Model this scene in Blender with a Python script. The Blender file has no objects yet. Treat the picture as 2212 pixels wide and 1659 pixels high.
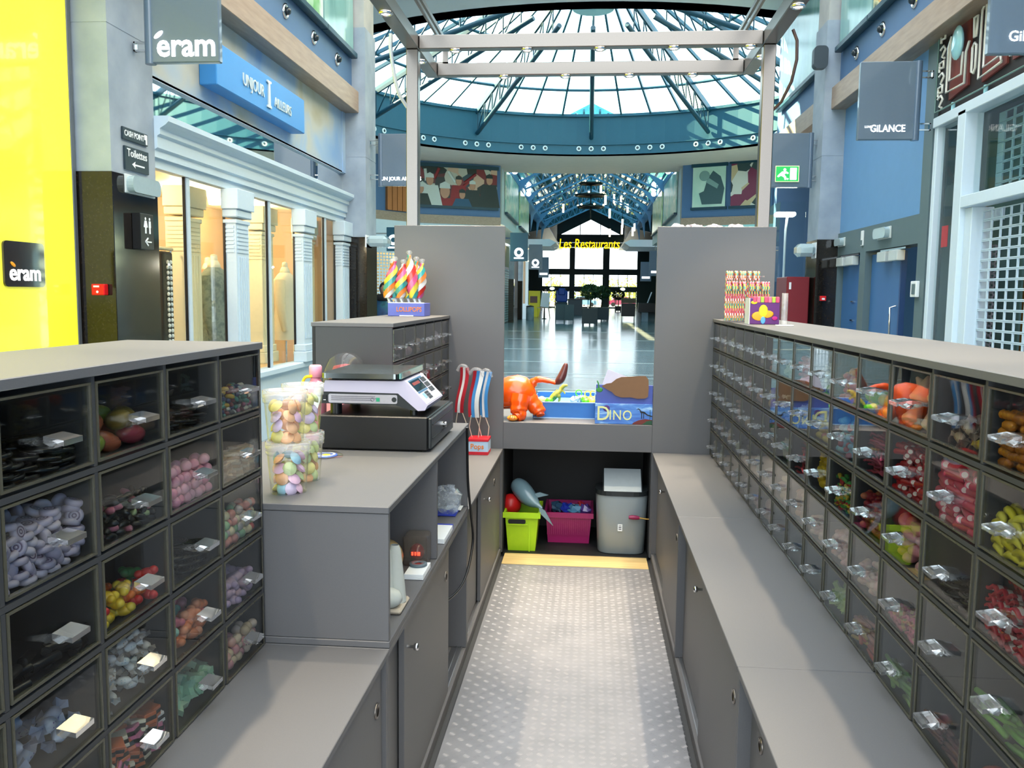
import bpy, math, random
from mathutils import Vector, Matrix, Euler
random.seed(7)
PI = math.pi
SC = bpy.context.scene
COL = SC.collection

# ------------------------------------------------------------------ camera
def make_camera():
    pitch, yaw, roll = .1025, .0877, .0112
    cp, sp, cy, sy = math.cos(pitch), math.sin(pitch), math.cos(yaw), math.sin(yaw)
    fwd = Vector((-sy*cp, cy*cp, -sp)); rt = Vector((cy, sy, 0)); up = rt.cross(fwd)
    r2 = math.cos(roll)*rt + math.sin(roll)*up
    u2 = -math.sin(roll)*rt + math.cos(roll)*up
    cam = bpy.data.cameras.new('camera'); ob = bpy.data.objects.new('camera', cam); COL.objects.link(ob)
    cam.sensor_fit = 'HORIZONTAL'; cam.sensor_width = 36; cam.lens = 36*1878/2212
    cam.clip_end = 400; cam.clip_start = .02
    m = Matrix((r2, u2, -fwd)).transposed().to_4x4(); m.translation = Vector((0, 0, 1.6))
    ob.matrix_world = m
    SC.camera = ob
make_camera()

# ------------------------------------------------------------------ world, sun, exposure
def make_world():
    w = bpy.data.worlds.new('overcast_sky'); SC.world = w; w.use_nodes = True
    nt = w.node_tree; bg = nt.nodes['Background']
    tc = nt.nodes.new('ShaderNodeTexCoord'); nz = nt.nodes.new('ShaderNodeTexNoise'); nz.inputs['Scale'].default_value = 2.2
    nz.inputs['Detail'].default_value = 4
    rp = nt.nodes.new('ShaderNodeValToRGB')
    rp.color_ramp.elements[0].position = .35; rp.color_ramp.elements[0].color = (.74, .90, 1.0, 1)
    rp.color_ramp.elements[1].position = .6; rp.color_ramp.elements[1].color = (.95, .98, 1.0, 1)
    nt.links.new(tc.outputs['Generated'], nz.inputs['Vector']); nt.links.new(nz.outputs['Fac'], rp.inputs['Fac'])
    nt.links.new(rp.outputs['Color'], bg.inputs['Color'])
    bg.inputs['Strength'].default_value = WORLD
WORLD = 4.0
make_world()
def make_sun():
    l = bpy.data.lights.new('sun', 'SUN'); l.energy = 40; l.angle = .01; l.color = (1, .80, .42)
    o = bpy.data.objects.new('sun', l); COL.objects.link(o); o.location = (-20, 20, 30)
    o.rotation_euler = Vector((-.8, .25, .5)).to_track_quat('Z', 'Y').to_euler()
make_sun()
vs = SC.view_settings
vs.view_transform = 'Standard'; vs.look = 'None'; vs.gamma = 1; vs.use_curve_mapping = False
vs.exposure = 0.35
cy_ = SC.cycles
cy_.max_bounces = 7; cy_.diffuse_bounces = 3; cy_.glossy_bounces = 4; cy_.transmission_bounces = 6
cy_.transparent_max_bounces = 14; cy_.caustics_reflective = False; cy_.caustics_refractive = False
cy_.sample_clamp_indirect = 6; cy_.use_denoising = True

# ------------------------------------------------------------------ materials
MATS = {}
def lin(c):
    if isinstance(c, str):
        c = c.lstrip('#'); c = [int(c[i:i+2], 16)/255 for i in (0, 2, 4)]
        c = [x/12.92 if x <= .04045 else ((x+.055)/1.055)**2.4 for x in c]
    return (*c[:3], 1)
def new_mat(name):
    m = bpy.data.materials.new(name); m.use_nodes = True; MATS[name] = m
    return m, m.node_tree, m.node_tree.nodes['Principled BSDF']
def mat(name, col, rough=.5, metal=0, var=.06, scale=30, bump=0, spec=.5, coat=0, emit=0, emitcol=None, trans=0, ior=1.45, sss=0, alpha=1):
    if name in MATS: return MATS[name]
    m, nt, b = new_mat(name); c = lin(col)
    tc = nt.nodes.new('ShaderNodeTexCoord'); nz = nt.nodes.new('ShaderNodeTexNoise')
    nz.inputs['Scale'].default_value = scale; nz.inputs['Detail'].default_value = 3
    nt.links.new(tc.outputs['Object'], nz.inputs['Vector'])
    mx = nt.nodes.new('ShaderNodeMix'); mx.data_type = 'RGBA'
    mx.inputs[6].default_value = tuple(max(0, x*(1-var)) for x in c[:3])+(1,)
    mx.inputs[7].default_value = tuple(min(1, x*(1+var)) for x in c[:3])+(1,)
    nt.links.new(nz.outputs['Fac'], mx.inputs[0]); nt.links.new(mx.outputs[2], b.inputs['Base Color'])
    b.inputs['Roughness'].default_value = rough; b.inputs['Metallic'].default_value = metal
    b.inputs['Specular IOR Level'].default_value = spec; b.inputs['IOR'].default_value = ior
    b.inputs['Coat Weight'].default_value = coat; b.inputs['Coat Roughness'].default_value = .03
    b.inputs['Transmission Weight'].default_value = trans
    if sss:
        b.inputs['Subsurface Weight'].default_value = sss; b.inputs['Subsurface Radius'].default_value = (.01, .006, .004)
    if emit:
        b.inputs['Emission Color'].default_value = lin(emitcol or col); b.inputs['Emission Strength'].default_value = emit
    if bump:
        bp = nt.nodes.new('ShaderNodeBump'); bp.inputs['Strength'].default_value = bump; bp.inputs['Distance'].default_value = .01
        nt.links.new(nz.outputs['Fac'], bp.inputs['Height']); nt.links.new(bp.outputs['Normal'], b.inputs['Normal'])
    return m
def pane_mat(name, tint=(1, 1, 1), refl=1.0, ior=1.5, rough=.0, opacity=0.0, opcol=(.8, .8, .8)):
    """thin clear sheet: straight-through tint plus Fresnel reflection"""
    if name in MATS: return MATS[name]
    m = bpy.data.materials.new(name); m.use_nodes = True; MATS[name] = m; nt = m.node_tree; nt.nodes.clear()
    out = nt.nodes.new('ShaderNodeOutputMaterial'); tr = nt.nodes.new('ShaderNodeBsdfTransparent'); tr.inputs['Color'].default_value = (*tint, 1)
    gl = nt.nodes.new('ShaderNodeBsdfGlossy'); gl.inputs['Roughness'].default_value = rough
    lw = nt.nodes.new('ShaderNodeLayerWeight'); lw.inputs['Blend'].default_value = .5
    pw = nt.nodes.new('ShaderNodeMath'); pw.operation = 'POWER'; pw.inputs[1].default_value = 5; nt.links.new(lw.outputs['Facing'], pw.inputs[0])
    ad = nt.nodes.new('ShaderNodeMath'); ad.operation = 'MULTIPLY_ADD'; ad.inputs[1].default_value = .96; ad.inputs[2].default_value = .04; nt.links.new(pw.outputs[0], ad.inputs[0])
    mu = nt.nodes.new('ShaderNodeMath'); mu.operation = 'MULTIPLY'; mu.use_clamp = True; mu.inputs[1].default_value = refl; nt.links.new(ad.outputs[0], mu.inputs[0])
    mx = nt.nodes.new('ShaderNodeMixShader'); nt.links.new(mu.outputs[0], mx.inputs[0])
    src = tr
    if opacity:
        df = nt.nodes.new('ShaderNodeBsdfDiffuse'); df.inputs['Color'].default_value = (*opcol, 1)
        nz = nt.nodes.new('ShaderNodeTexNoise'); nz.inputs['Scale'].default_value = 12
        mm = nt.nodes.new('ShaderNodeMath'); mm.operation = 'MULTIPLY'; mm.inputs[1].default_value = opacity*2
        nt.links.new(nz.outputs['Fac'], mm.inputs[0])
        m2 = nt.nodes.new('ShaderNodeMixShader'); nt.links.new(mm.outputs[0], m2.inputs[0]); nt.links.new(tr.outputs[0], m2.inputs[1]); nt.links.new(df.outputs[0], m2.inputs[2]); src = m2
    nt.links.new(src.outputs[0], mx.inputs[1]); nt.links.new(gl.outputs[0], mx.inputs[2]); nt.links.new(mx.outputs[0], out.inputs[0])
    return m
def ramp_mat(name, stops, scale=5, rough=.5, kind='noise', detail=4, distort=0, coat=0, vec_scale=(1, 1, 1), emit=0, interp='LINEAR'):
    """procedural picture-like material: a noise / voronoi / wave fed through a colour ramp"""
    if name in MATS: return MATS[name]
    m, nt, b = new_mat(name)
    tc = nt.nodes.new('ShaderNodeTexCoord'); mp = nt.nodes.new('ShaderNodeMapping'); mp.inputs['Scale'].default_value = vec_scale
    nt.links.new(tc.outputs['Object'], mp.inputs['Vector'])
    if kind == 'noise':
        t = nt.nodes.new('ShaderNodeTexNoise'); t.inputs['Detail'].default_value = detail; t.inputs['Distortion'].default_value = distort; o = t.outputs['Fac']
    elif kind == 'voronoi':
        t = nt.nodes.new('ShaderNodeTexVoronoi'); s = nt.nodes.new('ShaderNodeSeparateColor'); nt.links.new(t.outputs['Color'], s.inputs[0]); o = s.outputs[0]
    else:
        t = nt.nodes.new('ShaderNodeTexWave'); t.inputs['Distortion'].default_value = distort; t.bands_direction = kind; o = t.outputs['Fac']
    t.inputs['Scale'].default_value = scale; nt.links.new(mp.outputs[0], t.inputs['Vector'])
    r = nt.nodes.new('ShaderNodeValToRGB'); r.color_ramp.interpolation = interp
    while len(r.color_ramp.elements) < len(stops): r.color_ramp.elements.new(.5)
    for e, (p, c) in zip(r.color_ramp.elements, stops): e.position = p; e.color = lin(c)
    nt.links.new(o, r.inputs['Fac']); nt.links.new(r.outputs['Color'], b.inputs['Base Color'])
    b.inputs['Roughness'].default_value = rough; b.inputs['Coat Weight'].default_value = coat
    if emit:
        nt.links.new(r.outputs['Color'], b.inputs['Emission Color']); b.inputs['Emission Strength'].default_value = emit
    return m
def emis(name, col, strength):
    if name in MATS: return MATS[name]
    m, nt, b = new_mat(name); b.inputs['Base Color'].default_value = lin(col)
    b.inputs['Emission Color'].default_value = lin(col); b.inputs['Emission Strength'].default_value = strength
    return m

# ------------------------------------------------------------------ mesh builder
def lerp(a, b, t): return a+(b-a)*t
class MB:
    def __init__(s): s.v = []; s.f = []; s.m = []; s.sm = []
    def add(s, vs_, fs, m=0, smooth=False):
        o = len(s.v); s.v += [tuple(p) for p in vs_]
        for f in fs: s.f.append([i+o for i in f]); s.m.append(m); s.sm.append(smooth)
        return s
    def box(s, x0, x1, y0, y1, z0, z1, m=0):
        if x0 > x1: x0, x1 = x1, x0
        if y0 > y1: y0, y1 = y1, y0
        if z0 > z1: z0, z1 = z1, z0
        return s.add([(x0,y0,z0),(x1,y0,z0),(x1,y1,z0),(x0,y1,z0),(x0,y0,z1),(x1,y0,z1),(x1,y1,z1),(x0,y1,z1)],
              [(3,2,1,0),(4,5,6,7),(0,1,5,4),(1,2,6,5),(2,3,7,6),(3,0,4,7)], m)
    def bbox(s, x0, x1, y0, y1, z0, z1, bev=.003, m=0):
        """box with chamfered edges"""
        if x0 > x1: x0, x1 = x1, x0
        if y0 > y1: y0, y1 = y1, y0
        if z0 > z1: z0, z1 = z1, z0
        b = min(bev, (x1-x0)*.45, (y1-y0)*.45, (z1-z0)*.45)
        V = []; idx = {}
        for i, x in enumerate((x0, x1)):
            for j, y in enumerate((y0, y1)):
                for k, z in enumerate((z0, z1)):
                    sx, sy, sz = (b if i == 0 else -b), (b if j == 0 else -b), (b if k == 0 else -b)
                    idx[i,j,k,0] = len(V); V.append((x, y+sy, z+sz))
                    idx[i,j,k,1] = len(V); V.append((x+sx, y, z+sz))
                    idx[i,j,k,2] = len(V); V.append((x+sx, y+sy, z))
        F = []
        F.append([idx[0,0,0,0],idx[0,0,1,0],idx[0,1,1,0],idx[0,1,0,0]]); F.append([idx[1,0,0,0],idx[1,1,0,0],idx[1,1,1,0],idx[1,0,1,0]])
        F.append([idx[0,0,0,1],idx[1,0,0,1],idx[1,0,1,1],idx[0,0,1,1]]); F.append([idx[0,1,0,1],idx[0,1,1,1],idx[1,1,1,1],idx[1,1,0,1]])
        F.append([idx[0,0,0,2],idx[0,1,0,2],idx[1,1,0,2],idx[1,0,0,2]]); F.append([idx[0,0,1,2],idx[1,0,1,2],idx[1,1,1,2],idx[0,1,1,2]])
        for i in (0,1):
            for j in (0,1):
                F.append([idx[i,j,0,0],idx[i,j,1,0],idx[i,j,1,1],idx[i,j,0,1]])
        for i in (0,1):
            for k in (0,1):
                F.append([idx[i,0,k,0],idx[i,1,k,0],idx[i,1,k,2],idx[i,0,k,2]])
        for j in (0,1):
            for k in (0,1):
                F.append([idx[0,j,k,1],idx[1,j,k,1],idx[1,j,k,2],idx[0,j,k,2]])
        for i in (0,1):
            for j in (0,1):
                for k in (0,1): F.append([idx[i,j,k,0],idx[i,j,k,1],idx[i,j,k,2]])
        return s.add(V, F, m)
    def frame(s, a, b, w, d, m=0, up=(0,0,1)):
        """bar of rectangular section w (side) x d (up) from a to b"""
        a = Vector(a); b = Vector(b); t = (b-a).normalized(); u = Vector(up)
        sd = t.cross(u)
        if sd.length < 1e-5: sd = t.cross(Vector((1,0,0)))
        sd.normalize(); u = sd.cross(t); P = []
        for c in (a, b):
            for p, q in ((-1,-1),(1,-1),(1,1),(-1,1)): P.append(c+sd*(p*w/2)+u*(q*d/2))
        return s.add(P, [(3,2,1,0),(4,5,6,7),(0,1,5,4),(1,2,6,5),(2,3,7,6),(3,0,4,7)], m)
    def prism(s, poly, ax, a, b, m=0, smooth=False):
        """poly: 2-D outline; extruded along axis ax ('x': (y,z), 'y': (x,z), 'z': (x,y))"""
        n = len(poly)
        def P(p, h): return {'x': (h, p[0], p[1]), 'y': (p[0], h, p[1]), 'z': (p[0], p[1], h)}[ax]
        V = [P(p, a) for p in poly]+[P(p, b) for p in poly]
        s.add(V, [list(range(n))[::-1], list(range(n, 2*n))], m)
        o = len(s.v)-2*n
        for i in range(n):
            s.f.append([o+i, o+(i+1)%n, o+n+(i+1)%n, o+n+i]); s.m.append(m); s.sm.append(smooth)
        return s
    def cyl(s, a, b, r0, r1=None, n=12, m=0, caps=True, smooth=True):
        r1 = r0 if r1 is None else r1; a = Vector(a); b = Vector(b); t = (b-a).normalized()
        u = t.orthogonal().normalized(); w = t.cross(u); V = []
        for c, r in ((a, r0), (b, r1)):
            for i in range(n): an = 2*PI*i/n; V.append(c+u*(r*math.cos(an))+w*(r*math.sin(an)))
        s.add(V, [[i, (i+1)%n, n+(i+1)%n, n+i] for i in range(n)], m, smooth)
        if caps: s.add(V, [list(range(n))[::-1], list(range(n, 2*n))], m)
        return s
    def tube(s, pts, r, n=8, m=0, caps=True):
        pts = [Vector(p) for p in pts]; rs = list(r) if isinstance(r, (list, tuple)) else [r]*len(pts); V = []; u = None
        if len(rs) != len(pts):
            m_ = len(pts)-1; k_ = len(rs)-1; q_ = [i*k_/m_ for i in range(m_+1)]
            rs = [rs[min(int(t), k_-1)]+(rs[min(int(t), k_-1)+1]-rs[min(int(t), k_-1)])*(t-min(int(t), k_-1)) for t in q_]
        for i, p in enumerate(pts):
            t = (pts[min(i+1, len(pts)-1)]-pts[max(i-1, 0)]).normalized()
            if u is None: u = t.orthogonal().normalized()
            u = (u-t*u.dot(t)).normalized(); w = t.cross(u)
            for k in range(n): an = 2*PI*k/n; V.append(p+u*(rs[i]*math.cos(an))+w*(rs[i]*math.sin(an)))
        F = []
        for i in range(len(pts)-1):
            for k in range(n): F.append([i*n+k, i*n+(k+1)%n, (i+1)*n+(k+1)%n, (i+1)*n+k])
        s.add(V, F, m, True)
        if caps: s.add(V, [list(range(n))[::-1], list(range((len(pts)-1)*n, len(pts)*n))], m)
        return s
    def lathe(s, prof, c=(0,0,0), n=24, m=0, smooth=True, ax='z', caps=False):
        V = []
        for r, h in prof:
            for i in range(n):
                an = 2*PI*i/n; p, q = r*math.cos(an), r*math.sin(an)
                V.append({'z': (c[0]+p, c[1]+q, c[2]+h), 'x': (c[0]+h, c[1]+p, c[2]+q), 'y': (c[0]+q, c[1]+h, c[2]+p)}[ax])
        F = []
        for j in range(len(prof)-1):
            for i in range(n): F.append([j*n+i, j*n+(i+1)%n, (j+1)*n+(i+1)%n, (j+1)*n+i])
        s.add(V, F, m, smooth)
        if caps: s.add(V, [list(range(n))[::-1], list(range((len(prof)-1)*n, len(prof)*n))], m)
        return s
    def ball(s, c, r, nu=12, nv=8, m=0, rot=None):
        r = (r, r, r) if not isinstance(r, (list, tuple)) else r
        V = []; F = []
        for j in range(nv+1):
            th = PI*j/nv
            for i in range(nu):
                ph = 2*PI*i/nu; p = Vector((r[0]*math.sin(th)*math.cos(ph), r[1]*math.sin(th)*math.sin(ph), r[2]*math.cos(th)))
                if rot: p = rot @ p
                V.append((c[0]+p.x, c[1]+p.y, c[2]+p.z))
        for j in range(nv):
            for i in range(nu):
                a_, b_, c_, d_ = j*nu+i, (j+1)*nu+i, (j+1)*nu+(i+1)%nu, j*nu+(i+1)%nu
                F.append([a_, b_, c_] if j == 0 else ([a_, b_, d_] if j == nv-1 else [a_, b_, c_, d_]))
        return s.add(V, F, m, True)
    def xf(s, M, start=0):
        s.v[start:] = [tuple(M @ Vector(p)) for p in s.v[start:]]; return s
    def mesh(s, name, mats, off=(0,0,0)):
        me = bpy.data.meshes.new(name)
        me.from_pydata([(p[0]-off[0], p[1]-off[1], p[2]-off[2]) for p in s.v], [], s.f)
        for mm in mats: me.materials.append(mm)
        me.polygons.foreach_set('material_index', s.m); me.polygons.foreach_set('use_smooth', s.sm)
        me.update(); return me
ORG = {}
def org(o): return ORG[o.name] if o is not None else Vector((0,0,0))
def tag(o, label=None, cat=None, group=None, kind=None):
    if label: o['label'] = label
    if cat: o['category'] = cat
    if group: o['group'] = group
    if kind: o['kind'] = kind
    return o
def empty(name, loc, label=None, cat=None, group=None, kind=None):
    o = bpy.data.objects.new(name, None); COL.objects.link(o); o.location = loc; o.empty_display_size = .1
    ORG[o.name] = Vector(loc); return tag(o, label, cat, group, kind)
def put(name, mb, mats, parent=None, label=None, cat=None, group=None, kind=None):
    """link a builder as one mesh object; its origin is the middle of its base (or its middle, for a part)"""
    if not isinstance(mats, (list, tuple)): mats = [mats]
    xs, ys, zs = zip(*mb.v)
    c = Vector(((min(xs)+max(xs))/2, (min(ys)+max(ys))/2, min(zs)))
    o = bpy.data.objects.new(name, mb.mesh(name, mats, c)); COL.objects.link(o)
    if parent is not None: o.parent = parent
    o.location = c-org(parent); ORG[o.name] = c
    return tag(o, label, cat, group, kind)
def struct(name, mb, mats): return put(name, mb, mats, kind='structure')
def dup(src, parent=None, loc=None, rot=None, label=None, group=None):
    """copy of one object (sharing its mesh) at world position loc"""
    o = src.copy(); COL.objects.link(o); o.parent = parent
    w = ORG[src.name] if loc is None else Vector(loc)
    o.location = w-org(parent); ORG[o.name] = w
    if rot is not None: o.rotation_euler = rot
    if label: o['label'] = label
    if group: o['group'] = group
    return o
def dup_tree(src, loc, label=None, group=None, parent=None):
    o = dup(src, parent, loc, label=label, group=group); d = Vector(loc)-ORG[src.name]
    for ch in list(src.children):
        dup_tree(ch, ORG[ch.name]+d, parent=o)
    return o
def text_mesh(txt, size=1, depth=.01, bold=0, align='CENTER', spacing=1, shear=0):
    cu = bpy.data.curves.new('lettering', 'FONT'); cu.body = txt; cu.size = size; cu.extrude = depth/2
    cu.offset = bold; cu.align_x = align; cu.space_character = spacing; cu.shear = shear; cu.resolution_u = 3
    ob = bpy.data.objects.new('lettering', cu); COL.objects.link(ob)
    dg = bpy.context.evaluated_depsgraph_get(); me = bpy.data.meshes.new_from_object(ob.evaluated_get(dg))
    bpy.data.objects.remove(ob); return me
FACES = {'-y': Matrix(((1,0,0),(0,0,-1),(0,1,0))), '+x': Matrix(((0,0,1),(1,0,0),(0,1,0))), '-x': Matrix(((0,0,-1),(-1,0,0),(0,1,0)))}
def letters(name, txt, size, loc, face, material, parent, depth=.01, bold=0, align='CENTER', spacing=1, shear=0, sx=1, rotz=0):
    """flat raised lettering whose baseline centre sits at loc, readable from the given side"""
    me = text_mesh(txt, size, depth, bold, align, spacing, shear)
    M = FACES[face] @ Matrix.Diagonal((sx, 1, 1))
    if rotz: M = Matrix.Rotation(rotz, 3, 'Z') @ M
    me.transform(M.to_4x4()); me.name = name
    me.materials.clear(); me.materials.append(material)
    o = bpy.data.objects.new(name, me); COL.objects.link(o); o.parent = parent
    o.location = Vector(loc)-org(parent); ORG[o.name] = Vector(loc); return o
def rrect(x0, x1, y0, y1, r, n=4):
    P = []
    for cx, cy, a0 in ((x1-r, y1-r, 0), (x0+r, y1-r, PI/2), (x0+r, y0+r, PI), (x1-r, y0+r, 1.5*PI)):
        for i in range(n+1): a = a0+PI/2*i/n; P.append((cx+r*math.cos(a), cy+r*math.sin(a)))
    return P
def spot_lamp(name, loc, energy, col=(1, .82, .58), size=1.9, blend=.6, target=None, rad=.02):
    l = bpy.data.lights.new(name, 'SPOT'); l.energy = energy; l.color = col; l.spot_size = size; l.spot_blend = blend; l.shadow_soft_size = rad
    o = bpy.data.objects.new(name, l); COL.objects.link(o); o.location = loc
    if target is not None: o.rotation_euler = (Vector(loc)-Vector(target)).to_track_quat('Z', 'Y').to_euler()
    return o
def point_lamp(name, loc, energy, col=(1, .85, .65), rad=.1):
    l = bpy.data.lights.new(name, 'POINT'); l.energy = energy; l.color = col; l.shadow_soft_size = rad
    o = bpy.data.objects.new(name, l); COL.objects.link(o); o.location = loc; return o
ORDN = ['first', 'second', 'third', 'fourth', 'fifth', 'sixth', 'seventh', 'eighth', 'ninth', 'tenth', 'eleventh', 'twelfth', 'thirteenth', 'fourteenth', 'fifteenth', 'sixteenth']
# ================================================================== MALL STRUCTURE
CX = -.06
ZF = -.05
RCY, RR, RZ = 24.0, 8.0, 6.63
m_floor = ramp_mat('polished_floor', [(.3, '#6b777c'), (.7, '#8a979b')], scale=1.2, rough=.16, detail=6)
m_floor.node_tree.nodes['Principled BSDF'].inputs['Specular IOR Level'].default_value = .8
m_conc = ramp_mat('blue_grey_concrete', [(.3, '#8593a2'), (.7, '#9fabb7')], scale=3, rough=.7, detail=8)
m_concp = ramp_mat('pale_concrete', [(.3, '#9a9c9c'), (.7, '#b0b0ac')], scale=3, rough=.8, detail=8)
m_gran = ramp_mat('black_granite', [(.4, '#14110f'), (.75, '#2a241e')], scale=60, rough=.08, detail=8)
m_wood = ramp_mat('brown_wood', [(.2, '#8f7a68'), (.8, '#ab9684')], scale=3, rough=.45, kind='noise', vec_scale=(8, 1, 8), detail=6)
m_blue = mat('blue_wall_paint', '#6c9ccb', .55, scale=6, var=.05)
m_bluedk = mat('slate_blue_paint', '#4e7099', .55, scale=6, var=.05)
m_teal = mat('teal_steel', '#1f5468', .45, scale=10, var=.05)
m_tealdk = mat('dark_teal_steel', '#123c4d', .4, scale=10, var=.05)
m_greyfr = mat('grey_green_frame', '#5d7177', .5, scale=10)
m_ceil = mat('ceiling_plaster', '#d2d2d4', .8, scale=2, var=.05)
m_beige = mat('beige_soffit', '#d6cac2', .8, scale=3)
m_white = mat('white_paint', '#cfdde6', .45, scale=8, var=.03)
m_trim = mat('grey_metal_trim', '#7d838d', .35, .6)
m_steel = mat('brushed_steel', '#7a746e', .3, 1, scale=200, var=.08)
m_chrome = mat('chrome', '#d8d8d8', .1, 1)
m_black = mat('black_plastic', '#0d0e10', .35)
m_dome_glass = pane_mat('roof_glass', (.86, .97, 1.0), .6)
m_shop_glass = pane_mat('shop_glass', (.95, .98, .98), .5)
m_mirror = mat('mirror', '#e8eef0', .02, 1, var=.01)
m_ltwhite = emis('warm_lamp_glow', '#fff1d8', 14)

# floor with pale inlaid strips
fl = struct('floor', MB().box(-13, 13, -6, 114, ZF-.2, ZF), m_floor)
m_inlay = mat('pale_floor_inlay', '#b9c9cc', .15, spec=.8)
for yy in (15.2, 17.5, 18.3, 21.5, 26.5, 32.5, 39.5):
    put('inlay_strip', MB().box(-6, 6, yy, yy+.09, ZF-.01, ZF+.004), m_inlay, fl)
struct('ground_outside', MB().box(-60, 60, 114.2, 190, ZF-.4, ZF-.05), mat('asphalt_outside', '#9aa0a0', .9))

def side_walls(s, nm):
    X = lambda v: CX+s*v; ye = 13.4 if s < 0 else 16.6
    # upper wall, wood belt, soffit over the shops
    struct('wall_upper_'+nm, MB().box(X(3.44), X(3.9), -4, ye, 4.5, 6.63), m_bluedk)
    struct('trim_belt_'+nm, MB().bbox(X(3.34), X(3.84), -4, 12.83, 4.2, 4.5, .006), m_wood)
    if s > 0: struct('trim_belt_end_'+nm, MB().bbox(X(3.34), X(3.84), 13.33, ye, 4.2, 4.5, .006), m_wood)
    struct('wall_clerestory_'+nm, MB().box(X(3.5), X(3.9), -4, 13.4, 6.63, 12), m_concp)  # unseen high wall, added to keep the sun off the gallery walls
    struct('wall_parapet_near_'+nm, MB().box(X(3.9), X(4.2), 13.4, 15.9, 6.98, 12), m_concp)  # unseen, added above the ceiling to close a sun leak
    struct('wall_parapet_'+nm, MB().box(X(4.3), X(4.6), 35.5, 114, 7.5, 13), m_concp)  # unseen wall added to block sun through the far glass roof
    struct('wall_back_'+nm, MB().box(X(6.9), X(7.1), -4, 16.0, ZF, 6.63), m_bluedk)
    struct('wall_rotunda_return_'+nm, MB().box(X(3.44), X(7.1), ye, ye+.2, ZF, 6.63), m_bluedk)
    struct('ceiling_shop_'+nm, MB().box(X(3.9), X(6.9), -4, ye, 4.5, 4.6), m_ceil)
    # round lights along the upper wall
    for i, y in enumerate((9.94, 10.96, 11.97, 13.0)):
        xf = X(3.44)
        t = empty('wall_light', (xf, y, 4.76), 'round chrome wall light on upper blue wall, %s from the kiosk, %s side' % (ORDN[i], nm), 'wall light', 'round lights on the upper walls')
        put('bezel', MB().lathe([(.085, 0), (.085, .02), (.06, .025), (.055, .01)], (0, 0, 0), 16, ax='x').xf(Matrix.Translation((xf, y, 4.76)) @ Matrix.Scale(-s, 4, (1, 0, 0))), m_chrome, t)
        put('lens', MB().ball((xf-s*.03, y, 4.76), .045, 10, 8), mat('dark_lens', '#26333c', .1), t)
for s, nm in ((-1, 'left'), (1, 'right')): side_walls(s, nm)

# ceiling of the near gallery with the curved edge of the rotunda opening
def ceiling():
    mb = MB(); N = 24; xs = [-7.1+14.2*i/N for i in range(N+1)]
    lo, hi = [], []
    for x in xs:
        yy = RCY-math.sqrt(max(0, RR*RR-x*x)); lo.append((CX+x, 13.4)); hi.append((CX+x, yy))
    poly = lo+hi[::-1]
    V = []; F = []
    for z in (RZ, RZ+.35):
        V += [(p[0], p[1], z) for p in lo]+[(p[0], p[1], z) for p in hi]
    n = N+1
    for i in range(N):
        F.append([i, n+i, n+i+1, i+1]); F.append([2*n+i, 2*n+i+1, 3*n+i+1, 3*n+i])
        F.append([n+i, 3*n+i, 3*n+i+1, n+i+1]); F.append([i, i+1, 2*n+i+1, 2*n+i])
    mb.add(V, F)
    struct('ceiling_gallery', mb, m_ceil)
    mb = MB(); V = []; F = []      # ring soffit between dome and rotunda walls
    for i in range(49):
        a = -PI*.78+PI*1.56*i/48
        for r in (RR, 13):
            for z in (RZ, RZ+.3): V.append((CX+r*math.sin(a), RCY+r*math.cos(a), z))
    for i in range(48):
        o = 4*i; F += [[o, o+2, o+6, o+4], [o+1, o+5, o+7, o+3]]
    mb.add(V, F); struct('ceiling_rotunda', mb, m_beige)
    put('sprinkler', MB().cyl((-.85, 14.3, RZ-.08), (-.85, 14.3, RZ), .012).cyl((-.85, 14.3, RZ-.09), (-.85, 14.3, RZ-.07), .04), m_black, None, 'small sprinkler head on grey ceiling, left of centre', 'sprinkler', 'ceiling sprinklers')
    put('sprinkler', MB().cyl((1.65, 14.3, RZ-.08), (1.65, 14.3, RZ), .012).cyl((1.65, 14.3, RZ-.09), (1.65, 14.3, RZ-.07), .04), m_black, None, 'small sprinkler head on grey ceiling, right of centre', 'sprinkler', 'ceiling sprinklers')
ceiling()

# rotunda walls (faceted), far opening
FAC = [(3.54, 34.7), (6.66, 33.2), (9.2, 29.6), (10.2, 24), (9.2, 18.4), (7.1, 15.8)]
def rot_walls(s, nm):
    for i in range(5):
        a, b = FAC[i], FAC[i+1]
        ax, bx = CX+s*a[0], CX+s*b[0]; d = Vector((bx-ax, b[1]-a[1], 0)).normalized(); n = Vector((d.y, -d.x, 0))*(-.25 if s > 0 else .25)
        def slab(z0, z1, e=0):
            p = [Vector((ax, a[1], 0)), Vector((bx, b[1], 0))]; q = [k+n for k in p]; ee = n*(-e/.25)
            poly = [p[0]+ee, p[1]+ee, q[1], q[0]]
            return MB().prism([(k.x, k.y) for k in poly], 'z', z0, z1)
        struct('wall_rotunda_%s_%d' % (nm, i+1), slab(4.62, RZ), m_bluedk)
        struct('trim_rotunda_%s_%d' % (nm, i+1), slab(4.3, 4.62, .06), m_wood)
        if not (s > 0 and i <= 1) and not (s < 0 and i == 1):
            struct('wall_rotunda_low_%s_%d' % (nm, i+1), slab(ZF, 4.3), m_white)
    struct('wall_far_reveal_'+nm, MB().box(CX+s*3.54, CX+s*3.6, 34.7, 35.2, 4.4, RZ), m_concp)
for s, nm in ((-1, 'left'), (1, 'right')): rot_walls(s, nm)

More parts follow.
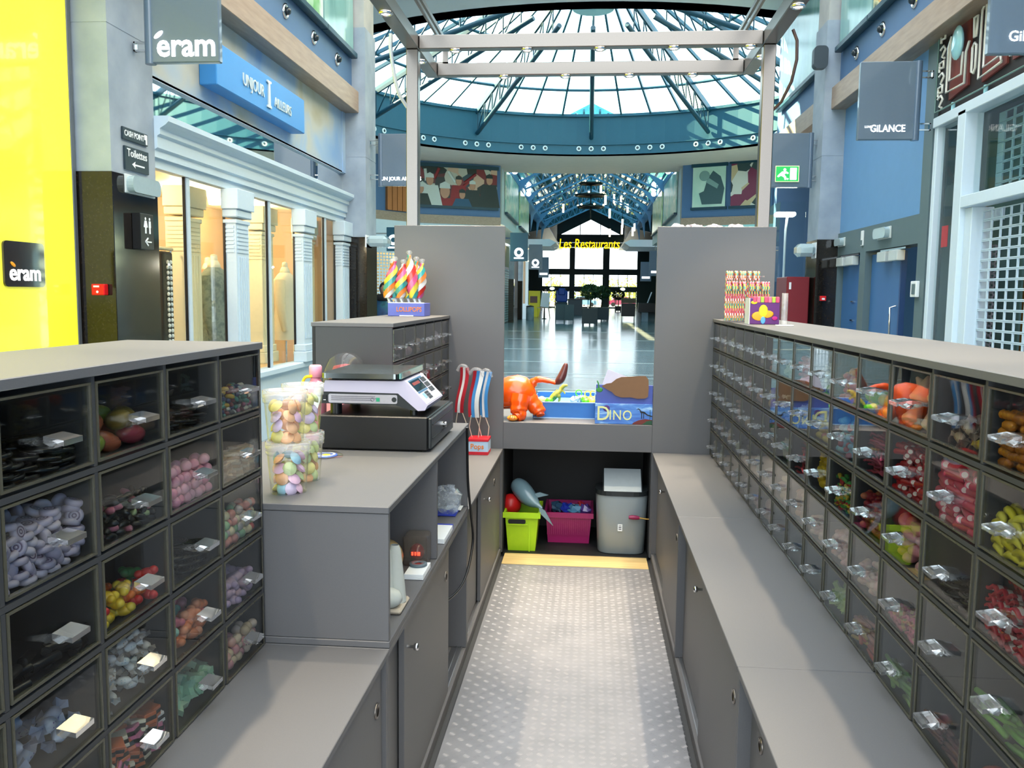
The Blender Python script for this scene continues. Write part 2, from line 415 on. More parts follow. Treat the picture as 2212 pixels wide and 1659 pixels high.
# ring beam of the dome
def ring():
    N = 96; mb = MB(); V = []; F = []
    prof = [(RR, RZ), (RR, RZ+.32), (RR-.04, RZ+.33), (RR-.04, RZ+.36), (RR, RZ+.37), (RR, RZ+1.3), (RR-.06, RZ+1.31), (RR-.06, RZ+1.4), (RR+.4, RZ+1.4), (RR+.4, RZ)]
    for i in range(N):
        a = 2*PI*i/N
        for r, z in prof: V.append((CX+r*math.sin(a), RCY+r*math.cos(a), z))
    k = len(prof)
    for i in range(N):
        for j in range(k):
            F.append([i*k+j, i*k+(j+1)%k, ((i+1)%N)*k+(j+1)%k, ((i+1)%N)*k+j])
    mb.add(V, F); struct('ceiling_ring_beam', mb, m_teal)
    # round lights in threes
    first = None; n = 0
    for g in range(-4, 5):
        for j in (-1, 0, 1):
            a = math.radians(g*15+j*3.15); p = Vector((CX+(RR-.012)*math.sin(a), RCY+(RR-.012)*math.cos(a), RZ+.2))
            lab = '%s round light of the %s trio from the left in the teal ring beam' % (('left', 'middle', 'right')[j+1], ORDN[g+4])
            if first is None:
                first = empty('ring_light', p, lab, 'wall light', 'round lights on the ring beam'); ORG[first.name] = p
                t = first
                put('rim', MB().lathe([(.048, 0), (.05, -.03), (.085, -.02), (.09, 0)], p, 14, ax='y'), mat('white_rim', '#dfeaea', .3), t)
                put('lens', MB().cyl((p.x, p.y-.012, p.z), (p.x, p.y, p.z), .05, n=12), mat('dark_lens', '#26333c', .1), t)
                t.rotation_euler = (0, 0, -a)
            else:
                t = dup_tree(first, p, lab); t.rotation_euler = (0, 0, -a)
            n += 1
ring()
# dome: panes, glazing bars, trusses (each a rotated copy)
def dome():
    c = Vector((CX, RCY, 0)); z0, z1, r0, r1 = RZ+1.4, RZ+3.55, RR+.1, 1.9
    root = empty('glazed_dome', c, 'conical glass dome roof on teal steel ribs over the rotunda', 'glass dome')
    def P(r, a, dz=0): return (CX+r*math.sin(a), RCY+r*math.cos(a), lerp(z0, z1, (r0-r)/(r0-r1))+dz)
    st = 2*PI/48
    def mk(name, ra, rb, material):
        V = [P(ra, .003), P(ra, st-.003), P(rb, st-.003), P(rb, .003)]; V2 = [(p[0], p[1], p[2]+.02) for p in V]
        mb = MB().add(V+V2, [(0,1,2,3),(7,6,5,4),(0,4,5,1),(1,5,6,2),(2,6,7,3),(3,7,4,0)])
        o = bpy.data.objects.new(name, mb.mesh(name, [material], c)); COL.objects.link(o); o.parent = root; ORG[o.name] = c
        return o
    rm = 6.5
    for ra, rb in ((r0, rm), (rm, 4.2), (4.2, r1)):
        p0 = mk('glass_pane', ra, rb, m_dome_glass)
        for i in range(1, 48): dup(p0, root, c, (0, 0, i*st))
    mb = MB().frame(P(r0, 0, -.05), P(r1, 0, -.05), .06, .1)
    b0 = bpy.data.objects.new('glazing_bar', mb.mesh('glazing_bar', [m_teal], c)); COL.objects.link(b0); b0.parent = root; ORG[b0.name] = c
    for i in range(1, 48): dup(b0, root, c, (0, 0, i*st))
    for r in (rm, 4.2, r1):
        mb = MB(); mb.tube([P(r, 2*PI*i/48, -.06) for i in range(49)], .045, 6, caps=False); put('ring_purlin', mb, m_teal, root)
    # truss
    mb = MB(); bz = lambda r: lerp(RZ+.55, RZ+2.6, (RR-r)/(RR-r1))
    B = lambda r: (CX, RCY+r, bz(r))
    T = lambda r: P(r, 0, -.16)
    mb.cyl(B(RR-.05), B(r1), .075, n=8); mb.frame(T(r0-.1), T(r1), .07, .1)
    rr = [RR-.1-i*.62 for i in range(10)]
    for i, r in enumerate(rr):
        if r < r1+.1: break
        mb.cyl(B(r), T(r), .022, n=6)
        if i+1 < len(rr) and rr[i+1] > r1: mb.cyl(B(r), T(rr[i+1]), .022, n=6)
    t0 = bpy.data.objects.new('roof_truss', mb.mesh('roof_truss', [m_tealdk], c)); COL.objects.link(t0); t0.parent = root; ORG[t0.name] = c
    for i in range(1, 12): dup(t0, root, c, (0, 0, i*PI/6))
    put('hub', MB().lathe([(.55, 0), (.6, .08), (.6, .9), (.5, 1)], (CX, RCY, RZ+2.5), 20, caps=True), mat('pale_hub', '#9fc4cf', .3), root)
    put('lantern_cap', MB().lathe([(r1, 0), (r1+.05, .1), (.3, .7), (0.01, .75)], (CX, RCY, z1), 24), m_dome_glass, root)
dome()

# ------------------------------------------------------------------ columns of the near gallery
def column(s, y0, y1, v0, nm, gz, where):
    X = lambda v: CX+s*v
    t = empty('gallery_column', (X(v0+.14), (y0+y1)/2, ZF), 'blue-grey concrete column with black granite base, '+where, 'column', 'gallery columns')
    put('granite_base', MB().bbox(X(v0-.01), X(v0+.4), y0-.01, y1+.01, ZF, gz, .004), m_gran, t)
    put('shaft', MB().box(X(v0), X(v0+.4), y0, y1, gz, 3.56).box(X(v0+.003), X(v0+.4), y0+.003, y1-.003, 3.56, 3.575).box(X(v0), X(v0+.4), y0, y1, 3.575, 5.4), m_conc, t)
    put('capital', MB().box(X(v0+.02), X(v0+.4), y0+.02, y1-.02, 5.4, RZ), m_concp, t)
    return t
column(-1, 6.37, 7.04, 3.54, 'left', 2.49, 'beside the yellow shopfront')
column(-1, 12.72, 13.32, 3.24, 'left', 2.42, 'beyond the white pilastered shop')
column(1, 12.72, 13.32, 3.24, 'right', 2.42, 'next to the blue double doors')

# sky-side closing of far hall comes in its own section
# ================================================================== FAR GALLERY (y 35 .. 114)
m_pic = ramp_mat('pale_green_picture', [(.2, '#3f7f70'), (.45, '#9fcfc0'), (.6, '#dfe9d8'), (.8, '#6fa98c')], scale=1.4, rough=.25, detail=3, distort=1)
m_pic2 = ramp_mat('yellow_green_picture', [(.2, '#7f9f60'), (.5, '#d8dfb0'), (.8, '#8fbfa8')], scale=1.6, rough=.25, detail=3, distort=1)
m_roofglass = pane_mat('striped_roof_glass', (.30, .58, .64), .6)
def far_hall():
    ye = 57.0
    for s, nm in ((-1, 'left'), (1, 'right')):
        X = lambda v: CX+s*v
        struct('wall_far_upper_'+nm, MB().box(X(3.54), X(4.6), 35.2, 50.5, 4.45, 6.9), m_white)
        struct('wall_far_shops_'+nm, MB().box(X(4.9), X(5.1), 35.2, ye, ZF, 4.45), mat('shop_interior_warm', '#b5a58c', .7))
        struct('wall_far_dark_'+nm, MB().box(X(5.2), X(5.4), 50.5, 70, 4.9, 7.4), m_tealdk)
        struct('wall_court_'+nm, MB().box(X(9), X(9.3), ye, 114, ZF, 9.5), mat('dark_court_wall', '#16323a', .6))
        struct('ceiling_court_'+nm, MB().box(X(3.6), X(9.3), 50.5, 114, 7.4, 7.5), m_tealdk)
        struct('ceiling_slab_'+nm, MB().prism([(X(9), 4.75), (X(2.55), 4.75), (X(2.2), 5.0), (X(2.6), 5.2), (X(9), 5.2)], 'y', 57, 63), m_white)
        for i, (ya, yb, mm) in enumerate(((36.4, 42.3, m_pic), (43.6, 49.8, m_pic2))):
            t = empty('wall_picture', (X(3.5), (ya+yb)/2, 4.95), 'large pale picture panel on far gallery wall, %s side, %s one' % (nm, ('nearer', 'farther')[i]), 'picture', 'pictures of the far gallery')
            put('canvas', MB().box(X(3.46), X(3.52), ya, yb, 5.0, 6.75), mm, t)
            put('bottom_rail', MB().box(X(3.40), X(3.52), ya, yb, 4.92, 5.0), m_tealdk, t)
        # columns and shopfronts under the overhang
        for i, y in enumerate((51.0, 57.6)):
            t = empty('arcade_column', (X(4.55), y, ZF), 'black-based column of the far gallery, %s side, %s one' % (nm, ('nearer', 'farther')[i]), 'column', 'far gallery columns')
            put('granite_base', MB().box(X(4.38), X(4.7), y, y+.4, ZF, 2.5), m_gran, t)
            put('shaft', MB().box(X(4.4), X(4.68), y+.02, y+.38, 2.5, 4.45 if i == 0 else 4.75), m_conc, t)
        # globe lamp clusters
        for i, y in enumerate((38.5, 47)):
            t = empty('globe_lamp', (X(3.3), y, 7.1), 'cluster of white globe lamps at the far gallery eaves, %s side, %s one' % (nm, ('nearer', 'farther')[i]), 'lamp', 'globe lamp clusters')
            for k, (dy, dz) in enumerate(((0, .35), (0, -.15), (.3, .1), (-.3, .1))):
                put('globe', MB().ball((X(3.3), y+dy, 7.1+dz), .13, 10, 8), emis('white_globe', '#f6f8ff', 9), t)
            put('arm', MB().tube([(X(3.3), y, 6.95), (X(3.3), y, 7.45), (X(3.56), y, 7.5)], .02, 6), m_tealdk, t)
    # hanging blade signs
    m_bl = mat('slate_sign', '#54667c', .35); m_bt = mat('teal_sign', '#2c5366', .35); m_ltr = emis('sign_white', '#f4f6fa', 1.2)
    for nm, x0, x1, y, z0, z1, mm, wd, kind in (
        ('teal', -3.27, -2.55, 35.6, 2.95, 4.1, m_bt, 'teal hanging blade sign with a round white emblem, nearest in the far gallery', 'o'),
        ('slate', -3.2, -2.5, 45.5, 2.9, 4.2, m_bl, 'slate hanging blade sign with a round white emblem, second in the far gallery', 'o'),
        ('slate2', -2.89, -2.32, 49, 2.56, 3.7, m_bl, 'small slate hanging blade sign with white mark, left side', 'b'),
        ('slate3', 3.04, 3.69, 46, 2.64, 3.94, m_bl, 'slate hanging blade sign with small white word, right side of far gallery', 'b'),
        ('slate4', 2.8, 3.4, 49.5, 2.42, 3.5, m_bl, 'farther slate hanging blade sign with small white word, right side', 'b')):
        t = empty('blade_sign', ((x0+x1)/2, y, z0), wd, 'sign', 'far blade signs')
        put('board', MB().bbox(x0, x1, y, y+.08, z0, z1, .01), mm, t)
        xc = (x0+x1)/2
        if kind == 'o':
            put('emblem', MB().lathe([(.09, -.01), (.19, -.01), (.19, 0), (.09, 0)], (xc, y, z0+.36), 16, ax='y').box(xc-.2, xc+.2, y-.01, y, z0+.1, z0+.16), m_ltr, t)
        else: put('word', MB().box(xc-.22, xc+.22, y-.01, y, z0+.15, z0+.27), m_ltr, t)
        so = -1 if xc < 0 else 1
        xb = min(x0, CX-3.6) if so < 0 else max(x1, CX+3.62); xa = x0 if so < 0 else x1
        put('bracket', MB().box(xa, xb-so*-.04, y+.02, y+.06, z1-.25, z1-.2).box(xb, xb+so*.04, y+.02, y+.06, z1-.25, 4.452), m_chrome, t)
    # pitched glass roof with trusses and purlins
    root = empty('pitched_glass_roof', (CX, 52, 6.9), 'pitched glass roof with blue steel trusses over the far gallery', 'glass roof')
    ze, zr, y0, y1 = 7.2, 8.95, 35.0, 70.0
    for s in (-1, 1):
        for k in range(7):
            ya, yb = y0+k*5, y0+k*5+4.96
            V = [(CX+s*3.9, ya, ze-.1), (CX+s*3.9, yb, ze-.1), (CX, yb, zr+.1), (CX, ya, zr+.1)]
            put('glass_pane', MB().add(V+[(p[0], p[1], p[2]+.03) for p in V], [(0,1,2,3),(7,6,5,4),(0,4,5,1),(1,5,6,2),(2,6,7,3),(3,7,4,0)]), m_roofglass, root)
        for j in range(1, 12):
            f = j/12
            put('purlin', MB().box(CX+s*lerp(3.8, 0, f)-.04, CX+s*lerp(3.8, 0, f)+.04, y0, y1, lerp(ze, zr, f)-.06, lerp(ze, zr, f)+.03), m_teal, root)
        put('gutter', MB().box(CX+s*3.5, CX+s*4.0, y0, y1, 6.9, 7.15), m_blue, root)
    tr0 = None
    for k in range(6):
        y = 37.5+k*6
        if tr0 is None:
            mb = MB()
            for s in (-1, 1):
                A, Bp = (CX+s*3.6, y, ze-.12), (CX, y, zr-.12); A2, B2 = (CX+s*3.2, y, ze-.42), (CX, y, zr-.75)
                mb.frame(A, Bp, .1, .1); mb.frame(A2, B2, .08, .09)
                for j in range(8):
                    f, g = j/8, (j+1)/8; P = lambda u, v, q: tuple(lerp(u[i], v[i], q) for i in range(3))
                    mb.cyl(P(A, Bp, f), P(A2, B2, f), .025, n=5); mb.cyl(P(A2, B2, f), P(A, Bp, g), .02, n=5)
                # curved haunch at the wall
                mb.prism([(CX+s*3.75, 5.6), (CX+s*3.55, 6.6), (CX+s*3.2, 7.0), (CX+s*2.9, 7.35), (CX+s*3.75, 7.1)], 'y', y-.06, y+.06)
            tr0 = put('roof_truss', mb, m_blue, root)
        else: dup(tr0, root, (ORG[tr0.name].x, y, ORG[tr0.name].z))
    # downstand gable at the end of the glass roof
    struct('wall_gable_downstand', MB().prism([(CX-9, 5.6), (CX-3.0, 7.0), (CX, 8.55), (CX+3.0, 7.0), (CX+9, 5.6), (CX+9, 7.8), (CX, 11), (CX-9, 7.8)], 'y', 70, 70.3), m_teal)
    # court roof
    for s in (-1, 1):
        struct('ceiling_court_slope_%s' % ('left' if s < 0 else 'right'), MB().prism([(CX, 13.0), (CX+s*9.3, 9.0), (CX+s*9.3, 9.2), (CX, 13.2)], 'y', 70.3, 114), m_tealdk)
    # end facade of glass and dark mullions
    m_mull = mat('dark_mullion', '#12343c', .5); m_clear = pane_mat('end_glass', (1, 1, 1), .4)
    fa = empty('end_facade', (CX, 114, ZF), 'glazed end wall of the mall with dark mullions and entrance doors', 'facade')
    xs = [-6.2, -2.7, -2.0, 1.6, 2.45, 6.0]
    put('mullion', MB().box(-9, -6.2, 113.8, 114.2, ZF, 9.0), m_mull, fa); put('mullion', MB().box(6.0, 9, 113.8, 114.2, ZF, 9.0), m_mull, fa)
    put('mullion', MB().box(-2.7, -2.0, 113.6, 114.2, ZF, 9.0), m_mull, fa); put('mullion', MB().box(1.6, 2.45, 113.6, 114.2, ZF, 9.0), m_mull, fa)
    for z0, z1, nmx in ((2.15, 2.75, 'door_head'), (4.25, 5.0, 'transom'), (7.75, 9.4, 'transom')):
        put(nmx, MB().box(-6.2, 6.0, 113.7, 114.15, z0, z1), m_mull, fa)
    put('gable_frame', MB().prism([(CX-9.3, 9.2), (CX-9.3, 9.4), (-3.9, 9.42), (-.2, 11.35), (3.7, 9.42), (CX+9.3, 9.4), (CX+9.3, 9.2), (CX, 13.1)][:0] or [(-9.3, 8.9), (-9.3, 9.3), (-.06, 13.1), (-.06, 11.3), (-3.85, 9.42), (-3.85, 8.9)], 'y', 113.9, 114.1), m_teal, fa)
    put('gable_frame', MB().prism([(9.3, 8.9), (9.3, 9.3), (-.06, 13.1), (-.06, 11.3), (3.7, 9.42), (3.7, 8.9)], 'y', 113.9, 114.1), m_teal, fa)
    for x in (-1.4, 1.2): put('gable_mullion', MB().box(x-.05, x+.05, 113.9, 114.1, 9.4, 10.8), m_mull, fa)
    for a, b in ((-6.2, -2.7), (-2.0, 1.6), (2.45, 6.0)):
        put('glass_pane', MB().box(a, b, 114.0, 114.02, 5.0, 7.75), m_clear, fa); put('glass_pane', MB().box(a, b, 114.0, 114.02, 2.75, 4.25), m_clear, fa)
        n = 4
        for k in range(n):
            xa, xb = lerp(a, b, k/n), lerp(a, b, (k+1)/n)
            d = put('entrance_door', MB().box(xa+.02, xa+.1, 113.95, 114.03, ZF, 2.15).box(xb-.1, xb-.02, 113.95, 114.03, ZF, 2.15).box(xa+.1, xb-.1, 113.95, 114.03, ZF, .12).box(xa+.1, xb-.1, 113.95, 114.03, 2.05, 2.15), m_mull, fa)
            put('door_glass', MB().box(xa+.1, xb-.1, 113.98, 114.0, .12, 2.05), m_clear, d)
        for f in (.33, .66): put('thin_mullion', MB().box(lerp(a, b, f)-.04, lerp(a, b, f)+.04, 113.95, 114.05, 2.75, 4.25), m_mull, fa)
    for x in (-4.9, 4.2):
        put('exit_sign', MB().lathe([(.01, 0), (.32, 0), (.32, -.05), (.01, -.05)], (x, 113.65, 2.45), 16, ax='y').xf(Matrix.Translation((x, 0, 2.45)) @ Matrix.Diagonal((1, 1, .6, 1)) @ Matrix.Translation((-x, 0, -2.45))), emis('white_exit', '#f4fff6', 2), None, 'glowing white oval exit sign over the %s entrance doors' % ('left' if x < 0 else 'right'), 'exit sign')
    # yellow sign
    rs = empty('restaurant_sign', (CX, 60, 4.6), 'yellow lettering on a thin rail spanning the far gallery', 'sign')
    m_yel = emis('yellow_letters', '#ffd400', 1.1)
    letters('lettering', 'Les Restaurants', .92, (-.12, 60, 4.78), '-y', m_yel, rs, depth=.08, bold=.006, spacing=.98, sx=.72, shear=.12)
    put('rail', MB().box(-2.9, 2.7, 60.04, 60.1, 4.82, 4.87).box(-2.9, 2.7, 60.04, 60.1, 5.15, 5.19), m_chrome, rs)
    # pendant tube lamps hanging in the court
    tp = None
    for i, (px, pz, py) in enumerate(((-2.1, 8.3, 62), (-1.85, 7.0, 58), (.55, 7.9, 55), (.8, 6.9, 52), (1.4, 7.4, 56), (1.9, 7.5, 58), (2.3, 6.9, 57), (1.1, 6.3, 54), (2.1, 6.2, 60), (1.3, 5.7, 62), (1.9, 5.4, 55), (2.7, 5.5, 58), (3.2, 6.4, 66))):
        lab = 'thin glowing tube pendant hanging in the far gallery, %s from the left' % ORDN[sorted([q[0] for q in ((-2.1,), (-1.85,), (.55,), (.8,), (1.4,), (1.9,), (2.3,), (1.1,), (2.1,), (1.3,), (1.9,), (2.7,), (3.2,))]).index(px)]
        if i == 10: lab = 'thin glowing tube pendant hanging lowest, right of the centre of the far gallery'
        tp = empty('pendant_lamp', (px, py, pz), lab, 'pendant lamp', 'tube pendants')
        put('tube', MB().cyl((px, py, pz), (px, py, pz+.55), .06, n=8), emis('tube_glow', '#fff2c8', 5), tp)
        put('wire', MB().cyl((px, py, pz+.55), (px, py, 8.95-abs(px-CX)*.449), .01, n=5), m_black, tp)
    ch = empty('chandelier', (CX, 54, 7.2), 'dark tiered chandelier with small warm bulbs under the far roof ridge', 'chandelier')
    put('stem', MB().cyl((CX, 54, 6.2), (CX, 54, 8.7), .04, n=6), m_black, ch)
    for k, (z, r) in enumerate(((8.3, .7), (7.6, .95), (6.9, .8))):
        put('tier', MB().lathe([(r, 0), (r+.05, .1), (r-.1, .12), (.2, .25), (.1, .2), (r-.1, 0)], (CX, 54, z), 14), m_black, ch)
        for j in range(6):
            a = j*PI/3+k*.4; put('bulb', MB().ball((CX+r*math.cos(a), 54+r*math.sin(a), z+.16), .06, 8, 6), emis('warm_bulb', '#ffe2a0', 8), ch)
far_hall()

def far_shutter():
    t = empty('far_shutter', (-4.85, 50, ZF), 'closed slatted shutter just inside the far gallery on the left', 'shutter')
    s0 = put('slat', MB().box(-4.9, -4.86, 45, 53.6, .02, .11), mat('pale_far_slat', '#b8ccd2', .4), t)
    for k in range(1, 22): dup(s0, t, ORG[s0.name]+Vector((0, 0, k*.14)))
    put('side_post', MB().box(-4.9, -4.8, 53.6, 54.1, ZF, 3.3), m_white, t); put('dark_backing', MB().box(-4.9, -4.895, 45, 53.6, ZF, 3.2), m_black, t)
    t = empty('far_pilaster', (-4.5, 59.5, ZF), 'white pilaster with panelled pedestal beyond the first far column', 'pilaster')
    put('shaft', MB().box(-4.75, -4.2, 59.5, 59.9, .9, 4.7), m_white, t); put('pedestal', MB().box(-4.85, -4.1, 59.4, 60, ZF, .9), m_white, t); put('lit_strip', MB().box(-4.55, -4.4, 59.49, 59.5, 1.0, 4.4), mat('tan_strip', '#b39a80', .6), t)  # pilaster front carries a plain tan strip
far_shutter()

# ------------------------------------------------------------------ furniture seen far off on the mall floor
def ficus(x, y, w, h, th, label, seed):
    rnd = random.Random(seed)
    t = empty('ficus_planter', (x, y, ZF), label, 'planter', 'ficus planters')
    put('box', MB().bbox(x-w/2, x+w/2, y-w/2, y+w/2, ZF+.12, ZF+h, .01), mat('dark_planter', '#1b2e38', .45), t)
    mb = MB()
    for i in (-1, 1):
        for j in (-1, 1): mb.box(x+i*w*.42-.05, x+i*w*.42+.05, y+j*w*.42-.05, y+j*w*.42+.05, ZF, ZF+.12)
    mb.box(x-.04, x+.04, y-w*.45, y-w*.4, ZF, ZF+.12); put('foot', mb, mat('dark_planter', '#1b2e38', .45), t)
    put('trunk', MB().tube([(x, y, ZF+h-.02), (x+.04, y, ZF+h+.5), (x-.03, y+.05, ZF+h+th*.55)], [.05, .04, .03], 8), mat('bark', '#4b3a2a', .8), t)
    mb = MB()
    for i in range(900):
        a, b_, r = rnd.uniform(0, 2*PI), rnd.uniform(-1, 1), rnd.uniform(.5, 1)**.5
        q = math.sqrt(1-b_*b_); R = th*.42
        c = Vector((x+R*r*q*math.cos(a)*1.05, y+R*r*q*math.sin(a), ZF+h+th*.72+R*.8*r*b_)); M = Euler((rnd.uniform(0, 6), rnd.uniform(0, 6), rnd.uniform(0, 6))).to_matrix()
        L = rnd.uniform(.06, .1)
        mb.add([c+M @ Vector(p) for p in ((-L, 0, 0), (0, L*.45, .01), (L, 0, 0), (0, -L*.45, -.01))], [(0,1,2,3)], 0)
    put('foliage', mb, mat('ficus_leaf', '#24401e', .5, var=.4, scale=3), t, kind='stuff')
ficus(0.02, 48, .86, .95, 1.25, 'dark square planter with a leafy ficus tree, in front in the far gallery', 1)
ficus(.75, 56, .95, .9, 1.3, 'dark planter with a denser ficus tree, behind the first planter', 2)
ficus(2.9, 90, .6, .6, 1.6, 'small dark ficus planter near the entrance doors', 3)
def far_bits():
    m_sl = mat('slate_board', '#4a5a62', .6); m_yl = mat('yellow_kiosk', '#c9c020', .5)
    for i, (x, y) in enumerate(((-1.75, 52), (-1.2, 51.5))):
        t = empty('menu_board', (x, y, ZF), ('slate free-standing menu board left of the planter, nearer the wall', 'slate free-standing menu board just left of the planter')[i], 'menu board', 'menu boards')
        put('board', MB().bbox(x-.28, x+.28, y, y+.04, .12, 1.05, .01), m_sl, t)
        put('leg', MB().box(x-.28, x-.23, y-.15, y+.2, ZF, .12), m_sl, t); put('leg', MB().box(x+.23, x+.28, y-.15, y+.2, ZF, .12), m_sl, t)
    t = empty('yellow_counter', (-4.3, 66, ZF), 'tall yellow shop counter beside the far left column', 'counter')
    put('body', MB().box(-4.6, -3.75, 66, 66.6, ZF, 1.9).box(-4.6, -3.9, 65.9, 66, ZF, .7), m_yl, t); put('screen', MB().box(-4.5, -3.95, 65.97, 66, 1.0, 1.5), mat('dark_screen', '#3a1c18', .4), t)
    t = empty('easel_board', (-3.3, 62, ZF), 'white board leaning on a brown easel in the far gallery', 'easel')
    put('panel', MB().box(-.3, .3, -.02, .02, 0, 1.0).xf(Matrix.Translation((-3.2, 62, .75)) @ Matrix.Rotation(.1, 4, 'Y')), m_white, t); put('easel_leg', MB().frame((-3.6, 62.1, ZF), (-3.15, 62.05, 2.0), .05, .05).frame((-2.8, 62.1, ZF), (-3.1, 62.05, 2.0), .05, .05), m_wood, t)
    t = empty('cafe_table', (-3.1, 60, ZF), 'small brown cafe table with dark pedestal in the far left', 'table')
    put('top', MB().cyl((-3.1, 60, .7), (-3.1, 60, .74), .5, n=18), m_wood, t); put('pedestal', MB().lathe([(.25, 0), (.06, .06), (.05, .74)], (-3.1, 60, ZF), 12), m_black, t)
    t = empty('steel_bin', (-3.95, 57.2, ZF), 'grey steel litter bin by the far left column', 'bin')
    put('body', MB().lathe([(.24, 0), (.26, .03), (.26, .82), (.22, .88)], (-3.85, 56.5, ZF), 16, caps=True), m_conc, t); put('lid', MB().lathe([(.27, .88), (.27, .92), (.05, .97)], (-3.85, 56.5, ZF), 16, caps=True), m_black, t)
    t = empty('blue_display', (-2.45, 75, ZF), 'stack of bright blue packages on a stand in the far gallery', 'display stand')
    put('packs', MB().bbox(-2.9, -1.9, 75, 75.6, 1.0, 2.0, .08).bbox(-2.7, -2.1, 74.9, 75.4, 1.6, 2.2, .08), mat('royal_blue', '#1f4fae', .4, var=.3, scale=5), t); put('stand', MB().box(-2.9, -1.9, 75, 75.6, ZF, 1.0), m_sl, t)
    t = empty('counter_island', (-1.2, 72, ZF), 'dark slate service counter behind the menu boards', 'counter')
    put('body', MB().bbox(-1.8, -.6, 72, 73, ZF, 1.25, .02), mat('dark_counter', '#33404a', .4), t); put('worktop', MB().box(-1.85, -.55, 71.95, 73.05, 1.25, 1.3), m_black, t)
    t = empty('service_cart', (2.55, 58, ZF), 'dark service cart with a wicker tray, right side of far gallery', 'cart')
    put('body', MB().bbox(2.1, 3.0, 58, 58.8, .25, 1.1, .02), m_black, t); put('tray', MB().box(2.1, 3.0, 58, 58.8, 1.12, 1.45), mat('wicker', '#6b5b48', .8, var=.3, scale=20), t)
    for i, (a, b) in enumerate(((2.12, 58.02), (2.94, 58.02), (2.12, 58.74), (2.94, 58.74))): put('leg', MB().cyl((a+.02, b+.02, ZF), (a+.02, b+.02, .26), .025, n=6), m_chrome, t)
    t = empty('dark_desk', (3.7, 57, ZF), 'dark reception desk with leaning boards beside the right column', 'desk')
    put('body', MB().bbox(3.15, 4.2, 57.2, 57.9, .55, 1.15, .02), m_black, t); put('leg', MB().box(3.4, 3.8, 57.3, 57.8, ZF, .55), m_conc, t)
    put('leaning_board', MB().box(-.02, .02, 0, .5, 0, .75).xf(Matrix.Translation((3.75, 57.3, 1.15)) @ Matrix.Rotation(.35, 4, 'Y')), m_white, t)
    t = empty('fire_extinguisher', (4.05, 53, ZF), 'red fire extinguisher standing by the far right wall', 'fire extinguisher')
    put('cylinder', MB().lathe([(.1, .12), (.11, .15), (.11, .62), (.05, .72), (.04, .75)], (4.05, 53, ZF), 14, caps=True), mat('extinguisher_red', '#a3141c', .35), t); put('valve', MB().box(4.0, 4.12, 52.97, 53.03, .7, .82), m_black, t); put('stand', MB().cyl((4.05, 53, ZF), (4.05, 53, ZF+.12), .12, n=12), m_black, t)
    t = empty('red_wall_cabinet', (4.15, 53, .85), 'red wall cabinet above the fire extinguisher', 'cabinet')
    put('box', MB().bbox(4.0, 4.35, 53.0, 53.25, .85, 1.95, .02), mat('cabinet_red', '#b02028', .4), t); put('wall_plate', MB().box(3.98, 4.37, 53.25, 53.35, ZF, 2.2), m_conc, t)
    # outside: parked cars and bushes beyond the doors
    for i, (x, y, c, lb) in enumerate(((-1.0, 128, '#7fb6d8', 'light blue car parked outside the entrance, left'), (4.8, 132, '#8a2a48', 'dark red car parked outside the entrance, right'))):
        t = empty('parked_car', (x, y, ZF), lb, 'car')
        put('body', MB().prism([(x-2.1, .25), (x+2.1, .25), (x+2.15, .75), (x+1.35, .9), (x+.8, 1.4), (x-.9, 1.42), (x-1.5, .92), (x-2.15, .8)], 'y', y, y+1.7), mat('car_paint_%d' % i, c, .25, coat=1), t)
        put('window_band', MB().prism([(x-1.3, .93), (x+1.15, .93), (x+.75, 1.33), (x-.85, 1.35)], 'y', y-.01, y+1.71), m_black, t)
        for wx in (-1.3, 1.3): put('wheel', MB().cyl((x+wx, y-.02, .27), (x+wx, y+.2, .27), .32, n=14), m_black, t)
    for i, x in enumerate((-5.5, -.9, 3.0, 6.3)):
        rnd = random.Random(i); mb = MB()
        for k in range(300):
            c = Vector((x+rnd.gauss(0, .9), 140+rnd.gauss(0, .7), 2.2+rnd.gauss(0, .9))); M = Euler((rnd.uniform(0, 6), rnd.uniform(0, 6), 0)).to_matrix(); L = .25
            mb.add([c+M @ Vector(p) for p in ((-L, 0, 0), (0, L*.6, 0), (L, 0, 0), (0, -L*.6, 0))], [(0,1,2,3)])
        t = empty('street_tree', (x, 140, ZF), 'yellow-green bush tree outside the end windows, %s from the left' % ORDN[i], 'tree', 'trees outside')
        put('foliage', mb, mat('yellow_foliage', '#a9b04a', .6, var=.3, scale=2), t, kind='stuff'); put('trunk', MB().cyl((x, 140, ZF-.05), (x, 140, 2), .12, n=8), mat('bark', '#4b3a2a', .8), t)
far_bits()
# ================================================================== LEFT SIDE SHOPS AND SIGNS
m_yellow = mat('yellow_lacquer_glass', '#efee38', .15, coat=.6, var=.03, scale=1, emit=.4, emitcol='#f4f048')  # emission added in place of the lamps that light this lacquered glass
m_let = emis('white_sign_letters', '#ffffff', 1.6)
m_sky = ramp_mat('painted_sky', [(.3, '#6f9fd8'), (.5, '#9db7d2'), (.62, '#b9bdb8'), (.75, '#a9a68e')], scale=.9, rough=.6, detail=3, distort=.6)
m_cornice = mat('pale_blue_white_paint', '#c3d6e4', .45, var=.03)
m_cream = mat('cream_plaster', '#f0e2bb', .6, var=.05)
m_tan = mat('tan_wall', '#c9ad84', .7, var=.06, scale=3)
m_sig = mat('slate_blade', '#5f6f7e', .3, coat=.6, var=.03)
m_sigbk = mat('dark_sign_plate', '#26353d', .35)
m_prt = mat('white_print', '#e9eef0', .5, var=.02)

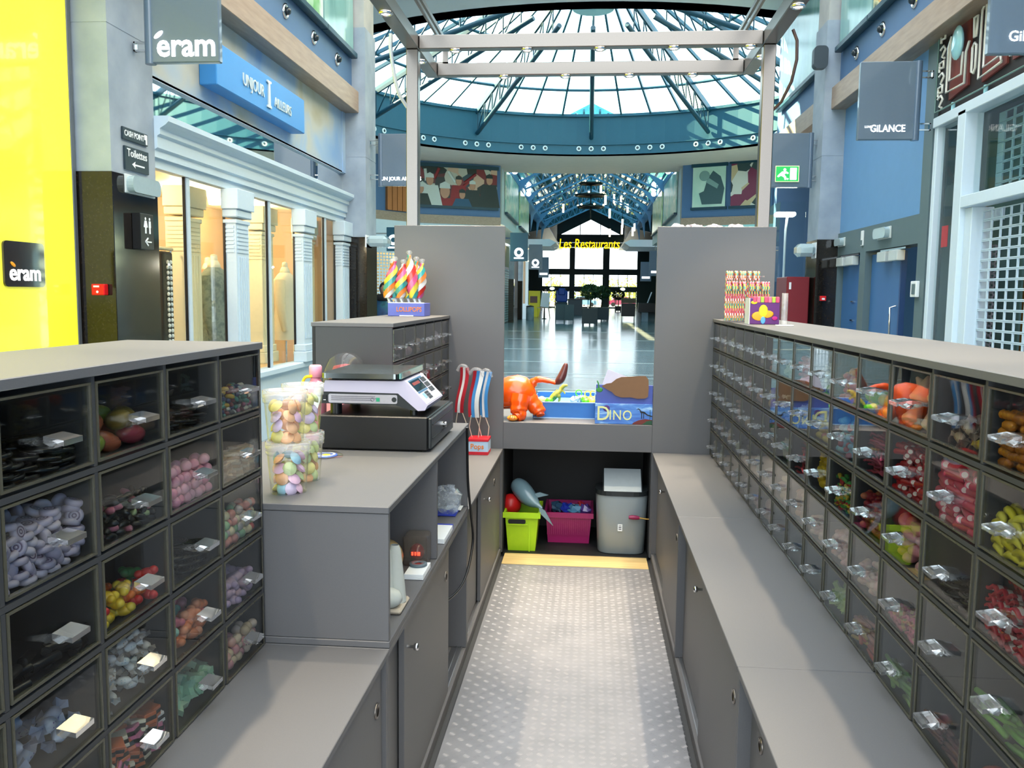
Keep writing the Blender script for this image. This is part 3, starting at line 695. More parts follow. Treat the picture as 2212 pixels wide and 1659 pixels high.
# yellow shopfront
ys = empty('yellow_shopfront', (-3.9, 4.5, ZF), 'glowing yellow backlit glass shopfront panel on the near left', 'shopfront')
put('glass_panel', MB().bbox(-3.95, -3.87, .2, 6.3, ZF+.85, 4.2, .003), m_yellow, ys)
put('edge_trim', MB().bbox(-3.96, -3.865, 6.3, 6.345, ZF, 4.2, .004), m_trim, ys)
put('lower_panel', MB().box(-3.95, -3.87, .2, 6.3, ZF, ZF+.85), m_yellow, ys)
pl = empty('logo_plaque', (-3.86, 5.7, 1.6), 'square black plaque with white and orange shop lettering on the yellow panel', 'sign')
put('plate', MB().prism(rrect(5.47, 5.90, 1.615, 1.92, .03), 'x', -3.868, -3.855), mat('dark_brown_gloss', '#2a211c', .08, coat=1), pl)
letters('lettering', 'eram', .155, (-3.853, 5.685, 1.66), '+x', m_let, pl, depth=.004, bold=.0025, sx=1.05)
put('accent', MB().ball((-3.852, 5.555, 1.765), (.003, .03, .013), 10, 8, rot=Matrix.Rotation(-.5, 3, 'X')), mat('orange_accent', '#f0a020', .4), pl)

# signs on the first left column
def plate_sign(name, y0, y1, z0, z1, label, xf=-3.6):
    t = empty(name, (xf, (y0+y1)/2, z0), label, 'sign')
    put('plate', MB().bbox(xf, xf+.018, y0, y1, z0, z1, .004), m_sigbk, t); return t
t = plate_sign('cash_point_sign', 6.52, 6.90, 2.755, 2.85, 'small dark direction plate with white words and pointing hand, upper one')
letters('lettering', 'CASH POINT', .062, (-3.58, 6.685, 2.785), '+x', m_prt, t, depth=.002, bold=.001, sx=.82)
put('pointing_hand', MB().box(-3.582, -3.58, 6.84, 6.885, 2.80, 2.84).box(-3.582, -3.58, 6.862, 6.885, 2.765, 2.80), m_prt, t)
t = plate_sign('toilet_sign', 6.54, 6.905, 2.53, 2.71, 'dark plate with white toilets word and left arrow, lower one')
letters('lettering', 'Toilettes', .085, (-3.58, 6.72, 2.635), '+x', m_prt, t, depth=.002, bold=.001, sx=1.0)
put('arrow', MB().box(-3.582, -3.58, 6.68, 6.83, 2.573, 2.585).prism([(6.64, 2.579), (6.69, 2.605), (6.68, 2.579), (6.69, 2.553)], 'x', -3.582, -3.58), m_prt, t)
def emergency_light(y0, y1, z0, z1, xf, s, label):
    t = empty('emergency_light', (xf, (y0+y1)/2, z0), label, 'emergency light', 'emergency lights')
    put('backplate', MB().bbox(xf, xf+s*.02, y0, y1, z0, z1, .005), mat('offwhite_plastic', '#c9d2d2', .4), t)
    put('diffuser', MB().prism(rrect(y0+.01, y1-.01, z0+.008, z1-.008, min(.05, (z1-z0)*.4)), 'x', xf+s*.02, xf+s*.075), mat('frosted_plastic', '#b9d0d6', .15, trans=.25, coat=1), t)
    put('tube', MB().cyl((xf+s*.055, y0+.05, (z0+z1)/2+.01), (xf+s*.055, y1-.05, (z0+z1)/2+.01), .012, n=8), m_prt, t)
emergency_light(6.53, 6.99, 2.35, 2.495, -3.6+.001, 1, 'rounded translucent emergency light on the near left column')
t = empty('washroom_sign', (-3.57, 6.71, 1.92), 'black box sign with two white figures and a left arrow', 'sign')
put('box', MB().bbox(-3.59, -3.52, 6.62, 6.83, 1.925, 2.205, .004), m_black, t)
for yy, w in ((6.70, .03), (6.765, .022)):
    put('figure', MB().ball((-3.519, yy, 2.165), (.001, .012, .012), 10, 6).prism([(yy-.014, 2.15), (yy+.014, 2.15), (yy+w, 2.10) if w > .025 else (yy+.016, 2.10), (yy+.01, 2.095), (yy+.01, 2.05), (yy-.01, 2.05), (yy-.01, 2.095), (yy-w, 2.10) if w > .025 else (yy-.016, 2.10)], 'x', -3.52, -3.517), m_prt, t)
put('arrow', MB().frame((-3.518, 6.69, 1.985), (-3.518, 6.78, 1.985), .008, .01).frame((-3.518, 6.69, 1.985), (-3.518, 6.73, 2.015), .008, .01).frame((-3.518, 6.69, 1.985), (-3.518, 6.73, 1.955), .008, .01), m_prt, t)
t = empty('fire_call_point', (-3.70, 6.34, 1.56), 'small red fire alarm call point on the dark base of the left column', 'call point')
put('box', MB().bbox(-3.755, -3.65, 6.30, 6.358, 1.56, 1.645, .006), mat('alarm_red', '#d01018', .35), t)
put('label_strip', MB().box(-3.735, -3.69, 6.297, 6.30, 1.62, 1.633), m_prt, t); put('button', MB().ball((-3.705, 6.298, 1.585), (.01, .004, .01), 10, 6), m_prt, t)

def blade(name, x0, x1, y, z0, z1, label, s, spine, txt=None, tx=None, tz=None, ts=.1, face=None, sx=1, bold=.001):
    """double-sided blade sign on two brackets; s: side of the wall it hangs on"""
    t = empty(name, ((x0+x1)/2, y, z0), label, 'sign', 'hanging blade signs')
    put('board', MB().bbox(x0, x1, y-.03, y+.03, z0, z1, .008), m_sig, t)
    xs = x0 if s < 0 else x1
    put('spine', MB().cyl((xs, y, z0-.004), (xs, y, z1+.004), .042, n=16), mat('blue_grey_spine', '#55687c', .3, coat=.5), t)
    for zz in (z0+.13, z1-.13):
        put('bracket', MB().box(xs, xs+s*spine, y-.02, y+.02, zz+.025, zz+.037).box(xs, xs+s*spine, y-.02, y+.02, zz-.037, zz-.025).box(xs+s*(spine-.012), xs+s*spine, y-.02, y+.02, zz-.037, zz+.037), m_chrome, t)
    if txt: letters('lettering', txt, ts, (tx, y-.034, tz), '-y', m_let, t, depth=.004, bold=bold, sx=sx)
    return t
t = blade('blade_sign', -3.46, -2.89, 6.75, 3.365, 4.25, 'grey hanging blade sign with large white rounded lettering, near left', -1, .13, 'eram', -3.155, 3.415, .25, bold=.005, sx=.93)
put('accent', MB().ball((-3.375, 6.714, 3.575), (.045, .004, .018), 12, 8, rot=Matrix.Rotation(-.65, 3, 'Y')), m_let, t)
blade('blade_sign', -3.14, -2.55, 13.0, 3.19, 3.95, 'slate hanging blade sign partly behind the left steel post', -1, .17, 'UN JOUR AILLEURS', -2.83, 3.27, .075, sx=.95)

# ------------------------------------------------------------------ white pilastered shop
sh = empty('pilastered_shopfront', (-3.6, 10, ZF), 'pale blue-white classical shopfront with cornice, pilasters and lit windows', 'shopfront')
put('fascia', MB().box(-3.75, -3.62, 7.04, 12.72, 3.34, 4.2), m_sky, sh)
put('fascia_reveal', MB().box(-3.62, -3.6, 12.6, 12.72, 3.34, 4.2), m_sky, sh)
put('mirror_band', MB().box(-3.72, -3.66, 7.04, 12.72, 3.03, 3.34), m_mirror, sh)
put('mirror_top_bead', MB().box(-3.68, -3.62, 7.04, 12.72, 3.335, 3.36), m_cornice, sh)
prof = [(-3.75, 2.70), (-3.60, 2.70), (-3.60, 2.76), (-3.575, 2.775), (-3.575, 2.87), (-3.55, 2.885), (-3.55, 2.93), (-3.50, 2.96), (-3.475, 2.985), (-3.475, 3.03), (-3.75, 3.03)]
put('cornice', MB().prism(prof, 'y', 7.04, 13.15), m_cornice, sh)
put('window_head', MB().box(-3.72, -3.63, 7.04, 12.72, 2.62, 2.70), m_cornice, sh)
put('stall_riser', MB().box(-3.75, -3.6, 7.04, 12.9, ZF, .66), m_cornice, sh)
put('window_sill', MB().bbox(-3.75, -3.55, 7.04, 12.9, .66, .73, .01), m_cornice, sh)
def pilaster(x0, x1, y0, y1, parent, material, nm='pilaster'):
    """x0: wall side, x1: front"""
    s = 1 if x1 > x0 else -1
    p = put(nm, MB().box(x0, x1, y0, y1, .95, 2.30), material, parent)
    mb = MB()
    n = 5
    for i in range(n):
        a = lerp(y0+.03, y1-.03, (i+.25)/n); b = lerp(y0+.03, y1-.03, (i+.75)/n)
        mb.box(x1, x1+s*.008, a, b, 1.02, 1.95)
    for k in range(7):
        zz = 1.99+k*.04; mb.box(x1, x1+s*.009, y0+.03, y1-.03, zz, zz+.022)
        mb.box(x0+s*.02, x1-s*.02, y0-.008, y0, zz, zz+.022)
    put('fluting', mb, material, p)
    put('capital', MB().bbox(x0, x1+s*.015, y0-.015, y1+.015, 2.28, 2.32, .006).bbox(x0, x1+s*.03, y0-.03, y1+.03, 2.34, 2.42, .01).bbox(x0, x1+s*.05, y0-.05, y1+.05, 2.42, 2.62, .006), material, p)
    put('pedestal', MB().bbox(x0, x1+s*.02, y0-.02, y1+.02, .86, .95, .01).bbox(x0, x1+s*.04, y0-.04, y1+.04, .73, .86, .006), material, p)
pilaster(-3.68, -3.55, 8.55, 8.88, sh, m_cornice)
pilaster(-3.68, -3.55, 10.62, 10.97, sh, m_cornice)
pilaster(-3.68, -3.55, 12.35, 12.70, sh, m_cornice)
m_wfr = mat('pale_window_frame', '#b9cbd8', .35)
for i, (a, b, mull) in enumerate(((7.05, 8.55, 7.72), (8.88, 10.62, 9.74), (10.97, 12.35, 11.85))):
    for c, d in ((a, mull-.03), (mull+.03, b)):
        w = put('window_pane', MB().box(-3.672, -3.664, c+.012, d-.012, .73, 2.62), m_shop_glass, sh)
        put('gasket', MB().box(-3.68, -3.655, c, c+.012, .73, 2.62).box(-3.68, -3.655, d-.012, d, .73, 2.62), m_black, w)
    put('window_mullion', MB().bbox(-3.69, -3.64, mull-.03, mull+.03, .73, 2.62, .004), m_wfr, sh)
# shop interior
si = empty('shop_interior', (-5, 10, ZF), 'cream and tan interior of the clothing shop seen through its windows', 'shop interior')
put('back_wall', MB().box(-5.4, -5.3, 7.05, 12.7, ZF, 2.9), m_tan, si); put('end_wall', MB().box(-5.3, -3.75, 12.55, 12.68, ZF, 2.9), m_tan, si)
put('near_wall', MB().box(-5.3, -3.75, 7.05, 7.1, ZF, 2.9), m_tan, si)
put('shop_ceiling', MB().box(-5.3, -3.76, 7.1, 12.55, 2.75, 2.9), m_cream, si); put('window_plinth', MB().box(-5.3, -3.76, 7.1, 12.55, ZF, .55), m_cream, si)
put('dark_panel', MB().box(-4.9, -4.8, 8.4, 8.9, .55, 1.9), mat('dark_curtain', '#3a352f', .8), si)
put('screen_panel', MB().box(-4.7, -4.66, 7.2, 8.15, .55, 2.1), mat('peach_screen', '#e2c49a', .6), si)
put('screen_panel', MB().box(-4.75, -4.7, 9.3, 10.1, .55, 2.0), mat('peach_screen', '#e2c49a', .6), si)
pilaster(-4.15, -3.95, 8.28, 8.62, si, m_cream, 'inner_pilaster'); pilaster(-4.15, -3.95, 10.28, 10.66, si, m_cream, 'inner_pilaster'); pilaster(-4.15, -3.95, 11.95, 12.3, si, m_cream, 'inner_pilaster')
put('ceiling_lamp', MB().lathe([(.02, 0), (.07, 0), (.09, .1), (.09, .14)], (-4.35, 9.9, 2.6), 12), m_ltwhite, si)
for y in (7.6, 9.4, 11.4): point_lamp('shop_lamp', (-4.5, y, 2.55), 42, (1, .80, .52), .08)
def mannequin(x, y, coat, label, scale=1.0):
    t = empty('mannequin', (x, y, .55), label, 'mannequin')
    R = lambda prof, c=(x, y, .55): MB().lathe([(r*scale, z*scale) for r, z in prof], c, 18).xf(Matrix.Translation((x, y, 0)) @ Matrix.Diagonal((.65, 1.0, 1, 1)) @ Matrix.Translation((-x, -y, 0)))
    put('stand', MB().cyl((x, y, .55), (x, y, .57), .14, n=16).cyl((x, y, .57), (x, y, .95), .015), m_chrome, t)
    put('bust', R([(.05, 1.32), (.055, 1.40), (.045, 1.44), (.0, 1.45)]), m_cream, t)
    put('coat', R([(.24, .42), (.23, .62), (.19, .85), (.2, 1.0), (.225, 1.12), (.22, 1.2), (.14, 1.28), (.06, 1.33)]), coat, t)
    for s in (-1, 1): put('sleeve', MB().tube([(x, y+s*.2, 1.75), (x+.02, y+s*.25, 1.5), (x+.05, y+s*.24, 1.25), (x+.07, y+s*.2, 1.1)], [.07, .065, .055, .05], 10), coat, t)
    put('collar', R([(.08, 1.30), (.11, 1.27), (.09, 1.34), (.06, 1.38)]), m_cream, t)
m_coat = ramp_mat('olive_patterned_cloth', [(.35, '#4d5a4c'), (.55, '#7e8672'), (.7, '#56604f')], scale=14, rough=.8)
mannequin(-4.05, 9.15, m_coat, 'headless mannequin in an olive patterned coat in the shop window')
mannequin(-4.5, 10.0, mat('rust_cloth', '#9a6a4a', .8), 'mannequin in a rust brown outfit farther inside the shop')
mannequin(-4.05, 11.35, mat('cream_cloth', '#e6d8b4', .8), 'mannequin in a cream dress in the farthest shop window')
t = empty('beaded_dress_rail', (-4.05, 7.98, .55), 'rail with a dark garment and long dotted bead strings in shop window', 'clothes rail')
put('rail', MB().cyl((-4.05, 7.86, 2.0), (-4.05, 8.2, 2.0), .018), m_cream, t); put('garment', MB().bbox(-4.1, -4.0, 7.93, 8.12, .56, 1.97, .02), mat('black_cloth', '#22201f', .8), t)
for k in range(2):
    mb = MB()
    for j in range(26): mb.ball((-3.985, 7.98+k*.06, .62+j*.05), (.014, .017, .02), 8, 6)
    put('bead_string', mb, m_prt, t)
put('post', MB().cyl((-4.05, 8.17, .55), (-4.05, 8.17, 2.0), .012), m_chrome, t)

# fascia sign box with raised lettering
sb = empty('fascia_sign', (-3.5, 9.2, 3.49), 'bright blue fascia sign box with raised pale lettering and column emblem', 'sign')
put('box', MB().bbox(-3.62, -3.45, 7.95, 10.43, 3.49, 3.885, .008), mat('sky_blue_sign', '#3f8fd6', .4, var=.05, scale=3), sb)
m_cl = mat('pale_bronze_letter', '#cfd6d2', .3, .3)
letters('lettering', 'UNJOUR', .17, (-3.449, 8.83, 3.63), '+x', m_cl, sb, depth=.02, sx=.86)
letters('lettering', 'AILLEURS', .15, (-3.449, 9.68, 3.6), '+x', m_cl, sb, depth=.02, sx=.86)
put('column_emblem', MB().prism([(9.19, 3.55), (9.31, 3.55), (9.31, 3.57), (9.28, 3.58), (9.27, 3.80), (9.31, 3.81), (9.31, 3.83), (9.19, 3.83), (9.19, 3.81), (9.23, 3.80), (9.22, 3.58), (9.19, 3.57)], 'x', -3.449, -3.435), m_cl, sb)

# pictures on the upper walls of the near gallery
m_green = ramp_mat('green_picture', [(.3, '#1d6a48'), (.5, '#6fae6c'), (.6, '#cfe0da'), (.8, '#2f7f74')], scale=.8, rough=.2, distort=.5)
m_grnbl = ramp_mat('sea_green_picture', [(.2, '#3f6f72'), (.5, '#79a7a6'), (.8, '#9fc4c0')], scale=.7, rough=.15, distort=1, vec_scale=(1, 2, .4))
m_flow = ramp_mat('flower_picture', [(.3, '#2b4a30'), (.5, '#d6cf9a'), (.6, '#e2a040'), (.75, '#f0ead0')], scale=4, rough=.2, distort=1)
def wall_pic(s, y0, y1, z0, z1, mm, label):
    X = lambda v: CX+s*v
    t = empty('wall_picture', (X(3.4), (y0+y1)/2, z0), label, 'picture', 'upper wall pictures')
    put('canvas', MB().box(X(3.385), X(3.41), y0, y1, z0+.05, z1), mm, t)
    put('bottom_rail', MB().bbox(X(3.33), X(3.43), y0-.03, y1+.03, z0-.03, z0+.05, .01), m_tealdk, t)
    put('hanger', MB().box(X(3.40), X(3.439), y0+.1, y0+.14, z0+.1, z1), m_black, t)
wall_pic(-1, 8.4, 11.2, 4.97, 6.55, m_green, 'green landscape picture on the upper left wall')
wall_pic(-1, 11.27, 12.62, 4.97, 6.55, m_grnbl, 'grey-green picture next to the column on the upper left wall')
wall_pic(1, 8.4, 11.2, 4.97, 6.55, m_flow, 'flower picture on the upper right wall')
wall_pic(1, 11.27, 12.62, 4.97, 6.55, m_grnbl, 'sea-green picture next to the column on the upper right wall')
wall_pic(1, 13.5, 16.45, 4.95, 6.55, m_grnbl, 'pale sea-green picture beyond the right column')

# emergency light on second column, person at the far shutter, rotunda shop on the left
t = empty('emergency_light', (-3.1, 12.68, 2.3), 'rounded emergency light on the second left column', 'emergency light', 'emergency lights')
put('housing', MB().bbox(-3.29, -2.98, 12.72-.06, 12.72+.3, 2.28, 2.44, .05), mat('frosted_plastic', '#b9d0d6', .15, trans=.25, coat=1), t)
put('backplate', MB().box(-3.31, -3.29, 12.7, 13.0, 2.27, 2.45), m_prt, t)
# ================================================================== RIGHT SIDE
XR = 3.48
m_gold = mat('corridor_blocks', '#9a6a22', .7, var=.1)
# blue wall panel, grey frame and doors
bw = struct('wall_right_blue', MB().box(XR, XR+.2, 9.69, 12.73, 2.50, 4.2), m_blue)
fr_ = struct('wall_right_frame', MB().box(XR-.02, XR+.2, 9.45, 9.69, ZF, 4.2).box(XR-.02, XR+.2, 9.69, 12.73, 2.19, 2.50).box(XR-.02, XR+.2, 11.45, 11.68, ZF, 2.19).box(XR-.02, XR+.2, 12.69, 12.73, ZF, 2.19), m_greyfr)
m_door = mat('blue_door', '#3f6fa6', .45, var=.05, scale=4)
d1 = struct('door_1', MB().bbox(XR+.06, XR+.11, 11.69, 12.68, ZF+.01, 2.15, .004), m_door)
for zz in (1.3, 1.55): put('lock_plate', MB().box(XR+.04, XR+.06, 12.1, 12.2, zz, zz+.015), m_chrome, d1)
d2 = struct('door_2', MB().bbox(XR+.06, XR+.11, 10.40, 11.44, ZF+.01, 2.15, .004), m_door)
put('edge_strip', MB().box(XR+.055, XR+.115, 10.36, 10.40, ZF+.01, 2.15), mat('navy_edge', '#2a4a7d', .4), d2)
put('pull_handle', MB().tube([(XR+.06, 10.47, 1.52), (XR-.01, 10.47, 1.5), (XR-.01, 10.45, 1.05), (XR+.06, 10.45, 1.03)], .012, 8), m_chrome, d2)
cor = struct('wall_corridor', MB().box(XR+1.2, XR+1.3, 9.3, 12.8, ZF, 2.6), m_gold)
for j in range(8):
    for i in range(5):
        y0 = 9.32+i*.62+(.31 if j % 2 else 0)
        put('block', MB().bbox(XR+1.17, XR+1.2, y0+.006, y0+.61, ZF+.02+j*.32, ZF+.33+j*.32, .004), m_gold, cor)
struct('wall_corridor_end', MB().box(XR+.2, XR+1.3, 9.3, 9.4, ZF, 2.6), m_gold)
struct('ceiling_corridor', MB().box(XR+.2, XR+1.3, 9.3, 12.73, 2.55, 2.65), m_gold)
point_lamp('corridor_lamp', (XR+.7, 10.1, 2.3), 14, (1, .62, .2), .08)
t = empty('corridor_notice', (XR+1.16, 9.75, 1.35), 'small amber notice on the block wall inside the open door', 'sign'); put('plate', MB().box(XR+1.15, XR+1.168, 9.75, 9.88, 1.35, 1.6), mat('amber_sign', '#c48a1a', .5), t); put('pictogram', MB().lathe([(.02, 0), (.045, 0), (.045, .004), (.02, .004)], (XR+1.146, 9.815, 1.5), 12, ax='x'), m_black, t)
emergency_light(12.35, 12.66, 2.31, 2.43, XR-.02, -1, 'pale emergency light over the left blue door')
emergency_light(10.52, 10.98, 2.30, 2.44, XR-.02, -1, 'pale emergency light over the right blue door')
for i, (ya, yb, zt) in enumerate(((11.95, 12.70, 2.13), (10.25, 10.95, 2.125))):
    t = empty('door_closer', (XR+.02, (ya+yb)/2, zt-.1), 'pair of white door holder boxes above the %s blue door' % ('left', 'right')[i], 'door closer', 'door closers')
    w = (yb-ya)
    put('box', MB().bbox(XR-.04, XR+.05, ya, ya+w*.42, zt-.09, zt+.03, .006), mat('offwhite_plastic', '#c9d2d2', .4), t)
    put('box', MB().bbox(XR-.04, XR+.05, yb-w*.42, yb, zt-.09, zt+.03, .006), mat('offwhite_plastic', '#c9d2d2', .4), t)
    put('track', MB().box(XR, XR+.05, ya-.15, yb, zt+.035, zt+.055), m_chrome, t)
t = empty('smoke_sensor_plate', (XR-.03, 11.58, 2.28), 'slim white vertical plate between the two blue doors', 'wall plate'); put('plate', MB().bbox(XR-.04, XR-.02, 11.54, 11.62, 2.27, 2.46, .004), m_prt, t); put('badge', MB().box(XR-.042, XR-.04, 11.55, 11.61, 2.28, 2.34), m_greyfr, t)
t = empty('alarm_box', (XR-.05, 9.62, 1.62), 'small white alarm box beside the open blue door', 'alarm box'); put('box', MB().bbox(XR-.06, XR-.02, 9.56, 9.72, 1.62, 1.79, .006), m_prt, t); put('cover', MB().bbox(XR-.07, XR-.06, 9.58, 9.66, 1.65, 1.76, .004), m_greyfr, t)
# jeans shop: white frame, side window, shutter, neon sign
sf = empty('shuttered_shopfront', (XR, 7, ZF), 'white framed shopfront with a closed perforated roller shutter', 'shopfront')
m_wf = mat('white_frame_paint', '#d3e3ef', .4, var=.02)
put('thin_post', MB().bbox(XR-.03, XR+.05, 9.30, 9.38, ZF, 3.40, .006), m_wf, sf)
put('post', MB().bbox(XR-.05, XR+.12, 8.60, 8.77, ZF, 3.36, .006), m_wf, sf)
put('head_beam', MB().bbox(XR-.05, XR+.12, 5.0, 9.38, 3.32, 3.42, .006), m_wf, sf)
put('transom', MB().bbox(XR-.05, XR+.12, 5.0, 8.60, 2.45, 2.56, .006), m_wf, sf)
put('jamb', MB().bbox(XR+.0, XR+.2, 8.45, 8.60, ZF, 2.45, .006), m_wf, sf)
put('sign_backing', MB().box(XR+.02, XR+.12, 5.0, 9.44, 3.43, 4.32), mat('dark_brown_board', '#241a18', .5), sf)
put('side_glass', MB().box(XR+.02, XR+.03, 8.78, 9.29, ZF, 3.32), m_shop_glass, sf)
put('side_back', MB().box(XR+.5, XR+.52, 8.5, 9.4, ZF, 3.32), mat('teal_grey_panel', '#5f7f80', .6), sf)
put('side_band', MB().box(XR+.35, XR+.36, 8.6, 9.3, 2.35, 2.47), m_wf, sf)
m_shut = mat('pale_blue_shutter', '#c4d9e8', .35, var=.03)
def slat(y0, y1, z, x, h=.0905, pitch=.178, bar=.024):
    mb = MB(); mb.box(x, x+.014, y0, y1, z, z+.011).box(x, x+.014, y0, y1, z+h-.012, z+h-.003)
    mb.box(x, x+.014, y1-.12, y1, z+.011, z+h-.012)
    y = y1-.12-pitch+bar
    while y > y0:
        mb.box(x+.001, x+.013, y-bar, y, z+.011, z+h-.012); y -= pitch
    return mb
s0 = put('shutter_slat', slat(5.0, 8.56, ZF+.02, XR+.1), m_shut, sf)
for k in range(1, 27): dup(s0, sf, ORG[s0.name]+Vector((0, 0, k*.0905)))
s1 = put('shutter_slat', slat(5.0, 8.48, 2.57, XR+.2, .0905, .178, .03), mat('teal_grey_shutter', '#7fa2aa', .4), sf)
for k in range(1, 8): dup(s1, sf, ORG[s1.name]+Vector((0, 0, k*.0905)))
put('upper_glass', MB().box(XR+.06, XR+.068, 5.0, 8.60, 2.56, 3.32), m_shop_glass, sf)
s2 = put('side_shutter_slat', slat(8.62, 9.26, .5, XR+.3, .045, .09, .02), mat('grey_pink_shutter', '#a39aa0', .5), sf)
for k in range(1, 36): dup(s2, sf, ORG[s2.name]+Vector((0, 0, k*.045)))
put('shop_dark_back', MB().box(XR+1.0, XR+1.05, 4.8, 9.3, ZF, 3.4), mat('dark_red_interior', '#3a1418', .7), sf)
put('red_notice', MB().box(XR+.03, XR+.035, 9.05, 9.2, 2.12, 2.33), mat('alarm_red', '#d01018', .35), sf)
struct('wall_right_shop_side', MB().box(XR+.12, XR+1.1, 9.4, 9.44, ZF, 4.3), m_greyfr)
struct('wall_right_near', MB().box(XR, XR+.2, -4, 5.0, ZF, 4.2), m_blue)
# neon tube sign
ns = empty('neon_sign', (XR-.05, 7.5, 3.46), 'unlit neon tube sign with tall red-backed letters over the shuttered shop', 'sign')
m_neon = mat('pale_neon_tube', '#d9d8cf', .25, coat=1); m_rb = mat('rust_red_letter', '#7a3a34', .5); m_bubble = mat('pale_glass_blob', '#9fd8e0', .1, coat=1)
xs_ = XR-.03
def yz(*pts): return [(xs_, p[0], p[1]) for p in pts]
def neon(pts): put('neon_tube', MB().tube(yz(*pts), .013, 6), m_neon, ns)
put('frame_wire', MB().tube(yz((9.40, 4.29), (9.40, 3.48), (5.2, 3.48), (5.2, 4.29), (9.40, 4.29)), .008, 6), mat('verdigris', '#6f8f88', .5), ns)
for sy, lst in ((1, None),):
    put('letter_body', MB().prism([(9.15, 4.20), (8.72, 4.2), (8.72, 3.6), (9.15, 3.55)], 'x', xs_+.03, xs_+.05), m_rb, ns)
    neon([(9.08, 4.14), (9.14, 4.05), (9.14, 3.62), (8.72, 3.62), (8.72, 3.9), (8.66, 3.98)]); neon([(9.08, 4.1), (9.08, 3.72), (8.80, 3.72), (8.80, 3.92)])
    put('glass_blob', MB().ball((xs_-.03, 8.86, 4.02), (.04, .12, .16), 12, 8), m_bubble, ns)
    neon([(8.58, 4.16), (8.56, 3.98), (8.52, 3.98), (8.5, 4.16), (8.58, 4.16)]); neon([(8.58, 3.9), (8.58, 3.68), (8.53, 3.66), (8.5, 3.7), (8.5, 3.9), (8.54, 3.93), (8.58, 3.9)])
    put('letter_body', MB().prism([(8.42, 4.25), (8.25, 4.25), (8.25, 3.75), (7.95, 3.75), (7.95, 3.6), (8.42, 3.55)], 'x', xs_+.03, xs_+.05), m_rb, ns)
    neon([(8.36, 4.22), (8.42, 4.18), (8.42, 3.58), (7.98, 3.62), (8.0, 3.68), (8.33, 3.66), (8.33, 4.2)])
    put('letter_body', MB().prism([(7.85, 4.1), (7.4, 4.1), (7.4, 3.6), (7.85, 3.6)], 'x', xs_+.03, xs_+.05), m_rb, ns)
    neon([(7.82, 3.62), (7.82, 3.95), (7.62, 4.12), (7.42, 3.95), (7.42, 3.62)]); neon([(7.7, 3.64), (7.72, 3.88), (7.62, 3.95), (7.52, 3.88), (7.52, 3.64)])
    neon([(7.3, 3.6), (7.3, 4.1), (7.0, 3.62), (7.0, 4.1)])
for k, zz in enumerate((4.14, 4.0, 3.86, 3.74, 3.62, 3.52)):
    neon([(9.34, zz+.08), (9.26, zz+.1), (9.22, zz+.06), (9.3, zz), (9.24, zz-.02)] if k % 2 else [(9.34, zz), (9.34, zz+.09), (9.24, zz+.09), (9.24, zz+.03), (9.34, zz+.04)])
put('electrode', MB().cyl((xs_+.02, 9.0, 3.40), (xs_+.02, 9.0, 3.50), .02, n=8).cyl((xs_+.02, 8.3, 3.40), (xs_+.02, 8.3, 3.50), .02, n=8), m_bubble, ns)

t = blade('blade_sign', 2.705, 3.28, 9.45, 3.22, 4.0, 'slate hanging blade sign with white squared lettering beside the blue wall', 1, .15, 'GiLANCE', 3.0, 3.30, .1, sx=.85)
letters('side_word', 'LUNDI', .03, (2.81, 9.415, 3.34), '-y', m_let, t, depth=.003, sx=.9)
t = blade('blade_sign', 2.745, 3.32, 6.6, 3.315, 4.15, 'slate hanging blade sign cut off at the top right corner', 1, .15, 'GiLANCE', 3.07, 3.40, .1, sx=.95)
t = blade('blade_sign', 2.56, 3.09, 13.0, 3.17, 3.93, 'slate hanging blade sign carrying the green exit pictogram', 1, .12)
ex = empty('exit_sign', (2.77, 12.95, 3.25), 'green emergency exit sign with white running figure and door', 'exit sign')
put('panel', MB().bbox(2.61, 2.93, 12.945, 12.968, 3.25, 3.465, .002), emis('exit_green', '#1da04a', .8), ex)
put('border', MB().box(2.605, 2.935, 12.943, 12.946, 3.245, 3.252).box(2.605, 2.935, 12.943, 12.946, 3.462, 3.47).box(2.605, 2.612, 12.943, 12.946, 3.25, 3.465).box(2.928, 2.935, 12.943, 12.946, 3.25, 3.465), emis('pale_yellow_border', '#e8ecae', .7), ex)
put('door_symbol', MB().box(2.81, 2.90, 12.941, 12.945, 3.275, 3.44), m_let, ex)
put('runner', MB().ball((2.735, 12.943, 3.415), (.02, .003, .02), 10, 6).prism([(2.63, 3.32), (2.65, 3.345), (2.70, 3.39), (2.76, 3.39), (2.79, 3.37), (2.78, 3.355), (2.75, 3.365), (2.73, 3.345), (2.76, 3.31), (2.755, 3.275), (2.735, 3.275), (2.73, 3.305), (2.70, 3.325), (2.68, 3.33), (2.65, 3.31)], 'y', 12.941, 12.945), m_let, ex)
put('arrow', MB().box(2.735, 2.775, 12.941, 12.945, 3.282, 3.29).prism([(2.775, 3.272), (2.795, 3.286), (2.775, 3.30)], 'y', 12.941, 12.945), m_let, ex)
t = empty('wall_speaker', (3.1, 12.75, 4.72), 'dark rounded loudspeaker on the right column', 'speaker')
put('shell', MB().prism(rrect(2.98, 3.17, 4.72, 5.02, .06), 'y', 12.56, 12.68), mat('dark_speaker', '#2f3c46', .5), t); put('bracket', MB().box(3.05, 3.1, 12.68, 12.72, 4.8, 4.9), m_black, t)
t = empty('fire_call_point', (3.0, 12.69, 1.56), 'small red call point on the right column base', 'call point')
put('box', MB().bbox(3.24, 3.32, 12.66, 12.71, 1.56, 1.63, .004), mat('alarm_red', '#d01018', .35), t); put('button', MB().box(3.26, 3.30, 12.655, 12.66, 1.575, 1.60), m_prt, t)
t = empty('emergency_light', (3.0, 12.9, 2.28), 'rounded emergency light on the right column beside the red cabinet', 'emergency light', 'emergency lights')
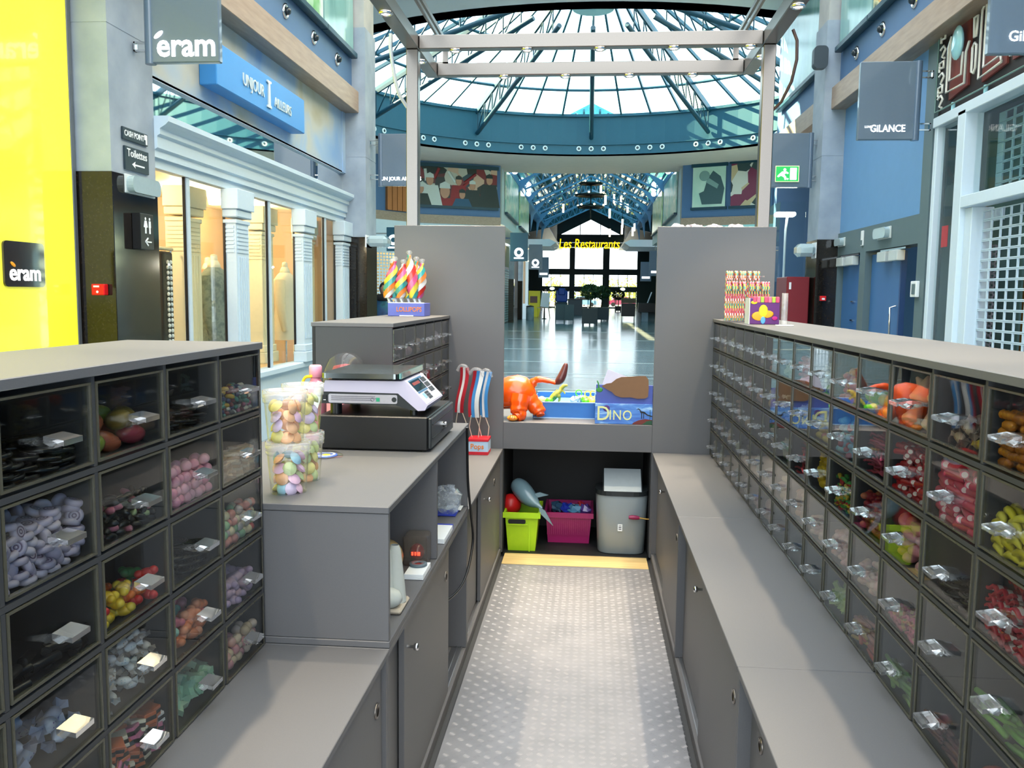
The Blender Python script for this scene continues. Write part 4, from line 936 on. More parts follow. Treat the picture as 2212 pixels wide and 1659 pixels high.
put('housing', MB().bbox(2.9, 3.16, 12.68, 12.95, 2.18, 2.36, .05), mat('frosted_plastic', '#b9d0d6', .15, trans=.25, coat=1), t); put('backplate', MB().box(3.16, 3.18, 12.72, 12.95, 2.16, 2.38), m_prt, t)
t = empty('red_cabinet', (2.96, 12.7, ZF), 'tall dark red metal cabinet beside the right column', 'cabinet')
put('body', MB().bbox(2.82, 3.14, 12.9, 13.6, ZF, 1.90, .008), mat('wine_red_metal', '#7a1a24', .4), t); put('door_leaf', MB().bbox(2.83, 3.13, 12.885, 12.9, ZF+.05, 1.87, .004), mat('wine_red_metal', '#7a1a24', .4), t); put('lock', MB().box(2.86, 2.89, 12.87, 12.885, 1.02, 1.12), m_black, t); put('label_tag', MB().box(2.85, 2.88, 12.88, 12.886, 1.72, 1.82), m_prt, t)

# ------------------------------------------------------------------ rotunda: posters, right hand lit shop, left shutter
def facet_pt(s, f, e=.08):
    a, b = Vector((CX+s*FAC[0][0], FAC[0][1], 0)), Vector((CX+s*FAC[1][0], FAC[1][1], 0)); d = (b-a); n = Vector((-d.y, d.x, 0)).normalized()
    if n.y > 0: n = -n
    return a+d*f+n*e, math.atan2(d.y*s, d.x*s)
def poster(s, f0, f1, z0, z1, mm, label, extra=None, frame=True):
    p0, ang = facet_pt(s, f0); p1, _ = facet_pt(s, f1)
    if s < 0: p0, p1 = p1, p0
    w = (p1-p0).length; M = Matrix.Translation((p0.x, p0.y, z0)) @ Matrix.Rotation(ang, 4, 'Z')
    t = empty('wall_poster', ((p0.x+p1.x)/2, (p0.y+p1.y)/2, z0), label, 'poster', 'rotunda posters')
    put('print', MB().box(0, w, -.02, .0, 0, z1-z0).xf(M), mm, t)
    if frame: put('frame_rail', MB().box(-.06, w+.06, -.05, .0, -.1, 0).xf(M).box(0, 0, 0, 0, 0, 0) if 0 else MB().box(-.06, w+.06, -.05, .03, -.1, -.002).xf(M), m_tealdk, t); put('frame_rail', MB().box(-.06, w+.06, -.05, .03, z1-z0+.002, z1-z0+.13).xf(M), m_tealdk, t)
    if extra:
        for nme, bl, mt in extra(w, z1-z0): put(nme, bl.xf(M), mt, t)
m_crowd = ramp_mat('crowd_print', [(0, '#1d2420'), (.3, '#7a2226'), (.45, '#b9b6a8'), (.58, '#5a1f22'), (.72, '#c8a58c'), (.86, '#24404a')], scale=2.6, rough=.35, kind='voronoi', interp='CONSTANT')
def crowd(w, h):
    rnd = random.Random(5); out = []; skin = mat('printed_skin', '#b98a70', .5); wh = mat('printed_white', '#c9cfca', .5); rd = mat('printed_red', '#8c1f26', .5); dk = mat('printed_dark', '#23302f', .5); bl = mat('printed_blue', '#1f5070', .5)
    figs = [(1.15, .55, .33, rd), (2.95, .35, .26, rd), (.5, .95, .25, wh), (1.75, .95, .2, rd), (2.35, .8, .2, dk), (3.1, 1.05, .22, dk), (.1, .6, .22, dk), (1.9, .45, .2, bl)]
    for i, (fx, fz, r, sh) in enumerate(figs):
        fx = fx*w/3.45
        out.append(('printed_shirt', MB().prism([(fx-r*2, 0), (fx-r*1.3, fz-r*.8), (fx+r*1.3, fz-r*.8), (fx+r*2, 0)], 'y', -.024-.001*i, -.02), sh))
        out.append(('printed_face', MB().ball((fx, -.026-.001*i, fz), (r*.62, .002, r*.85), 12, 8), skin))
        out.append(('printed_cap', MB().prism([(fx-r*.66, fz+r*.3), (fx-r*.6, fz+r*.8), (fx, fz+r*1.1), (fx+r*.6, fz+r*.8), (fx+r*.66, fz+r*.3)], 'y', -.030-.001*i, -.027-.001*i), wh if i % 2 == 0 else dk))
    for i, (ax, bx, az, bz) in enumerate(((.35, .3, .9, 1.35), (.7, .9, 1.0, 1.4), (1.6, 1.3, .9, 1.3), (2.0, 2.5, .9, 1.25), (.9, .15, .4, .85), (1.5, 2.2, .4, .95))):
        k = w/3.45; out.append(('printed_arm', MB().tube([(ax*k, -.024, az), (bx*k, -.024, bz)], .06, 6).xf(Matrix.Translation((0, -.02, 0)) @ Matrix.Diagonal((1, .05, 1, 1))), rd if i % 2 else wh))
    return out
poster(-1, .05, .97, 4.98, 6.42, m_crowd, 'wide poster of cheering fans in red and white, left rotunda wall', crowd)
m_thk = ramp_mat('pale_green_print', [(.3, '#a9cfc0'), (.7, '#cfe4d4')], scale=1.2, rough=.3)
def figure(w, h):
    d = mat('printed_bronze', '#3c5a60', .4); l = mat('printed_bronze_light', '#7fa09c', .4)
    return [('printed_figure', MB().prism([(w*.3, .1), (w*.9, .1), (w*.97, h*.45), (w*.85, h*.75), (w*.62, h*.9), (w*.45, h*.7), (w*.35, h*.4), (w*.2, h*.35)], 'y', -.024, -.02), d),
            ('printed_figure', MB().ball((w*.36, -.026, h*.78), (w*.16, .002, h*.13), 14, 8).prism([(w*.4, h*.62), (w*.75, h*.45), (w*.8, h*.55), (w*.5, h*.72)], 'y', -.03, -.026), l)]
poster(1, .13, .50, 5.0, 6.5, m_thk, 'pale green poster of a crouching bronze figure, right rotunda wall', figure)
m_sq = ramp_mat('street_crowd_print', [(0, '#2a3a3a'), (.25, '#7a2a4a'), (.4, '#d8d8cf'), (.6, '#c9b58f'), (.8, '#33484a')], scale=2.2, rough=.35, kind='voronoi', interp='CONSTANT')
poster(1, .56, .93, 5.0, 6.55, m_sq, 'poster of a crowd scattering on a square, right rotunda wall')
# right rotunda shop: pale cyan fascia, dark band, glazed lit front
rs_ = empty('rotunda_shopfront', (5, 33, ZF), 'lit rotunda shop with pale cyan fascia and glass front on the right', 'shopfront')
def on_facet(i, z0, z1, e0, e1, mm, nme, f0=0, f1=1):
    a, b = Vector((CX+FAC[i][0], FAC[i][1], 0)), Vector((CX+FAC[i+1][0], FAC[i+1][1], 0)); d = b-a; n = Vector((-d.y, d.x, 0)).normalized()
    if n.x > 0: n = -n
    p = [a+d*f0+n*e0, a+d*f1+n*e0, a+d*f1+n*e1, a+d*f0+n*e1]
    return put(nme, MB().prism([(q.x, q.y) for q in p], 'z', z0, z1), mm, rs_)
m_cy = mat('pale_cyan_fascia', '#a9dde2', .4)
for i in (0, 1):
    on_facet(i, 3.45, 4.3, .05, -.2, m_cy, 'fascia'); on_facet(i, 2.95, 3.45, .02, -.2, mat('dark_band', '#2d4048', .4), 'dark_band')
    for k in range(3): on_facet(i, ZF, 2.95, .0, -.02, m_shop_glass, 'window_pane', k/3+.01, (k+1)/3-.01); on_facet(i, ZF, 2.95, .03, -.05, mat('dark_mullion', '#12343c', .5), 'mullion', k/3-.008, k/3+.008)
    on_facet(i, ZF, 4.3, -1.6, -1.7, mat('warm_shop_back', '#d8c8a0', .7), 'shop_back')
letters('lettering', '&M', .55, (7.55, 31.7, 2.98), '-y', emis('gold_letters', '#d8a85a', 1.0), rs_, depth=.04, rotz=-.9)
point_lamp('rotunda_shop_lamp', (5.5, 34.6, 2.6), 120, (1, .9, .7), .03); point_lamp('rotunda_shop_lamp', (8.8, 32.4, 2.6), 120, (1, .9, .7), .03)
# glass case kiosk with a bright lamp and white goods, between rotunda and red cabinet
gk = empty('glass_showcase', (3.0, 16, ZF), 'tall glass showcase with bright lamp and white jewellery busts', 'showcase')
put('glass_panel', MB().box(2.95, 2.96, 14.2, 15.6, .9, 3.1), m_shop_glass, gk); put('glass_panel', MB().box(2.95, 3.35, 14.2, 14.21, .9, 3.1), m_shop_glass, gk)
put('base', MB().box(2.95, 3.35, 14.2, 15.6, ZF, .9), m_wf, gk); put('lamp_pole', MB().tube([(3.2, 14.9, .9), (3.2, 14.9, 2.7), (3.22, 14.9, 2.95)], .02, 8), m_wf, gk)
put('lamp_head', MB().bbox(3.02, 3.34, 14.8, 15.0, 2.93, 3.0, .02), emis('shop_lamp_glow', '#fffbe8', 25), gk)
put('bust', MB().lathe([(.07, 0), (.05, .12), (.1, .25), (.06, .36), (.03, .44), (0, .45)], (3.22, 14.6, .9), 12), m_prt, gk); put('bust', MB().lathe([(.07, 0), (.05, .1), (.09, .2), (.05, .3), (0, .34)], (3.2, 14.3, 1.35), 12), m_prt, gk); put('glass_shelf', MB().box(2.97, 3.34, 14.22, 15.58, 1.34, 1.35), m_shop_glass, gk)
# left rotunda: shutter of a shop, wooden fins, person
ls = empty('rotunda_shutter', (-7.5, 31.5, ZF), 'closed perforated shutter of a rotunda shop on the left', 'shutter')
def on_left(u0, u1, z0, z1, e0, e1, mm, nme, parent):
    a, b = Vector((CX-FAC[1][0], FAC[1][1], 0)), Vector((CX-FAC[2][0], FAC[2][1], 0)); d = (b-a).normalized(); n = Vector((-d.y, d.x, 0))
    if n.x < 0: n = -n
    p = [a+d*u0+n*e0, a+d*u1+n*e0, a+d*u1+n*e1, a+d*u0+n*e1]
    return put(nme, MB().prism([(q.x, q.y) for q in p], 'z', z0, z1), mm, parent)
for k in range(26): on_left(.1, 3.6, .1+k*.115, .1+k*.115+.045, .02, 0, m_shut, 'shutter_slat', ls)
for k in range(24): on_left(.1+k*.15, .15+k*.15, .1, 3.1, .01, -.0, m_shut, 'shutter_rib', ls)
on_left(-.1, 4.4, 3.1, 4.3, .05, -.2, m_white, 'fascia', ls); on_left(-.1, 4.4, ZF, 4.3, -1.2, -1.3, mat('tan_backdrop', '#a08860', .7), 'shop_back', ls)
wf_ = empty('wooden_fins', (-7, 32, 4.6), 'row of upright orange-brown wooden fins on the left rotunda wall', 'wall fins')
for k in range(4): on_left(.5+k*.25, .72+k*.25, 4.66, 5.9, .12, .0, mat('orange_wood', '#b0703f', .5), 'fin', wf_)
t = empty('blade_sign', (-6.95, 31, 3.1), 'teal hanging blade sign with white round emblem behind the left partition', 'sign', 'hanging blade signs')
put('board', MB().bbox(-7.3, -6.6, 31.0, 31.08, 3.1, 3.95, .01), mat('teal_sign', '#2c5366', .35), t); put('emblem', MB().lathe([(.09, -.01), (.19, -.01), (.19, 0), (.09, 0)], (-7.05, 31.0, 3.5), 16, ax='y').box(-7.25, -6.85, 30.99, 31.0, 3.2, 3.26), m_let, t)
put('bracket', MB().box(-8.25, -7.3, 31.02, 31.06, 3.7, 3.75).box(-8.25, -7.3, 31.02, 31.06, 3.3, 3.35), m_chrome, t)

def make_person():
    bx, by = -3.5, 14.4
    t = empty('person', (bx, by, ZF), 'person with dark hair in a blue and teal jacket, back turned, leaning forward', 'person')
    m_j = ramp_mat('blue_teal_jacket', [(.3, '#15304f'), (.5, '#2a4f7a'), (.65, '#1d6a78'), (.8, '#18253c')], scale=6, rough=.7)
    mb = MB()
    def loft(rings, n=16):
        V = []; F = []
        for (cx, cy, cz, rx, ry) in rings:
            for i in range(n): a = 2*PI*i/n; V.append((bx+cx+rx*math.cos(a), by+cy+ry*math.sin(a), cz))
        for j in range(len(rings)-1):
            for i in range(n): F.append([j*n+i, j*n+(i+1)%n, (j+1)*n+(i+1)%n, (j+1)*n+i])
        mb.add(V, F, 0, True)
    loft([(0, 0, .82, .17, .12), (0, .01, 1.0, .18, .13), (.01, .02, 1.2, .20, .14), (.02, .03, 1.38, .215, .13), (.03, .03, 1.48, .17, .11), (.05, .0, 1.53, .08, .075), (.06, -.01, 1.58, .06, .065)])
    for s in (-1, 1):
        mb.tube([(bx+s*.18, by+.03, 1.43), (bx+s*.25, by+.02, 1.28), (bx+s*.27, by-.04, 1.12), (bx+s*.2, by-.18, 1.0), (bx+s*.14, by-.24, .98)], [.075, .065, .055, .045, .04], 12)
        mb.tube([(bx+s*.09, by, .88), (bx+s*.1, by-.02, .5), (bx+s*.1, by+.02, .08), (bx+s*.1, by-.1, .0)], [.1, .075, .05, .04], 12, m=1)
    put('body', mb, [m_j, mat('dark_trousers', '#1c2230', .8)], t)
    put('head', MB().ball((bx+.085, by-.03, 1.66), (.085, .1, .115), 16, 12), mat('skin_tone', '#b98a6c', .6), t)
    put('hair', MB().ball((bx+.083, by-.01, 1.68), (.097, .11, .112), 16, 12), mat('dark_hair', '#15110f', .6, bump=.6, scale=60), t)
    put('scarf', MB().lathe([(.10, 1.47), (.135, 1.50), (.13, 1.55), (.09, 1.585)], (bx+.05, by, 0), 16), mat('black_cloth', '#22201f', .8), t)
make_person()
# ================================================================== KIOSK
m_lam = mat('grey_laminate', '#606062', .5, scale=400, var=.1)
m_lamdk = mat('dark_grey_laminate', '#3a3b3d', .5, scale=400, var=.1)
m_inner = mat('charcoal_interior', '#1a1b1c', .6, scale=60)
m_acry = pane_mat('clear_acrylic', (.84, .86, .86), 1.15)
m_acedge = mat('acrylic_edge', '#4d4b40', .25, spec=.8, var=.2, scale=80)
m_achand = mat('acrylic_handle', '#f4f6f8', .06, trans=.94, ior=1.45, spec=.6, coat=.3)
m_alu = mat('aluminium', '#b9bcc0', .3, 1, scale=80)
m_plate = ramp_mat('tread_plate_aluminium', [(.3, '#77787c'), (.7, '#86868a')], scale=6, rough=.38, detail=8)
m_plate.node_tree.nodes['Principled BSDF'].inputs['Metallic'].default_value = .35
m_plate.node_tree.nodes['Principled BSDF'].inputs['Roughness'].default_value = .5
m_ply = ramp_mat('plywood', [(.3, '#b39a66'), (.7, '#c7b07c')], scale=4, rough=.6, vec_scale=(1, 12, 1))
YB, PIT = 5.26, .2557
RZS = [1.455, 1.294, 1.133, .972, .811, .655]
XLB, XRB = -.514, .397          # bench edges
XLD, XRD = -.852, .737          # display fronts
XLO, XRO = -1.21, 1.10          # outer faces
Y1, Y2 = 2.195, 3.727           # module joints

# deck
deck = empty('kiosk_deck', (CX, 2.5, ZF), 'raised kiosk floor of silver tread plate with plywood strip at its end', 'floor deck')
put('tread_plate', MB().box(XLB+.02, XRB-.02, .2, 5.03, -.02, 0), m_plate, deck)
put('plywood_strip', MB().box(XLB+.02, XRB-.02, 5.03, 5.25, -.02, .002), m_ply, deck)
put('deck_base', MB().box(XLO+.02, XRO-.02, .2, 5.95, ZF, -.02), m_lamdk, deck)
def treads():
    mb = MB(); c = .037; nx = int((XRB-XLB-.06)/c); ny = int((5.03-1.9)/c)
    for i in range(nx+1):
        for j in range(ny):
            px = XLB+.045+i*c*.985; py = 1.93+j*c; a = PI/4 if (i+j) % 2 else -PI/4
            ca, sa = math.cos(a), math.sin(a)
            for k in (-2, -1, 0, 1, 2):
                L = .0125 if abs(k) < 2 else .009; ox, oy = px-sa*k*.0052, py+ca*k*.0052
                dx, dy = ca*L, sa*L; wx, wy = -sa*.0015, ca*.0015
                mb.add([(ox-dx, oy-dy, 0), (ox+wx, oy+wy, 0), (ox+dx, oy+dy, 0), (ox-wx, oy-wy, 0), (ox, oy, .0008)],
                       [(0,3,4), (3,2,4), (2,1,4), (1,0,4)])
    put('tread_bars', mb, mat('tread_bar_metal', '#8a8a8f', .45, .35), deck, kind='stuff')
treads()

# end partitions with the serving opening
part_ = empty('kiosk_end_partition', (CX, YB, 0), 'grey laminate end wall of the kiosk with a serving opening', 'partition')
put('tall_panel', MB().bbox(-1.19, XLB, YB, YB+.02, 0, 2.01, .002), m_lam, part_)
put('tall_panel', MB().bbox(XRB-.005, 1.08, YB, YB+.02, 0, 2.01, .002), m_lam, part_)
put('header_panel', MB().bbox(XLB, XRB-.005, YB, YB+.02, .655, .822, .002), m_lam, part_)
put('serving_shelf', MB().bbox(XLB-.3, XRB+.3, YB+.0205, 5.95, .80, .823, .002), m_lam, part_)
put('side_cabinet', MB().box(-1.19, XLB, YB+.0205, 5.95, 0, .8), m_lamdk, part_)
put('side_cabinet', MB().box(XRB-.005, 1.08, YB+.0205, 5.95, 0, .8), m_lamdk, part_)
put('top_shelf', MB().box(.47, .96, YB+.0205, 5.6, 1.97, 1.988), m_lamdk, part_)
put('storage_floor', MB().box(XLB+.007, XRB-.012, 5.2505, 5.929, -.02, .001), m_inner, part_)
put('storage_back', MB().box(XLB, XRB, 5.93, 5.95, -.02, .8), m_inner, part_)
put('storage_liner', MB().box(XLB, XLB+.006, YB+.02, 5.93, 0, .65).box(XRB-.011, XRB-.005, YB+.02, 5.93, 0, .65).box(XLB, XRB-.01, YB+.02, 5.93, .79, .799), m_inner, part_)

# benches (low cabinets) on both sides
def lock_ring(p, s, parent):
    o = put('lock', MB().lathe([(.011, 0), (.014, .004), (.02, .004), (.02, 0)], (0, 0, 0), 16, ax='x').xf(Matrix.Translation(p) @ Matrix.Scale(s, 4, (1, 0, 0))), m_steel, parent)
    put('keyhole', MB().cyl((p[0]-s*.004, p[1], p[2]), (p[0]+s*.002, p[1], p[2]), .011, n=12), m_black, None) if 0 else None
    return o
def knob(p, s, parent):
    put('knob', MB().lathe([(.005, 0), (.005, .018), (.01, .02), (.0115, .026), (.0105, .033), (.0, .035)], (0, 0, 0), 14, ax='x').xf(Matrix.Translation(p) @ Matrix.Scale(s, 4, (1, 0, 0))), m_chrome, parent)
def bench(name, side, xe, xo, y0, y1, doors, label):
    """doors: list of (ya, yb, plane 0 front / 1 back, knob y or None, lock y or None)"""
    s = 1 if side < 0 else -1          # direction towards the aisle
    t = empty(name, ((xe+xo)/2, (y0+y1)/2, 0), label, 'cabinet', 'low kiosk cabinets')
    put('top_panel', MB().bbox(xo, xe, y0+.0015, y1-.0015, .637, .655, .0015), m_lam, t)
    put('plinth', MB().bbox(xo, xe-s*.006, y0+.001, y1-.001, -.015, .03, .002), m_lam, t)
    put('back_panel', MB().box(xo, xo+s*.015, y0, y1, .03, .637), m_lamdk, t)
    for yy in (y0+.001, y1-.019): put('side_panel', MB().bbox(xo+s*.016, xe-s*.004, yy, yy+.018, .031, .636, .0015), m_lam, t)
    put('slide_rail', MB().box(xe-s*.022, xe-s*.026, y0+.02, y1-.02, .03, .037).box(xe-s*.043, xe-s*.047, y0+.02, y1-.02, .03, .037).box(xe-s*.02, xe-s*.07, y0+.02, y1-.02, .03, .0315), m_alu, t)
    for ya, yb, pl, kn, lk in doors:
        xd = xe-s*(.014+.022*pl)
        d = put('sliding_door', MB().bbox(xd, xd-s*.018, ya, yb, .034, .633, .0015), m_lam, t)
        if kn: knob((xd, kn, .537), s, d)
        if lk: lock_ring((xd, lk, .525), s, d)
    return t
bench('base_cabinet', -1, XLB, XLO, .68, Y1, [(.70, 1.5, 1, None, None), (1.42, 2.165, 0, None, 2.11)], 'grey low cabinet under the near left candy display, with lock')
bench('base_cabinet', -1, XLB, XLO, Y1, Y2, [(2.215, 2.6, 1, None, None), (2.45, 3.27, 0, 2.5, 3.2)], 'grey low cabinet below the till counter, sliding door half open')
bench('base_cabinet', -1, XLB, XLO, Y2, YB-.002, [(3.75, 4.4, 1, None, None), (4.29, 5.24, 0, 4.42, 4.9)], 'grey low cabinet beyond the till counter, left side of the aisle')
bench('base_cabinet', 1, XRB, XRO, .68, Y1, [(.70, 1.5, 0, None, None), (1.4, 2.165, 1, None, 2.04)], 'grey low cabinet nearest on the right, back door showing a lock')
bench('base_cabinet', 1, XRB, XRO, Y1, Y2, [(2.215, 2.98, 0, None, 2.3), (2.9, 3.70, 1, 3.13, None)], 'grey low cabinet in the middle of the right bench')
bench('base_cabinet', 1, XRB, XRO, Y2, YB-.002, [(3.75, 4.5, 0, None, 3.85), (4.4, 5.24, 1, 4.72, None)], 'grey low cabinet at the far end of the right bench')

# till counter block standing on the left bench
tc_ = empty('till_counter', ((XLO+XLB)/2, (Y1+Y2)/2, .655), 'raised grey till counter with two open cubbyholes facing the aisle', 'counter')
put('counter_top', MB().bbox(XLO, XLB, Y1+.005, Y2-.008, 1.022, 1.041, .002), m_lam, tc_)
put('bottom_panel', MB().bbox(XLO, XLB, Y1+.005, Y2-.008, .6555, .674, .002), m_lam, tc_)
put('end_panel', MB().bbox(XLO, XLB-.002, Y1+.007, Y1+.026, .675, 1.021, .001), m_lam, tc_)
put('end_panel', MB().bbox(XLO, XLB-.002, Y2-.028, Y2-.010, .675, 1.021, .001), m_lam, tc_)
put('divider', MB().bbox(-.9, XLB-.002, 2.935, 2.953, .675, 1.021, .001), m_lam, tc_)
put('back_panel', MB().box(-.92, -.905, Y1+.03, Y2-.03, .675, 1.021), m_lamdk, tc_)

# ------------------------------------------------------------------ display cabinets with acrylic bins
m_lab = mat('label_paper', '#e9e9ee', .6)
_door = {}
def handle_mesh(s):
    """clear acrylic pull: wedge-shaped slab with a scooped underside, projecting along s*x"""
    mb = MB()
    prof = [(0, 0), (.012, -.006), (.02, -.001), (.034, -.004), (.034, .005), (.0, .011)]
    mb.prism([(s*p[0], p[1]) for p in prof], 'y', -.026, .026)
    mb.prism([(s*p[0], p[1]) for p in [(0, -.011), (.01, -.010), (.012, -.006), (0, 0)]], 'y', -.015, .015)
    return mb
def display(name, side, xf, xo, y_far, cols, label, far_end=True):
    s = 1 if side < 0 else -1         # towards the aisle
    y0, y1 = y_far-cols*PIT, y_far
    t = empty(name, ((xf+xo)/2, (y0+y1)/2, .655), label, 'display cabinet', 'candy display cabinets')
    put('top_panel', MB().bbox(xo-s*.004, xf+s*.006, y0-.003, y1+(.003 if far_end else 0), 1.452, 1.470, .0015), m_lam, t)
    put('back_panel', MB().box(xo, xo+s*.012, y0, y1, .656, 1.452), m_inner, t)
    put('bottom_panel', MB().box(xo+s*.012, xf-s*.004, y0+.012, y1-.012, .656, .661), m_inner, t)
    for yy, o in ((y0, 0), (y1-.012, 1)):
        put('end_panel', MB().bbox(xo+s*.013, xf, yy, yy+.012, .656, 1.4515, .001), m_lamdk, t)
    sh0 = None
    for r in range(1, 5):
        put('shelf', MB().box(xo+s*.013, xf-s*.001, y0+.013, y1-.013, RZS[r]-.011, RZS[r]-.001), m_lamdk, t)
    d0 = None
    for k in range(1, cols):
        yy = y1-k*PIT
        if d0 is None:
            mb = MB()
            for r in range(5): mb.box(xo+s*.013, xf-s*.001, yy-.005, yy+.005, RZS[r+1]+(.0065 if r == 4 else .0), RZS[r]-(.0115 if r else .0035))
            d0 = put('divider', mb, m_lamdk, t)
        else: dup(d0, t, (ORG[d0.name].x, yy, ORG[d0.name].z))
    # flap doors: clear pane with pale polished edges, and an acrylic pull
    w, h = PIT-.016, .142
    mb = MB(); mb.box(-.002, .002, -w/2+.004, w/2-.004, -h/2+.004, h/2-.004)
    p0 = None
    for k in range(cols):
        for r in range(5):
            yc = y1-(k+.5)*PIT; zc = (RZS[r]+RZS[r+1])/2-.004
            if p0 is None:
                p0 = put('bin_door', MB().box(xf-s*.006, xf-s*.002, yc-w/2+.004, yc+w/2-.004, zc-h/2+.004, zc+h/2-.004), m_acry, t)
                e = MB()
                for a, b, c, d in ((-w/2, -w/2+.004, -h/2, h/2), (w/2-.004, w/2, -h/2, h/2), (-w/2+.004, w/2-.004, -h/2, -h/2+.004), (-w/2+.004, w/2-.004, h/2-.004, h/2)):
                    e.box(xf-s*.009, xf+s*.0005, yc+a, yc+b, zc+c, zc+d)
                e0 = put('bin_edge', e, m_acedge, p0)
                hm = handle_mesh(s).xf(Matrix.Translation((xf-s*.002, yc+.012, zc-.012)))
                h0 = put('handle', hm, m_achand, p0)
                off = [(o_, ORG[o_.name]-ORG[p0.name]) for o_ in (e0, h0)]
            else:
                w0 = ORG[p0.name]; loc = (w0.x, yc, zc-h/2+.004); q = dup(p0, t, loc)
                for o_, f_ in off: dup(o_, q, Vector(loc)+f_)
    return t
display('candy_display', -1, XLD, XLO, 2.193, 6, 'tall grey candy display nearest on the left, rows of clear flap bins')
display('candy_display', -1, XLD, XLO, YB-.002, 6, 'grey candy display behind the till scale, with lollipops on top', far_end=False)
display('candy_display', 1, XRD, XRO, YB-.002, 17, 'long grey candy display along the right side of the kiosk', far_end=False)

# ------------------------------------------------------------------ stainless overhead frame with halogen spots
fr = empty('overhead_frame', (CX, 3, 0), 'brushed stainless steel overhead frame with halogen spotlights above the kiosk', 'steel frame')
XP = (-1.085, 1.005); ZB0, ZB1 = 3.05, 3.13
for x in XP:
    put('post', MB().bbox(x-.036, x+.036, YB+.022, YB+.094, .824, ZB0, .004), m_steel, fr)
    put('side_beam', MB().bbox(x-.04, x+.04, -.6, 5.99, ZB0, ZB1, .004), m_steel, fr)
    put('post', MB().bbox(x-.036, x+.036, -.6, -.528, ZF, ZB0, .004), m_steel, fr)
    sx = 1 if x < 0 else -1
    put('thin_rail', MB().box(x+sx*.07, x+sx*.085, -.5, 5.95, 3.235, 3.26).box(x+sx*.10, x+sx*.115, -.5, 5.95, 3.235, 3.26), m_steel, fr)
    for yy in (.5, 2.9, 5.93): put('rail_bracket', MB().box(x+sx*.075, x+sx*.11, yy, yy+.02, ZB1 if 0 else 3.131, 3.235).box(x, x+sx*.11, yy, yy+.02, 3.131, 3.14), m_steel, fr)
put('cross_beam', MB().bbox(XP[0]+.041, XP[1]-.041, YB+.022, YB+.094, ZB0, ZB1, .004), m_steel, fr)
put('cross_beam', MB().bbox(XP[0]+.041, XP[1]-.041, 5.92, 5.99, ZB0, ZB1, .004), m_steel, fr)
put('cross_beam', MB().bbox(XP[0]+.041, XP[1]-.041, -.6, -.52, ZB0, ZB1, .004), m_steel, fr)
put('thin_crossbar', MB().cyl((XP[0]+.09, 5.955, 3.2475), (XP[1]-.09, 5.955, 3.2475), .0125), m_steel, fr)
m_bulb = emis('halogen_glow', '#fff0d0', 60)
HALO = 85
lamp0 = None
def halogen(x, y, e):
    global lamp0
    p = Vector((x, y, ZB0-.0005))
    if lamp0 is None:
        a = put('spot_ring', MB().lathe([(.036, 0), (.038, -.008), (.028, -.014), (.026, -.004)], p, 18), m_chrome, fr)
        b = put('spot_bulb', MB().lathe([(.0, -.012), (.014, -.0105), (.025, -.006), (.026, -.001)], p, 14), m_bulb, a)
        lamp0 = (a, b, ORG[a.name]-p, ORG[b.name]-p)
    else:
        a = dup(lamp0[0], fr, p+lamp0[2]); dup(lamp0[1], a, p+lamp0[3])
    spot_lamp('halogen_spot', (x, y, ZB0-.03), e, size=1.2, blend=.45, rad=.022)
for x in XP:
    for i in range(7): halogen(x, 5.55-.94*i, HALO)
for px in (-.83, -.40, .03, .46, .90): halogen(px, YB+.058, HALO*.8)
for px in (-.60, -.19, .23, .64): halogen(px, 5.955, HALO*.5)
put('cable', MB().tube([(-1.183, 5.15, 3.10), (-1.186, 5.15, 3.03), (-1.178, 5.16, 2.95), (-1.166, 5.18, 2.85), (-1.15, 5.22, 2.77), (-1.115, 5.30, 2.71)], .011, 8), mat('white_cable', '#c9ccca', .4), fr)
put('cable', MB().tube([(1.10, 5.15, 3.09), (1.125, 5.15, 3.03), (1.13, 5.16, 2.93), (1.115, 5.2, 2.82), (1.075, 5.26, 2.72), (1.035, 5.30, 2.68)], .009, 8), mat('brown_cable', '#4a3530', .4), fr)
# ================================================================== THINGS IN THE KIOSK
def blend_path(pts, n=5):
    """Catmull-Rom resampling"""
    P = [Vector(p) for p in pts]; P = [P[0]*2-P[1]]+P+[P[-1]*2-P[-2]]; out = []
    for i in range(1, len(P)-2):
        for k in range(n):
            t = k/n; a, b, c, d = P[i-1], P[i], P[i+1], P[i+2]
            out.append(.5*((2*b)+(c-a)*t+(2*a-5*b+4*c-d)*t*t+(3*b-a-3*c+d)*t**3))
    out.append(P[-2]); return out
m_mat_black = mat('satin_black_metal', '#0c0c0d', .4, var=.1)
m_lilac = mat('lilac_grey_plastic', '#b9b2c6', .4, var=.02)
m_dkplast = mat('charcoal_plastic', '#1e2224', .45)
# cash drawer
cd_ = empty('cash_register', (-.75, 3.25, 1.041), 'black metal cash drawer under the scale on the till counter', 'cash drawer')
put('casing', MB().bbox(-.955, -.56, 2.995, 3.50, 1.046, 1.166, .004), m_mat_black, cd_)
put('drawer_front', MB().bbox(-.56, -.548, 3.0, 3.495, 1.052, 1.162, .003), mat('grey_black_front', '#2a2d2e', .35), cd_)
put('lip', MB().box(-.549, -.545, 3.02, 3.475, 1.135, 1.139).box(-.549, -.545, 3.02, 3.475, 1.085, 1.088), m_mat_black, cd_)
put('lock', MB().cyl((-.548, 3.25, 1.105), (-.535, 3.25, 1.105), .011, n=14), m_chrome, cd_)
for a, b in ((-.94, 3.02), (-.58, 3.02), (-.94, 3.47), (-.58, 3.47)): put('foot', MB().cyl((a, b, 1.0415), (a, b, 1.047), .012, n=10), m_black, cd_)
